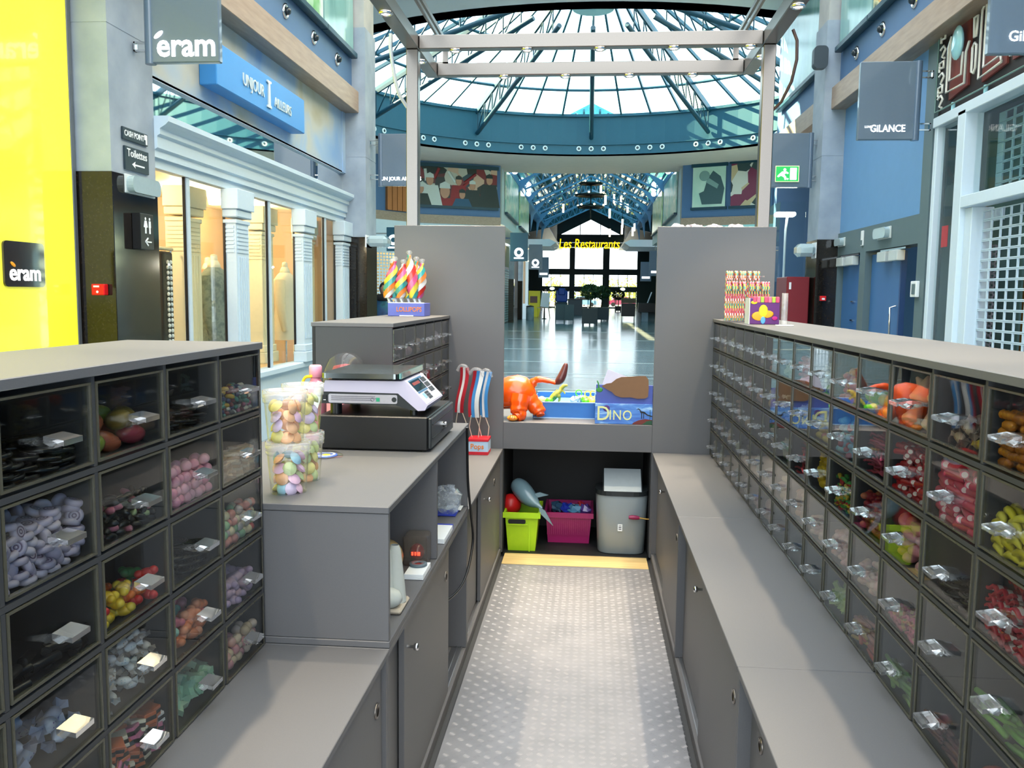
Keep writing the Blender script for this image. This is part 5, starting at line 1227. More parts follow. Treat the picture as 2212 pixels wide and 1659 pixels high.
# scale
sc_ = empty('price_scale', (-.78, 3.2, 1.166), 'lilac-grey electronic price scale with steel platter on the cash drawer', 'scale')
BY0, BY1 = 3.02, 3.34
put('body', MB().prism([(-.95, 1.248), (-.936, 1.288), (-.645, 1.290), (-.565, 1.205), (-.575, 1.187), (-.60, 1.185), (-.672, 1.246)], 'y', BY0, BY1), m_lilac, sc_)
put('lower_body', MB().prism([(-.955, 1.205), (-.95, 1.247), (-.672, 1.245), (-.602, 1.186), (-.62, 1.185), (-.68, 1.203)], 'y', BY0+.004, BY1-.004), m_dkplast, sc_)
put('nameplate', MB().prism(rrect(-.925, -.675, 1.208, 1.240, .006), 'y', BY0+.0015, BY0+.004), mat('silver_plate', '#b4b0b8', .3, .4, var=.1, scale=120), sc_)
for k, (w, zz) in enumerate(((.16, 1.232), (.17, 1.2255), (.15, 1.219))): put('plate_text', MB().box(-.915, -.915+w, BY0+.0005, BY0+.0015, zz-.0012, zz+.0012), mat('grey_print', '#66636e', .6), sc_)
put('ce_mark', MB().lathe([(.0055, 0), (.007, 0), (.007, .001), (.0055, .001)], (-.765, BY0, 1.222), 12, ax='y'), mat('grey_print', '#66636e', .6), sc_)
put('green_sticker', MB().box(-.751, -.738, BY0+.0002, BY0+.0015, 1.215, 1.229), mat('green_label', '#27906a', .5), sc_)
put('round_sticker', MB().cyl((-.686, BY0+.0003, 1.223), (-.686, BY0+.0015, 1.223), .009, n=14), m_dkplast, sc_)
put('switch', MB().box(-.945, -.932, BY0+.0005, BY0+.004, 1.216, 1.234), m_black, sc_); put('switch_mark', MB().box(-.943, -.934, BY0, BY0+.0006, 1.217, 1.219), m_prt, sc_)
for a in (-.905, -.62):
    for b in (3.05, 3.31):
        put('foot', MB().cyl((a, b, 1.1665), (a, b, 1.206 if a < -.8 else 1.187), .021 if a < -.8 else .014, n=14), m_black, sc_)
put('neck', MB().box(-.92, -.70, 3.05, 3.31, 1.289, 1.298), m_dkplast, sc_)
put('platter', MB().prism(rrect(-.945, -.665, 3.0, 3.40, .018), 'z', 1.298, 1.316), mat('platter_steel', '#7f8788', .22, 1, var=.05), sc_)
put('platter_edge', MB().prism(rrect(-.664, -.655, 3.0, 3.40, .004), 'z', 1.299, 1.319), mat('teal_plastic_edge', '#4f8a8c', .25, coat=1), sc_)
# sloped keypad face
sl = Vector((-.565+.645, 0, 1.205-1.290)).normalized(); nn = Vector((-sl.z, 0, sl.x)); 
if nn.z < 0: nn = -nn
def key(u0, u1, v0, v1, h, mm, nme, parent=sc_):
    o = Vector((-.645, 0, 1.290)); P = []
    for hh in (.0003, h):
        for u, v in ((u0, v0), (u1, v0), (u1, v1), (u0, v1)): q = o+sl*u+nn*hh; P.append((q.x, v, q.z))
    return put(nme, MB().add(P, [(3,2,1,0),(4,5,6,7),(0,1,5,4),(1,2,6,5),(2,3,7,6),(3,0,4,7)]), mm, parent)
key(.004, .112, BY0+.006, BY1-.006, .0015, mat('pale_keypad', '#d3cfe0', .35), 'keypad_sheet')
dsp = key(.010, .056, BY0+.02, BY0+.19, .003, mat('display_black', '#101418', .1, coat=1), 'display')
key(.018, .030, BY0+.04, BY0+.16, .0036, emis('red_digits', '#6a1410', .6), 'digits')
key(.058, .064, BY0+.02, BY0+.19, .003, mat('display_blue', '#2d5f86', .3), 'display_strip')
key(.004, .012, BY0+.02, BY0+.25, .0025, mat('display_blue', '#2d5f86', .3), 'display_strip')
m_key = mat('dark_key', '#2c3038', .5)
for i in range(4):
    for j in range(3):
        if i < 3: key(.068+j*.0115, .078+j*.0115, BY0+.10+i*.022, BY0+.118+i*.022, .003, m_key, 'key')
        key(.012+j*.024+i*.0, .032+j*.024, BY0+.205+i*.026, BY0+.227+i*.026, .003, m_key, 'key') if i < 3 else None
key(.070, .092, BY0+.055, BY0+.09, .003, mat('teal_key', '#7fa8b4', .5), 'key'); key(.072, .1, BY0+.02, BY0+.034, .003, m_prt, 'key')

# tubs of flying-saucer sweets
m_tub = pane_mat('clear_plastic_tub', (.98, .985, .99), .8, opacity=.012, opcol=(.9, .9, .92))
m_lid = pane_mat('frosted_lid', (.97, .97, .98), .8, opacity=.16, opcol=(.92, .92, .94))
SAUC = [mat('sherbet_%s' % n, c, .55, var=.05, scale=60) for n, c in (('yellow', '#e6dc8a'), ('peach', '#ecb583'), ('pink', '#e6bcd0'), ('blue', '#9fcfe0'), ('green', '#cfe0a0'), ('lilac', '#dcc8e0'))]
_sauc = []
def saucer_obj(i):
    mb = MB().lathe([(0, .0085), (.009, .0075), (.0155, .0035), (.0185, .0006), (.0195, 0), (.0185, -.0006), (.0155, -.0035), (.009, -.0075), (0, -.0085)], (0, 0, 0), 16)
    return mb
def tub(cx, cy, z, h, rb, rt, label, seed, where, tones):
    t = empty('candy_tub', (cx, cy, z), label, 'tub', 'tubs of flying saucer sweets')
    put('wall', MB().lathe([(rb-.004, .002), (rb, .0), (rb, .004), (rt, h-.012), (rt-.0015, h-.012), (rb-.0015, .006)], (cx, cy, z), 32), m_tub, t)
    put('base', MB().cyl((cx, cy, z+.0005), (cx, cy, z+.003), rb-.003, n=28), m_tub, t)
    put('lid', MB().lathe([(0, h-.002), (rt-.008, h-.002), (rt-.004, h+.004), (rt+.004, h+.004), (rt+.005, h-.018), (rt+.001, h-.018), (rt+.001, h-.008), (0, h-.006)], (cx, cy, z), 32), m_lid, t)
    put('rim_band', MB().lathe([(rt+.0005, h-.03), (rt+.003, h-.03), (rt+.003, h-.02), (rt+.0005, h-.02)], (cx, cy, z), 32), m_lid, t)
    rnd = random.Random(seed); k = 0; zz = z+.014
    while zz < z+h-.03:
        f = (zz-z)/h; R = lerp(rb, rt, f)-.019
        n = 6 if k % 2 == 0 else 5
        for i in range(n):
            a = 2*PI*(i+.5*(k % 2)+rnd.uniform(-.15, .15))/n; rr = R*rnd.uniform(.86, 1.0) if i else R*.95
            loc = Vector((cx+rr*math.cos(a), cy+rr*math.sin(a), zz+rnd.uniform(-.003, .003)))
            tilt = rnd.uniform(.7, 1.5); c = rnd.choice(tones)
            src = _sauc[c] if len(_sauc) > c and _sauc[c] else None
            lab = '%s flying saucer sweet in %s' % (('pale yellow', 'peach orange', 'pale pink', 'pale blue', 'pale green', 'lilac')[c], where)
            rot = (Matrix.Rotation(a+rnd.uniform(-.5, .5), 3, 'Z') @ Matrix.Rotation(tilt, 3, 'Y')).to_euler()
            if src is None:
                o = bpy.data.objects.new('flying_saucer_sweet', saucer_obj(c).mesh('flying_saucer_sweet', [SAUC[c]])); COL.objects.link(o); ORG[o.name] = loc; o.location = loc
                tag(o, lab, 'sweet', 'flying saucers in '+where); o.rotation_euler = rot
                while len(_sauc) <= c: _sauc.append(None)
                _sauc[c] = o
            else: dup(src, None, loc, rot, lab, 'flying saucers in '+where)
        zz += .0285; k += 1
tub(-.832, 2.335, 1.0412, .141, .049, .058, 'clear lidded tub of flying saucer sweets, front one at the bottom', 3, 'the front bottom tub', [0, 0, 1, 2, 3, 4, 5, 2])
tub(-.838, 2.335, 1.187, .139, .049, .058, 'clear lidded tub of flying saucer sweets, front one on top', 4, 'the front top tub', [0, 1, 1, 2, 2, 5, 0])
tub(-.845, 2.505, 1.0412, .141, .049, .058, 'clear lidded tub of flying saucer sweets, rear one at the bottom', 5, 'the rear bottom tub', [0, 1, 4, 0, 4])
tub(-.845, 2.505, 1.187, .139, .049, .058, 'clear lidded tub of flying saucer sweets, rear one on top', 6, 'the rear top tub', [0, 0, 4, 1, 5])
# blue and yellow discs in clear wrap, lying by the drawer
t = empty('wrapped_disc_pack', (-.89, 2.86, 1.041), 'flat clear pack of blue and yellow discs beside the cash drawer', 'candy pack')
put('wrap', MB().lathe([(.0, .012), (.05, .0115), (.062, .006), (.064, .001), (.0, .001)], (-.895, 2.87, 1.0412), 24), m_tub, t)
put('disc', MB().lathe([(.0, .008), (.044, .008), (.046, .003), (.0, .003)], (-.895, 2.87, 1.0412), 24), mat('periwinkle_disc', '#4f6fc0', .4), t)
put('star', MB().cyl((-.885, 2.86, 1.0494), (-.885, 2.86, 1.0502), .016, n=5), mat('yellow_print', '#f0d020', .5), t)
put('pale_ring', MB().lathe([(.03, .0082), (.038, .0086), (.038, .008), (.03, .008)], (-.895, 2.87, 1.0412), 24), m_prt, t)
# things behind the scale
t = empty('clear_dome_case', (-1.03, 3.612, 1.041), 'clear plastic dome case with reflections, standing behind the scale', 'dome case')
put('dome', MB().lathe([(0, .16), (.045, .152), (.07, .13), (.09, .085), (.098, .03), (.1, 0)], (-1.03, 3.612, 1.19), 24), m_tub, t)
put('base', MB().cyl((-1.03, 3.612, 1.0415), (-1.03, 3.612, 1.19), .095, n=24), mat('pink_box_board', '#d98aa0', .5), t)
put('dark_core', MB().lathe([(0, .11), (.05, .1), (.07, .05), (.07, 0)], (-1.03, 3.612, 1.19), 16), mat('wine_plush', '#7a3038', .8), t)
t = empty('pink_bottle', (-1.03, 3.25, 1.041), 'pink capped bottle behind the left end of the scale', 'bottle')
put('flask', MB().lathe([(.036, 0), (.04, .01), (.04, .17), (.034, .205), (.02, .225), (.018, .235)], (-1.035, 3.22, 1.0412), 18), mat('rose_plastic', '#e58fa8', .35, trans=.2), t)
put('cap', MB().lathe([(.0, .285), (.02, .284), (.024, .278), (.024, .237), (.0, .236)], (-1.035, 3.22, 1.0412), 18), mat('pink_cap', '#ef9db2', .35), t)
put('label_sheet', MB().bbox(-1.02, -.985, 3.14, 3.142, 1.17, 1.27, .0005).xf(Matrix.Translation((-1.0, 3.14, 1.22)) @ Matrix.Rotation(.35, 4, 'Y') @ Matrix.Translation((1.0, -3.14, -1.22))), m_prt, t)
put('yellow_strap', MB().tube(blend_path([(-1.06, 3.2, 1.045), (-1.085, 3.2, 1.18), (-1.075, 3.2, 1.27), (-1.04, 3.2, 1.285)]), .006, 6), mat('yellow_print', '#f0d020', .5), t)
t = empty('pink_carton', (-.95, 3.56, 1.041), 'small pink carton standing behind the cash drawer', 'carton')
put('box', MB().bbox(-.90, -.72, 3.53, 3.68, 1.0415, 1.215, .003), mat('pink_box_board', '#d98aa0', .5), t); put('flap', MB().box(-.90, -.72, 3.525, 3.53, 1.16, 1.22), m_prt, t)

# ------------------------------------------------------------------ cubbyhole contents
t = empty('tape_roll', (-.66, 2.74, .675), 'roll of brown parcel tape standing in the near cubbyhole', 'tape roll')
put('tape', MB().lathe([(.042, -.024), (.058, -.024), (.058, .024), (.042, .024), (.042, -.024)], (-.655, 2.74, .7335), 28, ax='y'), mat('parcel_tape', '#b39a6a', .35), t); put('core', MB().lathe([(.038, -.0245), (.042, -.0245), (.042, .0245), (.038, .0245), (.038, -.0245)], (-.655, 2.74, .7335), 28, ax='y'), mat('cardboard', '#8d7350', .8), t)
t = empty('alarm_cube', (-.575, 2.87, .675), 'clear cube box with a glowing red display in the near cubbyhole', 'box')
put('shell', MB().bbox(-.617, -.533, 2.84, 2.925, .6755, .78, .006), pane_mat('smoky_plastic', (.75, .72, .68), 1.0, opacity=.12, opcol=(.5, .45, .4)), t); put('glow_ball', MB().ball((-.575, 2.88, .715), (.026, .026, .03), 16, 10), mat('dark_red_ball', '#7a120c', .3, coat=1), t); put('digits', MB().box(-.589, -.583, 2.852, 2.854, .71, .722).box(-.578, -.573, 2.852, 2.854, .71, .722).box(-.569, -.559, 2.852, 2.854, .71, .722), emis('red_led', '#ff3a20', 4), t)
t = empty('paper_pad', (-.55, 2.78, .675), 'thick white paper pad lying in the near cubbyhole', 'notepad', 'paper pads')
for k in range(3): put('sheet_block', MB().bbox(-.585+.001*k, -.52, 2.705, 2.838, .6752+k*.006, .6808+k*.006, .0005), m_prt, t)
t = empty('tape_reel', (-.6, 2.81, .695), 'small grey flat reel on the paper pad', 'reel'); put('reel', MB().lathe([(.012, 0), (.03, 0), (.03, .008), (.012, .008), (.012, 0)], (-.555, 2.80, .6936), 20), mat('grey_reel', '#5b6b73', .4), t); put('hub', MB().cyl((-.555, 2.80, .6936), (-.555, 2.80, .700), .0115, n=12), m_black, t)
t = empty('paper_cones', (-.57, 2.45, .675), 'stack of pale paper cone bags in the near cubbyhole', 'paper cones')
for k, (x, y) in enumerate(((-.585, 2.45), (-.56, 2.47))):
    put('cone', MB().lathe([(.034, 0), (.03, .05), (.018, .155), (.012, .17)], (x, y, .69), 18), mat('cone_paper', '#c9cfc9', .6, trans=.15), t)
put('bag_base', MB().bbox(-.63, -.525, 2.39, 2.52, .6752, .690, .006), mat('beige_bag', '#b3a896', .6), t)
put('crumple', MB().ball((-.57, 2.42, .715), (.045, .04, .03), 10, 7), mat('cone_paper', '#c9cfc9', .6, trans=.15), t)
t = empty('paper_pad', (-.55, 3.22, .675), 'white notepad with blue edge in the far cubbyhole', 'notepad', 'paper pads')
for k in range(3): put('sheet_block', MB().bbox(-.585, -.52, 3.12, 3.32, .6752+k*.006, .6808+k*.006, .0005), m_prt, t)
put('blue_binding', MB().box(-.585, -.52, 3.321, 3.335, .6752, .694), mat('binding_blue', '#2b3fae', .5), t)
t = empty('plastic_bag', (-.58, 3.58, .675), 'crumpled clear plastic bag with blue print in the far cubbyhole', 'plastic bag')
rnd = random.Random(11); mb = MB(); mb.ball((-.585, 3.57, .73), (.06, .075, .055), 12, 9); mb.v = [(x+rnd.uniform(-.012, .012), y+rnd.uniform(-.012, .012), max(.676, z+rnd.uniform(-.012, .02))) for x, y, z in mb.v]; mb.sm = [False]*len(mb.sm)
put('bag', mb, pane_mat('cloudy_bag', (.9, .93, .97), 1.0, opacity=.22, opcol=(.8, .88, .95)), t); put('blue_card', MB().bbox(-.63, -.54, 3.52, 3.62, .6755, .682, .001), mat('binding_blue', '#2b3fae', .5), t); put('white_slip', MB().box(-.6, -.53, 3.6, 3.68, .6822, .6835), m_prt, t)
put('power_cable', MB().tube(blend_path([(-.505, 3.60, 1.04), (-.508, 3.66, .80), (-.505, 3.745, .63), (-.503, 3.80, .52), (-.505, 3.77, .45), (-.508, 3.62, .39), (-.52, 3.42, .385), (-.56, 3.2, .40)]), .0055, 8), m_black, None, 'black power cable looping down in front of the till cabinet', 'cable')

# ------------------------------------------------------------------ ribbon lollies in their box
pb = empty('ribbon_lolly_box', (-.64, 5.10, .655), 'small red and blue carton holding ribbon lollies on the left bench', 'carton')
put('carton', MB().bbox(-.70, -.58, 5.03, 5.17, .6555, .748, .002), mat('carton_blue', '#a9c4dc', .5), pb)
put('red_band', MB().box(-.7005, -.5795, 5.0285, 5.171, .6555, .674), mat('carton_red', '#c01c2c', .5), pb); put('red_rim', MB().box(-.7008, -.5792, 5.0282, 5.1712, .735, .7485), mat('carton_red', '#c01c2c', .5), pb)
letters('lettering', 'Pops', .042, (-.645, 5.0275, .692), '-y', mat('orange_print', '#e07a1c', .5), pb, depth=.001, bold=.0006)
m_rib = [mat('ribbon_%s' % n, c, .4, coat=.4) for n, c in (('blue', '#3f86c0'), ('white', '#d8d8d6'), ('red', '#a8202c'))]
def ribbon(x, y, ztop, L, w, cols, label, ph):
    t = empty('ribbon_lolly', (x, y, .74), label, 'lollipop', 'ribbon lollies')
    for k, c in enumerate(cols):
        mb = MB(); N = 16; V = []; F = []
        for i in range(N+1):
            f = i/N; z = ztop-L*f; dx = math.sin(f*5+ph)*.008-(.02*f); yy = y-.012*k+.01*math.sin(f*4+k)
            xa = x+w*(k-len(cols)/2)*.62+dx; 
            for q in ((xa, yy), (xa+w*.75, yy-.004), (xa+w*.75, yy+.004), (xa, yy+.008)): V.append((q[0], q[1], z+.02*math.sin(f*PI)*0))
        for i in range(N):
            for j in range(4): F.append([i*4+j, i*4+(j+1)%4, (i+1)*4+(j+1)%4, (i+1)*4+j])
        F += [[3,2,1,0], [N*4, N*4+1, N*4+2, N*4+3]]
        put('ribbon', mb.add(V, F, 0), m_rib[c], t)
    put('top_fold', MB().tube(blend_path([(x-w*1.3, y-.02, ztop-.02), (x-w*.6, y-.02, ztop+.012), (x+w*.6, y-.02, ztop+.008), (x+w*1.2, y-.02, ztop-.03)]), .009, 8), pane_mat('clear_wrap', (.95, .95, .97), 1.2, opacity=.15), t)
    zb = ztop-L
    for dx in (-.012, .012): put('stick', MB().tube([(x-.02+dx, y-.02, zb+.01), (x-.015+dx*2.5, y+.0, zb-.06), (x-.01+dx*1.2, y+.02, .72)], .003, 6), mat('cream_stick', '#d8d2bc', .6), t)
ribbon(-.74, 5.12, 1.165, .27, .028, [2, 1, 2], 'narrow red and white ribbon lolly, left one of the bundle', .5)
ribbon(-.655, 5.09, 1.148, .275, .034, [2, 0, 1], 'broad blue, white and red ribbon lolly, front one of the bundle', 1.5)
ribbon(-.602, 5.13, 1.14, .27, .026, [0, 1, 0], 'blue and white ribbon lolly, right one of the bundle', 2.2)

# ------------------------------------------------------------------ twisted lollipops box
lb = empty('lollipop_box', (-1.03, 5.0, 1.47), 'violet-blue carton with orange lettering on top of the small display', 'carton')
put('carton', MB().bbox(-1.148, -.936, 4.90, 5.08, 1.4705, 1.545, .002), mat('violet_carton', '#5f68b8', .5), lb); put('rim', MB().box(-1.146, -.938, 4.902, 4.906, 1.545, 1.549), m_prt, lb)
letters('lettering', 'LOLLIPOPS', .038, (-1.025, 4.8985, 1.497), '-y', mat('orange_print', '#e07a1c', .5), lb, depth=.001, bold=.0004, sx=.8); put('cutout', MB().box(-1.08, -1.0, 4.898, 4.9, 1.4705, 1.476), m_prt, lb)
TW = [mat('twist_%s' % n, c, .25, coat=.8) for n, c in (('red', '#d8382c'), ('pink', '#e05a8c'), ('yellow', '#e8cf4a'), ('teal', '#3a9c98'), ('orange', '#ee8a3c'), ('white', '#e9e4e0'))]
def twist_pop(x, y, z0, h, r, seed, lean):
    """flat multi-colour ribbon twisted into a tapering spindle"""
    rnd = random.Random(seed); mb = MB(); N, K = 26, 6; V = []; ph = rnd.uniform(0, 6)
    for i in range(N+1):
        f = i/N; rr = r*(.35+.9*math.sin(PI*min(1, f*1.02+.08))**.6) if f < .93 else r*.4; a0 = ph+f*5.5
        for k in range(K*2):
            a = a0+PI*k/K; q = rr*(1.0 if k % 2 == 0 else .72)
            V.append((x+lean*f*h+q*math.cos(a), y+q*math.sin(a)*.8, z0+h*f))
    n = K*2
    for i in range(N):
        for k in range(n): mb.add([], [], 0); mb.f.append([i*n+k, i*n+(k+1)%n, (i+1)*n+(k+1)%n, (i+1)*n+k]); mb.m.append((k//2) % 6); mb.sm.append(True)
    mb.v = [tuple(v) for v in V]; mb.f.append(list(range(n))[::-1]); mb.m.append(5); mb.sm.append(False); mb.f.append(list(range(N*n, N*n+n))); mb.m.append(5); mb.sm.append(False)
    return mb
POPS = [(-1.125, 4.93, .21, .2), (-1.09, 4.95, .20, -.05), (-1.05, 4.92, .195, .1), (-1.015, 4.95, .21, .05), (-.975, 4.93, .245, -.1), (-.955, 4.96, .20, .12), (-1.10, 5.02, .2, -.1), (-1.0, 5.03, .215, .1)]
for i, (x, y, h, ln) in enumerate(POPS):
    t = empty('twisted_lollipop', (x, y, 1.545), 'rainbow twisted lollipop in the violet carton, %s' % (('%s from the left in the front row' % ORDN[i]) if i < 6 else ('left one of the back row', 'right one of the back row')[i-6]), 'lollipop', 'twisted rainbow lollipops')
    put('candy', twist_pop(x-.03, y, 1.572, h, .031, i, ln), TW, t)
    put('stick', MB().cyl((x, y, 1.50), (x-.03, y, 1.575), .006, n=8), m_prt, t)
    put('wrapper_tip', MB().lathe([(.004, 0), (.02, .02), (.012, .03)], (x-.03+ln*h, y, 1.572+h-.005), 8), pane_mat('clear_wrap', (.95, .95, .97), 1.2, opacity=.15), t)
    put('wrapper_neck', MB().lathe([(.016, 0), (.008, .012), (.014, .03)], (x-.02, y, 1.548), 8), pane_mat('clear_wrap', (.95, .95, .97), 1.2, opacity=.15), t)

# ------------------------------------------------------------------ candy canes on the right display
cs = empty('cane_stand', (.81, 4.62, 1.47), 'clear two-tier holder of rainbow candy canes on the right display', 'stand')
put('column', MB().bbox(.745, .785, 4.70, 4.78, 1.4705, 1.66, .003), m_tub, cs); put('tier', MB().box(.70, .915, 4.56, 4.72, 1.645, 1.652), m_tub, cs); put('tier', MB().box(.72, .905, 4.66, 4.78, 1.705, 1.712), m_tub, cs)
put('base_plate', MB().bbox(.72, .9, 4.58, 4.8, 1.4702, 1.4745, .001), m_tub, cs)
def cane_mesh(L):
    pts = [(0, 0, -L), (0, 0, -L*.5), (0, 0, 0)]+[(0, -.02+.02*math.cos(a), .02*math.sin(a)) for a in (.5, 1.0, 1.57, 2.1, 2.6, 3.14)]+[(0, -.04, -.022)]
    mb = MB(); P = [Vector(p) for p in pts]; q = []
    for i in range(len(P)-1):
        m = max(2, int((P[i+1]-P[i]).length/.006)); q += [P[i].lerp(P[i+1], k/m) for k in range(m)]
    q.append(P[-1]); mb.tube(q, .0068, 6, caps=True); n = 6
    for i in range(len(q)-1):
        for k in range(n): mb.m[i*n+k] = ((i//1+k*2)//2) % 6
    return mb
def place_canes(y, z, x0, x1, n, L, row):
    first = None
    for i in range(n):
        x = lerp(x0, x1, i/(n-1)); lab = 'rainbow striped candy cane hooked on the %s rail of the clear holder' % row
        if first is None:
            o = bpy.data.objects.new('candy_cane', cane_mesh(L).mesh('candy_cane', TW)); COL.objects.link(o); o.location = (x, y, z); ORG[o.name] = Vector((x, y, z)); tag(o, lab, 'candy cane', 'canes on the %s rail' % row); first = o
        else: dup(first, None, (x, y, z), (0, 0, random.uniform(-.25, .25)))
place_canes(4.79, 1.714, .73, .90, 13, .20, 'upper'); place_canes(4.60, 1.655, .703, .79, 8, .175, 'lower left'); place_canes(4.60, 1.655, .82, .915, 8, .1, 'lower right')
# purple carton and clear tube stand
pc = empty('purple_carton', (.85, 4.35, 1.47), 'purple carton with orange and yellow splashes and pink striped belts on top', 'carton')
put('carton', MB().bbox(.772, .912, 4.30, 4.42, 1.4705, 1.597, .002), mat('deep_purple_card', '#5a1f6a', .4), pc); put('side_panel', MB().box(.769, .772, 4.302, 4.418, 1.4705, 1.597), m_prt, pc)
put('splash', MB().ball((.815, 4.299, 1.51), (.035, .001, .022), 10, 6).ball((.855, 4.299, 1.52), (.03, .001, .018), 10, 6), mat('orange_accent', '#f0a020', .4), pc); put('splash', MB().ball((.835, 4.2985, 1.535), (.022, .001, .03), 10, 6).ball((.79, 4.2985, 1.575), (.016, .001, .008), 10, 6), mat('yellow_print', '#f0d020', .5), pc)
put('splash', MB().ball((.835, 4.298, 1.49), (.012, .001, .018), 10, 6), mat('sky_blue_print', '#58a0d8', .5), pc); put('splash', MB().ball((.89, 4.298, 1.50), (.014, .001, .01), 10, 6), mat('magenta_print', '#b01878', .5), pc)
for k in range(7): put('striped_belt', MB().bbox(.785+k*.018, .801+k*.018, 4.297, 4.40, 1.575, 1.603, .002), mat('belt_%d' % (k % 3), ('#e84a6a', '#ef6a84', '#9fc040')[k % 3], .5), pc)
at_ = empty('clear_tube_stand', (.91, 4.2, 1.47), 'clear acrylic tube on a white round foot on the right display', 'stand')
put('tube', MB().lathe([(.0135, .004), (.0145, .004), (.0145, .15), (.0135, .15)], (.909, 4.18, 1.4705), 20), pane_mat('tube_acrylic', (.93, .93, .95), 1.3, opacity=.2), at_); put('foot', MB().lathe([(0, .004), (.04, .003), (.043, .0), (0, .0)], (.905, 4.15, 1.4705), 24), m_prt, at_)
t = empty('sweet_packets', (.75, 5.6, 1.99), 'row of crumpled clear sweet packets on top of the right partition', 'candy packets', None)
for k, x in enumerate((.52, .62, .74, .86)):
    rnd = random.Random(40+k); mb = MB().ball((x, 5.42, 2.008), (.06, .06, .026), 10, 7); mb.v = [(a+rnd.uniform(-.008, .008), b+rnd.uniform(-.008, .008), max(1.991, c+rnd.uniform(-.006, .008))) for a, b, c in mb.v]; mb.sm = [False]*len(mb.sm)
    o = put('sweet_packet', mb, mat('wrapped_pink', '#d8c8d4', .2, trans=.3, coat=1), t)
# ------------------------------------------------------------------ serving shelf: inflatable, tray of toys, carton
m_or = mat('orange_vinyl', '#f0560a', .22, coat=.6, var=.03)
m_or2 = mat('pale_orange_vinyl', '#f09030', .25, coat=.5)
il = empty('inflatable_lion', (-.40, 5.45, .823), 'orange inflatable lion seen from behind, brown tuft on its tail', 'inflatable toy')
mb = MB()
def loftx(rings, n=18, m=0):
    V = []; F = []
    for (cx, cy, cz, rx, rz) in rings:
        for i in range(n): a = 2*PI*i/n; V.append((cx+rx*math.cos(a), cy, cz+rz*math.sin(a)))
    return V, F
# body runs towards the left partition (x decreasing)
R = [(-.60, .09, .955), (-.56, .095, .97), (-.50, .105, .985), (-.44, .11, .99), (-.385, .10, .985), (-.345, .07, .98), (-.325, .02, .975)]
V = []; F = []; n = 18
for x, r, z in R:
    for i in range(n): a = 2*PI*i/n; V.append((x, 5.43+r*.85*math.cos(a), z+r*math.sin(a)))
for j in range(len(R)-1):
    for i in range(n): F.append([j*n+i, j*n+(i+1)%n, (j+1)*n+(i+1)%n, (j+1)*n+i])
F.append(list(range(n))); F.append(list(range((len(R)-1)*n, len(R)*n))[::-1]); mb.add(V, F, 0, True)
mb.tube(blend_path([(-.415, 5.36, .98), (-.425, 5.34, .90), (-.42, 5.325, .86), (-.44, 5.31, .843)]), [.062]*4+[.055]*4+[.045]*4+[.036]*4, 12)
mb.tube(blend_path([(-.385, 5.42, .96), (-.335, 5.41, .91), (-.30, 5.40, .87), (-.292, 5.39, .85)]), [.06]*4+[.05]*4+[.043]*4+[.027]*4, 12)
mb.tube(blend_path([(-.36, 5.43, 1.03), (-.32, 5.42, 1.07), (-.26, 5.41, 1.068), (-.2, 5.40, 1.055)]), [.03]*4+[.022]*4+[.018]*4+[.014]*4, 12)
put('body', mb, m_or, il)
put('paw', MB().ball((-.46, 5.295, .842), (.035, .03, .019), 14, 8), m_or2, il)
for k in (-1, 0, 1): put('toe_line', MB().tube([(-.46+k*.014, 5.263, .842), (-.46+k*.012, 5.272, .859), (-.46+k*.01, 5.29, .8625)], .0016, 5), mat('brown_print', '#5a2a14', .5), il)
put('seam', MB().tube([(-.52, 5.335, .905), (-.47, 5.333, .91), (-.43, 5.337, .915)], .002, 5), mat('brown_print', '#5a2a14', .5), il)
mb = MB().tube(blend_path([(-.205, 5.40, 1.05), (-.175, 5.40, 1.075), (-.155, 5.40, 1.12), (-.142, 5.40, 1.165), (-.14, 5.40, 1.18)]), [.008, .016, .022, .026, .028, .028, .027, .026, .024, .022, .02, .018, .016, .014, .012, .011, .008], 10)
put('tail_tuft', mb, mat('maroon_vinyl', '#5e2f2c', .35, coat=.3), il)
# blue tray
tr = empty('toy_tray', (-.12, 5.65, .823), 'shallow blue cardboard tray of small plastic toys on the serving shelf', 'tray')
m_tb = mat('cobalt_card', '#2f6fb8', .4, var=.05); m_te = mat('pale_blue_edge', '#a9c6e2', .4)
put('base', MB().box(-.34, .045, 5.46, 5.92, .8235, .827), m_tb, tr)
put('front_wall', MB().bbox(-.34, .045, 5.455, 5.46, .8235, .925, .001), m_tb, tr); put('back_wall', MB().box(-.34, .045, 5.92, 5.925, .8235, .94), m_tb, tr)
put('side_wall', MB().box(-.345, -.34, 5.455, 5.925, .8235, .93), m_tb, tr); put('side_wall', MB().box(.045, .05, 5.455, 5.925, .8235, .93), m_tb, tr)
put('rim', MB().box(-.346, .051, 5.4535, 5.4615, .924, .929).box(-.346, .051, 5.919, 5.926, .939, .944), m_te, tr); put('inner_shelf', MB().box(-.339, .044, 5.462, 5.91, .90, .904), mat('light_blue_card', '#5f9fd0', .45), tr)
put('foot_band', MB().box(-.341, .046, 5.4535, 5.4555, .8235, .83), m_te, tr)
TOY = {'lime': mat('lime_plastic', '#58d024', .3, coat=.4), 'yellow': mat('lemon_plastic', '#ece04a', .3, coat=.4), 'pale': mat('pale_yellow_plastic', '#eee39a', .35), 'green': mat('leaf_green_plastic', '#3a8a3a', .4)}
def egg(x, y, c, lab):
    t = empty('toy_egg', (x, y, .904), lab, 'toy', 'plastic toys in the tray')
    put('shell', MB().ball((x, y, .928), (.026, .024, .023), 14, 10), TOY[c], t); put('seam', MB().lathe([(.0255, -.001), (.0268, 0), (.0255, .001)], (x, y, .928), 16), TOY['green' if c == 'lime' else 'pale'], t)
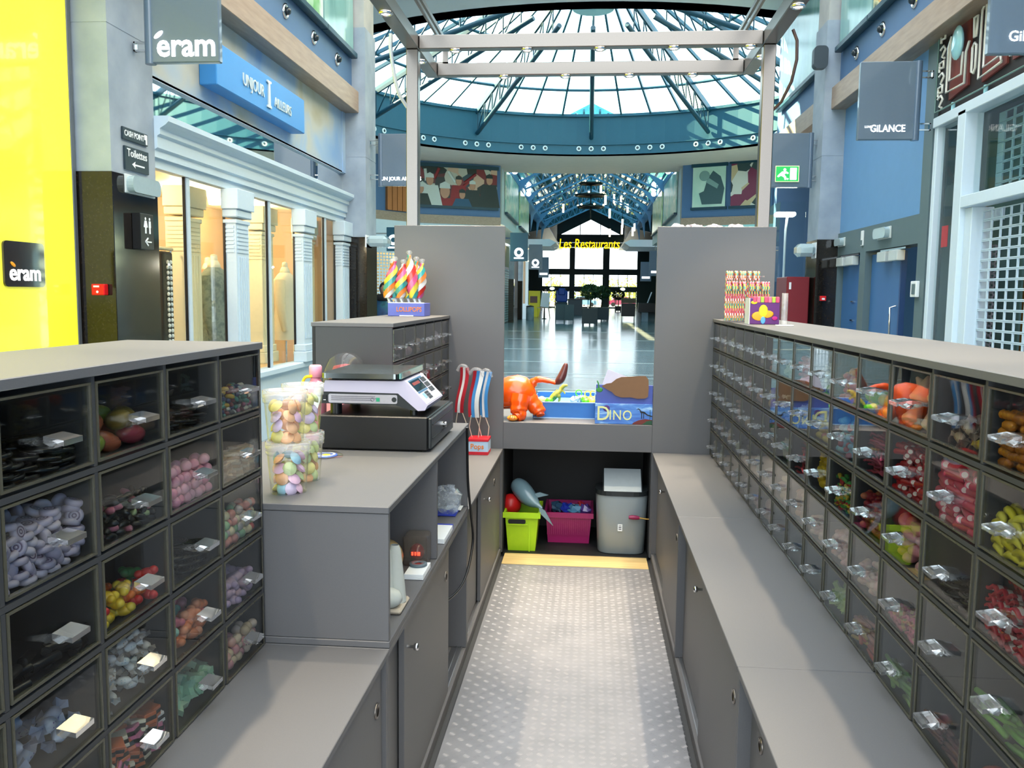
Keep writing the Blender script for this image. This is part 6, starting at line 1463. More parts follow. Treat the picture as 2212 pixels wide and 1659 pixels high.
egg(-.245, 5.50, 'lime', 'round lime green toy at the left of the tray'); egg(-.01, 5.50, 'lime', 'round lime green toy in the middle of the tray'); egg(-.295, 5.56, 'pale', 'pale yellow toy behind the inflatable'); egg(.02, 5.58, 'yellow', 'yellow toy at the right edge of the tray'); egg(.03, 5.50, 'yellow', 'yellow toy in front beside the carton'); egg(-.02, 5.62, 'lime', 'lime green toy half hidden at the back of the tray')
for i, (x, y, c, lb) in enumerate(((-.06, 5.75, 'lime', 'lime green toy ring clip standing at the back of the tray'), (.0, 5.7, 'yellow', 'yellow toy ring clip near the middle of the tray'), (.035, 5.72, 'yellow', 'yellow toy ring clip by the carton'))):
    t = empty('toy_ring_clip', (x, y, .904), lb, 'toy', 'plastic toys in the tray')
    put('ring', MB().tube([(x+.02*math.cos(a), y, .955+.02*math.sin(a)) for a in [2*PI*k/14 for k in range(15)]], .004, 6, caps=False), TOY[c], t); put('pod', MB().ball((x+.005, y, .922), (.024, .02, .018), 12, 8), TOY[c], t)
t = empty('silver_toy_pouches', (-.06, 5.6, .904), 'two crumpled silver printed pouches in the toy tray', 'pouches')
for k, (x, y) in enumerate(((-.085, 5.58), (-.04, 5.66))):
    rnd = random.Random(70+k); mb = MB().ball((x, y, .928), (.032, .022, .022), 10, 7); mb.v = [(a+rnd.uniform(-.006, .006), b+rnd.uniform(-.006, .006), max(.905, c+rnd.uniform(-.006, .008))) for a, b, c in mb.v]; mb.sm = [False]*len(mb.sm)
    put('pouch', mb, ramp_mat('silver_print', [(.3, '#8a939c'), (.5, '#d8dce0'), (.62, '#4f7fb0'), (.75, '#3a3f46')], scale=40, rough=.25), t)
t = empty('toy_dinosaur', (-.2, 5.55, .904), 'small green and yellow toy dinosaur standing in the tray', 'toy')
m_dino = ramp_mat('green_yellow_toy', [(.35, '#2f7a4a'), (.55, '#b9b040'), (.7, '#3a8a58')], scale=30, rough=.45)
mb = MB(); mb.tube(blend_path([(-.275, 5.55, .912), (-.24, 5.55, .925), (-.205, 5.55, .965), (-.175, 5.55, .99), (-.155, 5.55, 1.02), (-.13, 5.55, 1.025)]), [.004, .006, .008, .01, .013, .016, .019, .021, .022, .022, .021, .02, .018, .016, .014, .013, .012, .011, .012, .013, .013, .012, .011, .01, .009, .006], 10)
for dx in (-.012, .012): mb.tube(blend_path([(-.19, 5.55+dx, .965), (-.18, 5.55+dx, .94), (-.185, 5.55+dx, .915), (-.168, 5.55+dx, .907)]), [.012]*4+[.008]*4+[.006]*8, 8)
for dx in (-.012, .012): mb.tube([(-.165, 5.55+dx, .992), (-.15, 5.55+dx, .98), (-.146, 5.55+dx, .972)], .004, 6)
put('body', mb, m_dino, t); put('back_crest', MB().prism([(-.215, .975), (-.2, 1.0), (-.19, .99), (-.178, 1.02), (-.168, 1.0), (-.2, .965)], 'y', 5.548, 5.552), TOY['yellow'], t)
# printed carton with sky and lettering
db = empty('toy_carton', (.22, 5.35, .823), 'blue printed carton with pale dinosaur lettering and a brown card cut-out', 'carton')
m_skyc = ramp_mat('sky_print', [(.3, '#2f55b0'), (.55, '#4f86d0'), (.7, '#a9d0ee')], scale=7, rough=.35, vec_scale=(1, 1, 4), distort=1)
put('lower_panel', MB().bbox(.046, .392, 5.275, 5.29, .8235, .948, .001), m_skyc, db); put('upper_panel', MB().bbox(.05, .392, 5.285, 5.296, .948, 1.062, .001), mat('violet_blue_card', '#4a5aa8', .4), db)
put('side_panel', MB().box(.046, .05, 5.29, 5.45, .8235, 1.0).box(.388, .392, 5.29, 5.45, .8235, 1.0), m_tb, db); put('back_panel', MB().box(.05, .388, 5.446, 5.45, .8235, 1.0), m_tb, db)
put('hill', MB().prism([(.27, .824), (.391, .824), (.391, .853), (.35, .858), (.31, .85), (.28, .835)], 'y', 5.2735, 5.275), mat('dark_red_hill', '#6a2a24', .5), db); put('trees', MB().prism([(.33, .824), (.391, .824), (.391, .85), (.36, .845)], 'y', 5.2725, 5.2735).box(.376, .379, 5.2725, 5.2735, .85, .915), mat('dark_green_print', '#1f4a30', .5), db)
put('silhouette', MB().prism([(.295, .912), (.305, .918), (.315, .910), (.32, .895), (.34, .893), (.36, .88), (.39, .872), (.392, .876), (.36, .888), (.345, .902), (.325, .905), (.316, .917), (.305, .923)], 'y', 5.2725, 5.275).box(.325, .330, 5.2725, 5.275, .86, .895).box(.338, .342, 5.2725, 5.275, .86, .895), mat('black_print', '#15161a', .5), db)
put('planet', MB().ball((.115, 5.2745, .918), (.02, .001, .02), 16, 10), mat('purple_print', '#4a2a78', .5), db)
letters('lettering', 'D', .125, (.095, 5.2725, .846), '-y', mat('pale_yellow_print', '#d8dc9a', .5), db, depth=.001, bold=.0005, sx=.9); letters('lettering', 'INO', .085, (.20, 5.2725, .85), '-y', mat('pale_yellow_print', '#d8dc9a', .5), db, depth=.001, bold=.0004, sx=.85, spacing=1.1)
put('plant_print', MB().ball((.07, 5.2835, 1.03), (.02, .001, .015), 10, 6).tube([(.055, 5.284, 1.085), (.062, 5.284, 1.07), (.066, 5.284, 1.04)], .004, 6), mat('leaf_green_plastic', '#3a8a3a', .4), db)
foot = [(.082, 1.055), (.11, 1.07), (.14, 1.075), (.17, 1.10), (.2, 1.112), (.25, 1.115), (.31, 1.12), (.345, 1.12), (.362, 1.10), (.365, 1.05), (.362, .995), (.345, .985), (.30, .982), (.26, .99), (.2, .988), (.165, 1.0), (.145, 1.02), (.115, 1.035)]
put('card_cutout', MB().prism(foot, 'y', 5.262, 5.266), mat('brown_card', '#7a5b42', .8), db)
put('white_sheet', MB().prism([(.085, 1.06), (.118, 1.155), (.24, 1.11), (.21, 1.04)], 'y', 5.2985, 5.3), mat('lilac_white_sheet', '#d6d2e2', .6), db); put('white_sheet', MB().prism([(.36, 1.06), (.44, 1.03), (.405, .93), (.36, .96)], 'y', 5.2985, 5.3), mat('lilac_white_sheet', '#d6d2e2', .6), db)

# ------------------------------------------------------------------ storage bay below the shelf
def crate(x0, x1, y0, y1, h, mm, label, taper=.02, handle=True):
    t = empty('storage_crate', ((x0+x1)/2, (y0+y1)/2, .0), label, 'crate', 'storage crates'); z0 = .003; q = taper
    def ring(z, f, e=0): a = q*(1-f)-e; return [(x0+a, y0+a, z), (x1-a, y0+a, z), (x1-a, y1-a, z), (x0+a, y1-a, z)]
    P = ring(z0, 0)+ring(z0+h, 1)+ring(z0+h, 1, -.004)+ring(z0+.006, 0, -.004)
    F = [(3,2,1,0)]+[(i, (i+1)%4, 4+(i+1)%4, 4+i) for i in range(4)]+[(4+i, 4+(i+1)%4, 8+(i+1)%4, 8+i) for i in range(4)]+[(8+i, 8+(i+1)%4, 12+(i+1)%4, 12+i) for i in range(4)]+[(12,13,14,15)]
    put('body', MB().add(P, F), mm, t)
    put('rim', MB().box(x0-.012, x1+.012, y0-.012, y0+.002, z0+h-.03, z0+h+.004).box(x0-.012, x1+.012, y1-.002, y1+.012, z0+h-.03, z0+h+.004).box(x0-.012, x0+.002, y0+.002, y1-.002, z0+h-.03, z0+h+.004).box(x1-.002, x1+.012, y0+.002, y1-.002, z0+h-.03, z0+h+.004), mm, t)
    if handle:
        xc = (x0+x1)/2-.03; put('hand_slot', MB().prism(rrect(xc-.055, xc+.055, z0+h-.068, z0+h-.042, .01), 'y', y0+.0, y0+.004), m_black, t); put('slot_lip', MB().box(xc-.065, xc+.065, y0-.004, y0+.003, z0+h-.076, z0+h-.070), mm, t)
        put('corner_rib', MB().box(x1-.06, x1-.052, y0+.004, y0+.018, z0, z0+h-.03), mm, t)
    return t
crate(-.50, -.29, 5.285, 5.60, .245, mat('lime_crate', '#a6d21c', .4), 'bright lime green storage crate under the serving shelf')
crate(-.255, .04, 5.50, 5.85, .2, mat('magenta_crate', '#a81f66', .35, trans=.15), 'magenta ribbed storage crate under the serving shelf', .015, False)
for k in range(22): put('rib', MB().box(-.245+k*.0128, -.241+k*.0128, 5.496, 5.503, .06, .17), MATS['magenta_crate'], bpy.data.objects['storage_crate.001'])
rnd = random.Random(9)
for i, (x, y, c, lb) in enumerate(((-.12, 5.62, '#2438a8', 'blue crumpled toy packet in the magenta crate'), (-.03, 5.66, '#b02a34', 'red crumpled toy packet in the magenta crate'), (-.07, 5.6, '#4f86a8', 'pale blue crumpled toy packet in the magenta crate'), (.0, 5.6, '#5a3f8a', 'purple crumpled toy packet in the magenta crate'), (-.18, 5.66, '#33506a', 'dark blue crumpled toy packet in the magenta crate'))):
    mb = MB().ball((x, y, .20), (.05, .05, .035), 10, 7); mb.v = [(a+rnd.uniform(-.01, .01), b+rnd.uniform(-.01, .01), c_+rnd.uniform(-.01, .015)) for a, b, c_ in mb.v]; mb.sm = [False]*len(mb.sm)
    put('toy_packet', mb, mat('packet_%d' % i, c, .25, coat=.6), None, lb, 'packet', 'packets in the magenta crate')
put('red_ball', MB().ball((-.48, 5.45, .26), .07, 18, 12), mat('red_rubber', '#b81818', .35), None, 'red ball on top of the lime green crate', 'ball')
ds = empty('inflatable_dolphin', (-.37, 5.45, .25), 'grey inflatable dolphin lying across the crates', 'inflatable toy')
m_gr = mat('grey_vinyl', '#6f8a94', .3, coat=.5)
put('body', MB().tube(blend_path([(-.47, 5.50, .40), (-.42, 5.46, .37), (-.36, 5.40, .32), (-.31, 5.36, .29), (-.27, 5.33, .27)]), [.01, .03, .045, .05, .055, .058, .06, .06, .06, .058, .055, .05, .045, .04, .034, .028, .02, .016, .012, .01, .008], 12), m_gr, ds)
put('tail_fin', MB().prism([(-.29, .285), (-.25, .262), (-.20, .17), (-.245, .21), (-.285, .25)], 'y', 5.30, 5.315), m_gr, ds); put('back_fin', MB().prism([(-.34, .345), (-.29, .36), (-.235, .345), (-.31, .325)], 'y', 5.38, 5.395), m_gr, ds)
# swing-lid bin
wb = empty('swing_lid_bin', (.225, 5.45, .0), 'silver-grey swing lid waste bin under the serving shelf', 'bin')
m_bin = mat('silver_plastic', '#8c979b', .32, coat=.3, var=.04, scale=3)
def oval(z, w, d, cx=.225, cy=5.42, n=28): return [(cx+(abs(math.cos(2*PI*i/n))**.6)*math.copysign(w/2, math.cos(2*PI*i/n)), cy+(abs(math.sin(2*PI*i/n))**.6)*math.copysign(d/2, math.sin(2*PI*i/n)), z) for i in range(n)]
mb = MB(); n = 28; V = []
for z, w, d in ((.002, .285, .23), (.01, .295, .24), (.36, .325, .265), (.372, .325, .265)): V += oval(z, w, d)
F = [[j*n+i, j*n+(i+1)%n, (j+1)*n+(i+1)%n, (j+1)*n+i] for j in range(3) for i in range(n)]; F.append(list(range(n))[::-1]); mb.add(V, F, 0, True); put('body', mb, m_bin, wb)
mb = MB(); V = oval(.373, .334, .274)+oval(.402, .334, .274); F = [[i, (i+1)%n, n+(i+1)%n, n+i] for i in range(n)]; F.append(list(range(n, 2*n))); mb.add(V, F, 0, False); put('collar', mb, mat('black_collar', '#23282a', .4), wb)
put('lid_cheeks', MB().prism([(5.30, .4025), (5.445, .508), (5.545, .4025)], 'x', .105, .111).prism([(5.30, .4025), (5.445, .508), (5.545, .4025)], 'x', .341, .347), MATS['black_collar'], wb)
put('swing_lid', MB().prism([(5.29, .4025), (5.445, .515), (5.55, .4025)], 'x', .1115, .3405), mat('pale_silver_plastic', '#a7b0b3', .35, coat=.2), wb)
put('label_sticker', MB().box(.20, .228, 5.2835, 5.2855, .155, .198), m_prt, wb); put('sticker_print', MB().box(.206, .222, 5.2828, 5.2836, .165, .170).box(.206, .222, 5.2828, 5.2836, .176, .181).box(.206, .222, 5.2828, 5.2836, .187, .190), m_black, wb)
t = empty('hand_tool', (.32, 5.28, .25), 'tool with magenta grip and brass shaft hung by the waste bin', 'tool'); put('grip', MB().tube([(.265, 5.275, .246), (.285, 5.275, .247), (.31, 5.275, .246), (.33, 5.275, .244)], [.01, .013, .013, .01], 10), mat('magenta_grip', '#8a1848', .35), t); put('shaft', MB().cyl((.33, 5.275, .244), (.388, 5.275, .238), .005, n=8), mat('brass', '#b09050', .3, 1), t)
put('orange_cable', MB().tube(blend_path([(-.47, 5.9, .62), (-.40, 5.9, .585), (-.3, 5.9, .572), (-.18, 5.9, .60), (-.05, 5.9, .625), (.02, 5.9, .60), (.1, 5.9, .56)]), .006, 8), mat('orange_flex', '#a85a1c', .5), None, 'orange cable sagging along the back of the storage bay', 'cable')
# ================================================================== CANDY IN THE BINS
CM = {}
def cmat(c, rough=.35, coat=.25, trans=0):
    k = 'candy_%s_%d' % (c.lstrip('#'), int(rough*100))
    return mat(k, c, rough, var=.06, scale=80, coat=coat, trans=trans)
SH = {}
def cshape(kind, cols):
    """candy meshes, about 2 units across; cols are colour strings"""
    key = (kind,)+tuple(cols)
    if key in SH: return SH[key]
    mb = MB(); ms = [cmat(c) for c in cols]
    if kind == 'ball': mb.ball((0, 0, 0), 1, 12, 8)
    elif kind == 'oval': mb.ball((0, 0, 0), (1, .62, .55), 12, 8)
    elif kind == 'bean': mb.tube([(-.9, 0, -.1), (-.6, 0, .08), (0, 0, .16), (.6, 0, .08), (.9, 0, -.1)], [.12, .42, .48, .42, .12], 8)
    elif kind == 'banana': mb.tube([(-1.5, 0, -.35), (-1.1, 0, -.05), (-.5, 0, .2), (.3, 0, .25), (1.0, 0, 0), (1.5, 0, -.4)], [.1, .32, .42, .42, .34, .1], 8)
    elif kind == 'tubefill':      # stick with a pale filling showing at the ends
        mb.cyl((-1.6, 0, 0), (1.6, 0, 0), .5, n=12, m=0); mb.cyl((-1.66, 0, 0), (1.66, 0, 0), .36, n=10, m=1)
    elif kind == 'bumpy':
        pts = [(-1.6+i*.2, 0, 0) for i in range(17)]; mb.tube(pts, [.15]+[.42+.1*math.sin(i*2.1) for i in range(15)]+[.15], 8)
    elif kind == 'stick': mb.tube([(-2.2, 0, 0), (-2.1, 0, .02), (0, .1, .06), (2.1, 0, 0), (2.2, 0, 0)], [.05, .26, .28, .26, .05], 7)
    elif kind == 'string': mb.tube([(-3, 0, 0), (-1.5, .3, .2), (0, -.1, .1), (1.5, .25, .3), (3, -.1, 0)], .16, 6)
    elif kind == 'strip':         # wavy striped belt
        N = 14; V = []
        for i in range(N+1):
            f = i/N*4-2; z = .22*math.sin(i*1.3)
            for y in (-.55, -.2, .2, .55): V += [(f, y, z+.09), (f, y, z-.09)]
        F = []
        for i in range(N):
            for j in range(3):
                a, b = i*8+j*2, (i+1)*8+j*2; mb.f.append([a, a+2, b+2, b]); mb.m.append(1 if j == 1 else 0); mb.sm.append(True); mb.f.append([a+1, b+1, b+3, a+3]); mb.m.append(1 if j == 1 else 0); mb.sm.append(True)
            mb.f.append([i*8, (i+1)*8, (i+1)*8+1, i*8+1]); mb.m.append(0); mb.sm.append(False); mb.f.append([i*8+6, i*8+7, (i+1)*8+7, (i+1)*8+6]); mb.m.append(0); mb.sm.append(False)
        mb.v = V
    elif kind == 'swirl':         # rolled spiral with grooves
        mb.lathe([(0, .42), (.14, .40), (.2, .30), (.3, .42), (.46, .40), (.52, .28), (.62, .40), (.82, .36), (.96, .2), (1, 0), (.96, -.2), (.82, -.36), (0, -.4)], (0, 0, 0), 16)
        for k, r in enumerate((.21, .53)): mb.lathe([(r-.07, .40), (r, .425), (r+.07, .40)], (0, 0, 0), 16, m=1)
    elif kind == 'wrapped':       # twist-wrapped sweet
        mb.ball((0, 0, 0), (.75, .5, .45), 10, 8, m=1)
        for s in (-1, 1):
            V = [(s*.7, 0, 0)]+[(s*1.45, .55*math.cos(a), .4*math.sin(a)+(.12 if i % 2 else -.12)) for i, a in enumerate([2*PI*k/8 for k in range(8)])]
            mb.add(V, [[0, 1+i, 1+(i+1)%8] for i in range(8)], 0)
            mb.add(V, [[0, 1+(i+1)%8, 1+i] for i in range(8)], 0)
        mb.lathe([(.1, -.85), (.46, -.5), (.5, 0), (.46, .5), (.1, .85)], (0, 0, 0), 10, m=0, ax='x')
        mb.f = mb.f; 
    elif kind == 'sandwich':      # layered liquorice square
        mb.bbox(-.8, .8, -.8, .8, -.62, -.22, .06, 0); mb.bbox(-.8, .8, -.8, .8, -.21, .21, .04, 1); mb.bbox(-.8, .8, -.8, .8, .22, .62, .06, 0)
    elif kind == 'blob':          # knobbly gummy
        mb.ball((0, 0, 0), (.8, .62, .5), 10, 7); mb.ball((.55, .35, .1), (.42, .4, .36), 8, 6, m=len(cols)-1); mb.ball((.5, -.4, .05), (.4, .38, .34), 8, 6); mb.ball((-.65, 0, .15), (.45, .42, .4), 8, 6, m=len(cols)-1)
    elif kind == 'star':
        P = []
        for k in range(10): a = PI*k/5; r = 1.05 if k % 2 == 0 else .55; P.append((r*math.cos(a), r*math.sin(a)))
        mb.prism(P, 'z', -.28, .28)
    elif kind == 'cone':
        mb.lathe([(.62, -.85), (.68, -.7), (.5, -.1), (.28, .5), (.1, .95), (0, 1.0)], (0, 0, 0), 12, m=0); mb.lathe([(0, -.95), (.55, -.93), (.69, -.75), (.66, -.55)], (0, 0, 0), 12, m=len(cols)-1)
    elif kind == 'croc':
        mb.tube([(-1.7, .2, 0), (-1.1, -.1, .05), (-.4, 0, .12), (.4, 0, .15), (1.0, .1, .1), (1.6, .1, .02)], [.08, .26, .4, .42, .3, .18], 8)
        mb.tube([(-.5, -.6, -.15), (-.4, 0, 0), (-.5, .6, -.15)], .16, 6, m=len(cols)-1); mb.tube([(.5, -.6, -.15), (.5, 0, 0), (.5, .6, -.15)], .16, 6, m=len(cols)-1)
    elif kind == 'duck':
        mb.ball((0, 0, 0), (.85, .6, .55), 12, 8); mb.ball((.55, 0, .65), .42, 10, 8); mb.ball((1.0, 0, .6), (.22, .16, .1), 8, 6, m=len(cols)-1); mb.ball((-.85, 0, .3), (.28, .2, .16), 8, 6)
    elif kind == 'wheel':
        for k, r in enumerate((.95, .68, .42, .18)): mb.tube([(r*math.cos(2*PI*i/18), r*math.sin(2*PI*i/18), 0) for i in range(19)], .14, 6, caps=False)
    elif kind == 'ring':
        mb.tube([(.72*math.cos(2*PI*i/16), .72*math.sin(2*PI*i/16), 0) for i in range(17)], .34, 8, caps=False)
    SH[key] = (mb, ms); return SH[key]
FOOT = {'ball': (1, 1, 1), 'oval': (1, .62, .55), 'bean': (.95, .5, .45), 'banana': (1.5, .42, .45), 'tubefill': (1.6, .5, .5), 'bumpy': (1.6, .5, .5), 'stick': (2.2, .3, .3), 'string': (3, .3, .35), 'strip': (2, .55, .3), 'swirl': (1, 1, .42), 'wrapped': (1.5, .6, .62), 'sandwich': (.8, .8, .62), 'blob': (.95, .75, .5), 'star': (1, 1, .28), 'cone': (.98, .98, .98), 'croc': (1.65, .6, .45), 'duck': (1, .6, .8), 'wheel': (1.05, 1.05, .15), 'ring': (1.05, 1.05, .34)}
NAMES = {'ball': 'gumball', 'oval': 'sugared_gummy', 'bean': 'jelly_bean', 'banana': 'gummy_banana', 'tubefill': 'filled_liquorice_tube', 'bumpy': 'knobbly_gummy_stick', 'stick': 'gummy_stick', 'string': 'liquorice_string', 'strip': 'sour_belt', 'swirl': 'rolled_sweet', 'wrapped': 'wrapped_sweet', 'sandwich': 'liquorice_square', 'blob': 'fruit_gummy', 'star': 'gummy_star', 'cone': 'gummy_cone', 'croc': 'gummy_crocodile', 'duck': 'gummy_duck', 'wheel': 'liquorice_coil', 'ring': 'gummy_ring'}
_cmesh = {}
def fill(side, y_far, k, r, kind, size, tones, fillh, desc, where, depth=2, stuff=False, flat=False, gappy=0, slope=.5):
    """pile sweets in bin column k (from y_far), row r.  size = scale in metres; tones = list of colour tuples"""
    s = 1 if side < 0 else -1
    xf = XLD if side < 0 else XRD
    y1 = y_far-k*PIT-.011; y0 = y1-PIT+.022; z0 = RZS[r+1]+.0015 if r < 4 else .662
    fx, fy, fz = FOOT[kind]; rnd = random.Random(k*31+r*7+(1 if side < 0 else 500))
    long_axis = kind in ('tubefill', 'bumpy', 'stick', 'strip', 'banana', 'string', 'croc')
    # long pieces lie front to back or slanted; others random
    W, H, D = fx*size*1.04, fz*size, fy*size
    if not long_axis: W = D = max(fx, fy)*size*.96
    ncol = max(1, int((y1-y0)/(2*W))); sp = (y1-y0)/ncol; nlay = max(1, int(round(fillh/(2*H*.9)))); spx = 2*D*1.0
    objs = []; mbj = MB(); mats = []
    for L in range(nlay):
        for d in range(depth):
            hh = nlay*(1-slope*rnd.random()*.5)*(.75+.5*math.sin((d+1)*1.3+k)**2 if nlay > 1 else 1)
            for c in range(ncol):
                if L > 0 and (L > nlay*(.55+.45*math.sin(c*1.1+k*2+r)**2) and rnd.random() < slope): continue
                if rnd.random() < gappy: continue
                off = .5*(L % 2) if ncol > 2 else 0
                y = y0+(c+.5+ (off if c < ncol-1 else -.0)*.9)*sp+rnd.uniform(-.08, .08)*sp
                y = min(max(y, y0+W*1.02), y1-W*1.02)
                x = xf-s*(.012+D*1.02+d*spx*.92+rnd.uniform(0, .12)*D+((L+c) % 2)*.35*D)
                z = z0+H*1.02+L*H*1.8+rnd.uniform(0, .1)*H
                if long_axis: e = Euler((rnd.uniform(-.4, .4), rnd.uniform(-.12, .12), rnd.choice((0, PI))+PI/2+rnd.uniform(-.25, .25)*(1 if kind != 'tubefill' else 1.8)))
                elif kind in ('wheel', 'ring'): e = Euler((rnd.uniform(-.08, .08), rnd.uniform(-.08, .08), rnd.uniform(0, 6)))
                elif kind in ('swirl', 'star'): e = Euler((rnd.uniform(-.5, .5), (PI/2)*(0 if rnd.random() < .45 else 1)*.8+rnd.uniform(-.2, .2), rnd.uniform(0, 6)))
                elif kind == 'cone': e = Euler((rnd.uniform(-.9, .9), rnd.uniform(-.9, .9), rnd.uniform(0, 6)))
                else: e = Euler((rnd.uniform(-.35, .35), rnd.uniform(-.35, .35), rnd.uniform(0, 6)))
                if kind in ('swirl', 'star'): z = max(z, z0+size*(.3+1.02*max(abs(math.sin(e.y)), abs(math.sin(e.x)))))
                objs.append((Vector((x, y, z)), e, rnd.choice(tones)))
    if stuff:
        V0 = {}
        allm = []
        for loc, e, t in objs:
            mb, ms = cshape(kind, t); M = Matrix.Translation(loc) @ e.to_matrix().to_4x4() @ Matrix.Scale(size, 4); o = len(mbj.v)
            idx = []
            for m_ in ms:
                if m_ not in allm: allm.append(m_)
                idx.append(allm.index(m_))
            mbj.v += [tuple(M @ Vector(p)) for p in mb.v]; mbj.f += [[i+o for i in f] for f in mb.f]; mbj.m += [idx[min(i, len(idx)-1)] for i in mb.m]; mbj.sm += mb.sm
        if mbj.v: put(NAMES[kind]+'_pile', mbj, allm, None, '%s pile in %s' % (desc, where), 'candy', None, 'stuff')
        return
    for loc, e, t in objs:
        key = (kind, tuple(t), round(size, 4))
        lab = '%s in %s' % (desc, where)
        if key not in _cmesh:
            mb, ms = cshape(kind, t); m2 = MB(); m2.v = [tuple(Vector(p)*size) for p in mb.v]; m2.f = mb.f; m2.m = [min(i, len(ms)-1) for i in mb.m]; m2.sm = mb.sm
            _cmesh[key] = m2.mesh(NAMES[kind], ms)
        o = bpy.data.objects.new(NAMES[kind], _cmesh[key]); COL.objects.link(o); o.location = loc; o.rotation_euler = e; ORG[o.name] = loc
        tag(o, lab, 'candy', '%s, %s' % (NAMES[kind].replace('_', ' '), where))
def LW(k, r): return 'near left display, %s row, %s column from till' % (ORDN[r], ORDN[k])
def RW(k, r): return 'right display, %s row, %s column from far end' % (ORDN[r], ORDN[k])
def SW(k, r): return 'small left display, %s row, %s column from far end' % (ORDN[r], ORDN[k])
FL, FR, FS = 2.193, YB-.002, YB-.002
T = lambda *c: [tuple([x]) if isinstance(x, str) else tuple(x) for x in c]
# near left display
LEFT = [
 (0, 0, 'bean', .0125, T('#243a6a', '#c8a030', '#7a2a30', '#3a8a7a', '#d8d2c0', '#1c2430', '#b05a7a'), .075, 'small multicoloured bean', {}),
 (0, 1, 'sandwich', .019, T(('#c9a98c', '#b08a6c'), ('#d8bfa2', '#c09a78')), .07, 'pale tan square', {}),  # a tan reflection in the flap is put into the sweets' colour
 (0, 2, 'ball', .012, T('#e29a8c', '#a9cfa0', '#e8d8b0', '#e06a60', '#d8c8c0'), .085, 'pastel sugared ball', {}),
 (0, 3, 'blob', .024, T(('#d8b8cc', '#cbb0d0'),), .06, 'lilac pink fruit gummy', {}),
 (0, 4, 'ball', .013, T('#e8b0a0', '#e6d0c0', '#e0c8a8', '#d89aa0'), .075, 'pale peach ball', {}),
 (1, 0, 'wheel', .026, T(('#0d0d0f',)), .05, 'black wheel', {'gappy': .3}),
 (1, 1, 'ball', .0125, T('#e89ab0', '#e68aa4', '#eeaabc'), .085, 'pink sugared ball', {}),
 (1, 2, 'wheel', .026, T(('#0c0c0d',)), .05, 'dull black wheel', {'gappy': .3}),
 (1, 3, 'blob', .026, T(('#e88a5c', '#f0a078'), ('#7fc0b0', '#9fd0c0'), ('#e07a8a', '#e89aa4')), .065, 'peach and mint fruit gummy', {}),
 (1, 4, 'star', .026, T(('#9fcfae',), ('#8fc8b0',), ('#b4d8ba',)), .06, 'mint green star', {}),
 (2, 0, 'oval', .036, T('#8a9a3c', '#a8583a', '#8f7a3c', '#a03a48'), .07, 'large sugared oval', {'depth': 2}),
 (2, 1, 'bean', .015, T('#0e0f10', '#0e0f10', '#0e0f10', '#0e0f10', '#c87a88', '#b9c890'), .075, 'black and pastel bean', {}),
 (2, 2, 'blob', .023, T(('#d82020', '#e03030'), ('#e8c020', '#f0d040'), ('#2a7a3a', '#3a8a4a'), ('#e86a20', '#ee8038')), .07, 'red, yellow and green fruit gummy', {}),
 (2, 3, 'wrapped', .017, T(('#e4e0da', '#d89a50'), ('#e8e4e0', '#c88a4a'), ('#dfe4e6', '#9fc0cc')), .11, 'white twist-wrapped sweet', {'slope': .3}),
 (2, 4, 'sandwich', .019, T(('#e6e2de', '#17161a'), ('#d87aa0', '#17161a'), ('#e8e0c8', '#17161a'), ('#c86a40', '#17161a')), .09, 'layered pink, white and black square', {}),
 (3, 0, 'wheel', .03, T(('#0d0d0e',)), .06, 'shiny black wheel', {}),
 (3, 1, 'swirl', .0155, T(('#b9aec2', '#5f4a6a'), ('#c4bac8', '#5f4a6a'), ('#aca2b4', '#584662')), .10, 'lilac rolled spiral', {'depth': 3}),
 (3, 2, 'tubefill', .016, T(('#0f0f10', '#17171a')), .05, 'black tube', {'gappy': .2}),
 (3, 3, 'wrapped', .027, T(('#d8dcee', '#4a3a88'), ('#c8d2ea', '#6a5aa0')), .06, 'violet and white twist-wrapped sweet', {'gappy': .15}),
 (3, 4, 'wrapped', .024, T(('#d8dcee', '#4a3a88'),), .05, 'violet wrapped sweet', {}),
 (4, 1, 'ball', .016, T('#d8a8a0', '#c8b8a8'), .07, 'dusty pink ball', {'depth': 2}),
 (4, 2, 'ball', .022, T('#d8b0a8', '#b8b8b0'), .08, 'dusty rose ball', {'depth': 2}),
 (4, 3, 'oval', .026, T('#c89a60', '#a8783a'), .06, 'amber oval', {'depth': 2}),
]
for k, r, kind, size, tones, fh, desc, kw in LEFT: fill(-1, FL, k, r, kind, size, tones, fh, desc, LW(k, r), **kw)
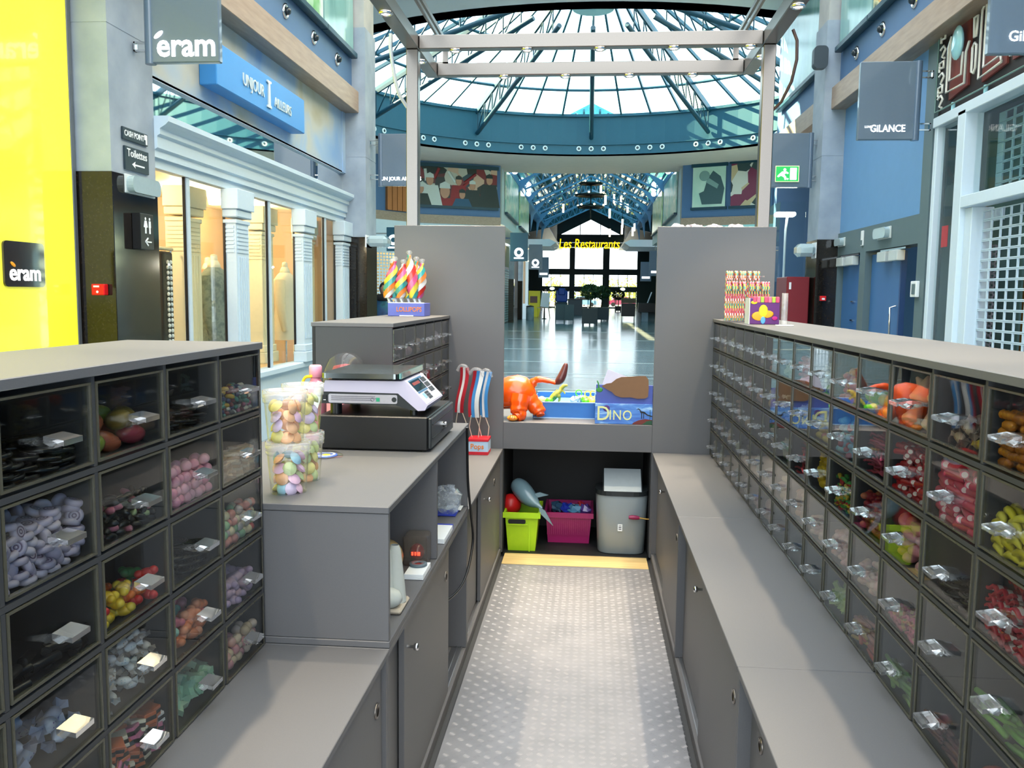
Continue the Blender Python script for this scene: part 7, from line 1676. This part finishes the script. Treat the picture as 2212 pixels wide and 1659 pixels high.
# long right display
RIGHT = [
 (14, 0, 'bumpy', .019, T('#b8701c', '#c88028', '#a8601a'), .10, 'amber knobbly stick', {'depth': 3}),
 (14, 1, 'banana', .0185, T('#d8c832', '#cdbb28', '#e0d24a'), .085, 'yellow banana gummy', {'depth': 3}),
 (14, 2, 'strip', .024, T(('#a81e30', '#ead8d0'), ('#b42a3a', '#f0e0d8')), .115, 'red and white striped belt', {'depth': 3}),
 (14, 3, 'stick', .023, T('#5f9a38', '#78b048', '#4f8a34'), .05, 'green stick', {'depth': 3, 'gappy': .2}),
 (14, 4, 'ring', .026, T('#d8a030', '#d86048'), .04, 'yellow and red ring', {'depth': 2}),
 (13, 0, 'wrapped', .022, T(('#b9a08c', '#a81c24'), ('#c8a830', '#b02a20'), ('#a88a80', '#8a1a20')), .075, 'red sweet in clear twist wrap', {}),
 (13, 1, 'tubefill', .0175, T(('#c8405c', '#f0dcd4'), ('#d0506a', '#f0dcd4')), .125, 'pink tube with white filling', {'depth': 3, 'slope': .25}),
 (13, 2, 'wheel', .026, T(('#1b1a19',)), .035, 'dark wheel', {'depth': 2, 'gappy': .2}),
 (13, 4, 'stick', .018, T('#6a3a3a', '#7a4a40'), .035, 'dull red stick', {'depth': 3}),
 (12, 0, 'cone', .034, T(('#eab49a', '#8fc8a8'), ('#e8b8a0', '#e8c8a0')), .11, 'peach and mint gummy cone', {'depth': 2}),
 (12, 1, 'tubefill', .0145, T(('#a8101e', '#f2e8da'), ('#b81824', '#f2e8da')), .115, 'red tube with white filling', {'depth': 3, 'slope': .3}),
 (12, 2, 'oval', .026, T('#e0a05c', '#d88a90', '#e8b878', '#d8a0a8'), .10, 'peach and rose sugared gummy', {}),
 (12, 3, 'strip', .02, T(('#d88a6a', '#c8c880'), ('#c8607a', '#e0b080')), .05, 'pastel striped belt', {'depth': 3}),
 (12, 4, 'stick', .02, T('#6f9a50', '#8fae62'), .05, 'green stick', {'depth': 3}),
 (11, 0, 'ball', .015, T('#d8c040', '#8fc030', '#e89a40', '#5fa080'), .06, 'yellow, lime and orange ball', {}),  # the tray toys' reflection is put into these sweets' colours
 (11, 1, 'string', .022, T('#a83a58', '#b84a66', '#983050'), .11, 'raspberry pink string', {'depth': 3, 'slope': .3, 'stuff': True}),
 (11, 2, 'blob', .022, T(('#8a1626', '#9a2030'), ('#b03a40', '#c87050')), .09, 'dark red fruit gummy', {}),
 (11, 3, 'blob', .024, T(('#e8b8b4', '#e4c4b8'),), .075, 'pale pink fruit gummy', {}),
 (11, 4, 'stick', .02, T('#c86050', '#d8b060', '#c88a80'), .07, 'red and yellow stick', {'depth': 3}),
 (10, 0, 'blob', .022, T(('#d84a50', '#e06a60'), ('#e88a30', '#ee9a48')), .10, 'coral red and orange gummy', {}),
 (10, 1, 'blob', .024, T(('#7fb8d8', '#a84a68'), ('#8fc4dc', '#7fb8d8')), .11, 'pale blue gummy with pink mouth', {}),
 (10, 2, 'croc', .017, T(('#3f9a4a', '#d82a30'), ('#d8b830', '#3f9a4a'), ('#c02a34', '#d8b830')), .10, 'green, red and yellow gummy crocodile', {'depth': 3}),
 (10, 3, 'blob', .024, T(('#e0a8a4', '#e4b8b0'),), .09, 'rose pink fruit gummy', {}),
 (10, 4, 'star', .024, T('#b8cc70', '#a8c060'), .055, 'lime star', {}),
 (9, 0, 'wrapped', .02, T(('#d8dcd8', '#b9c8b8'), ('#e0e0e4', '#c8c8d0')), .08, 'clear-wrapped white sweet', {}),
 (9, 1, 'oval', .024, T('#d8c070', '#d890a0', '#c8b058'), .085, 'yellow and pink oval', {}),
 (9, 2, 'duck', .027, T(('#e2b80c', '#e07a10'), ('#e8c218', '#e07a10')), .125, 'yellow duck', {'slope': .2}),
 (9, 3, 'blob', .024, T(('#e2b0a8', '#e8c4b4'),), .075, 'blush pink fruit gummy', {}),
 (8, 0, 'blob', .021, T(('#e49ab4', '#eaaabc'), ('#d84a4a', '#e06058')), .10, 'rose and red gummy', {}),
 (8, 1, 'wrapped', .021, T(('#c8d4e8', '#4a86c8'), ('#e8ecf0', '#5f98d0')), .10, 'blue and white wrapped sweet', {}),
 (8, 2, 'string', .022, T('#a01c2a', '#b42a38'), .11, 'red string', {'depth': 3, 'stuff': True}),
 (8, 3, 'oval', .024, T('#e8c0a8', '#e4b09c'), .085, 'peach oval', {}),
 (7, 0, 'star', .022, T('#c8d4b8', '#d8d0c0'), .06, 'pale green star', {}),
 (7, 1, 'wrapped', .02, T(('#e8e4e4', '#c84a50'), ('#e0e8e0', '#3f9a60')), .095, 'white, red and green wrapped sweet', {}),
 (7, 2, 'cone', .024, T(('#e8e0d4', '#3f8a54'),), .08, 'white and green gummy cone', {}),
 (7, 3, 'oval', .024, T('#e8c8b0', '#dcb0a4'), .085, 'pale peach oval', {}),
]
for k, r, kind, size, tones, fh, desc, kw in RIGHT: fill(1, FR, k, r, kind, size, tones, fh, desc, RW(k, r), **kw)
PALE = [('#e0b8ac', '#d8a8a4'), ('#d8ccb0', '#c8b890'), ('#d8a0a8', '#e0b4b8'), ('#c8d0b4', '#d8d4bc'), ('#d4c8d4', '#c4b4c8'), ('#e8d4b8', '#d8b494'), ('#c8d8dc', '#a8c0cc')]
KN = ['oval', 'blob', 'ball', 'star', 'wrapped', 'cone']
ADJ = ['peach', 'straw', 'rose', 'pale green', 'lilac', 'cream', 'pale blue']
for k in range(0, 7):
    for r in range(5):
        if (k*3+r) % 9 == 8: continue
        q = (k*5+r*3) % 7; kd = KN[(k+r*2) % 6]; tn = T(*[(c, c) for c in PALE[q]])
        fill(1, FR, k, r, kd, .024, tn, .06+.02*((k+r) % 3), '%s %s' % (ADJ[q], NAMES[kd].replace('_', ' ')), RW(k, r), depth=2, stuff=True)
for k in range(0, 6):
    for r in range(0, 3):
        q = (k*4+r*5) % 7; kd = KN[(k*2+r) % 6]; tn = T(*[(c, c) for c in PALE[q]])
        if (k+r) % 3 == 2: tn = T(('#a03038', '#b04048'), ('#e0d8d4', '#c8c0bc'))
        fill(-1, FS, k, r, kd, .024, tn, .05+.02*((k+r) % 2), '%s %s' % (ADJ[q], NAMES[kd].replace('_', ' ')), SW(k, r), depth=2, stuff=True)
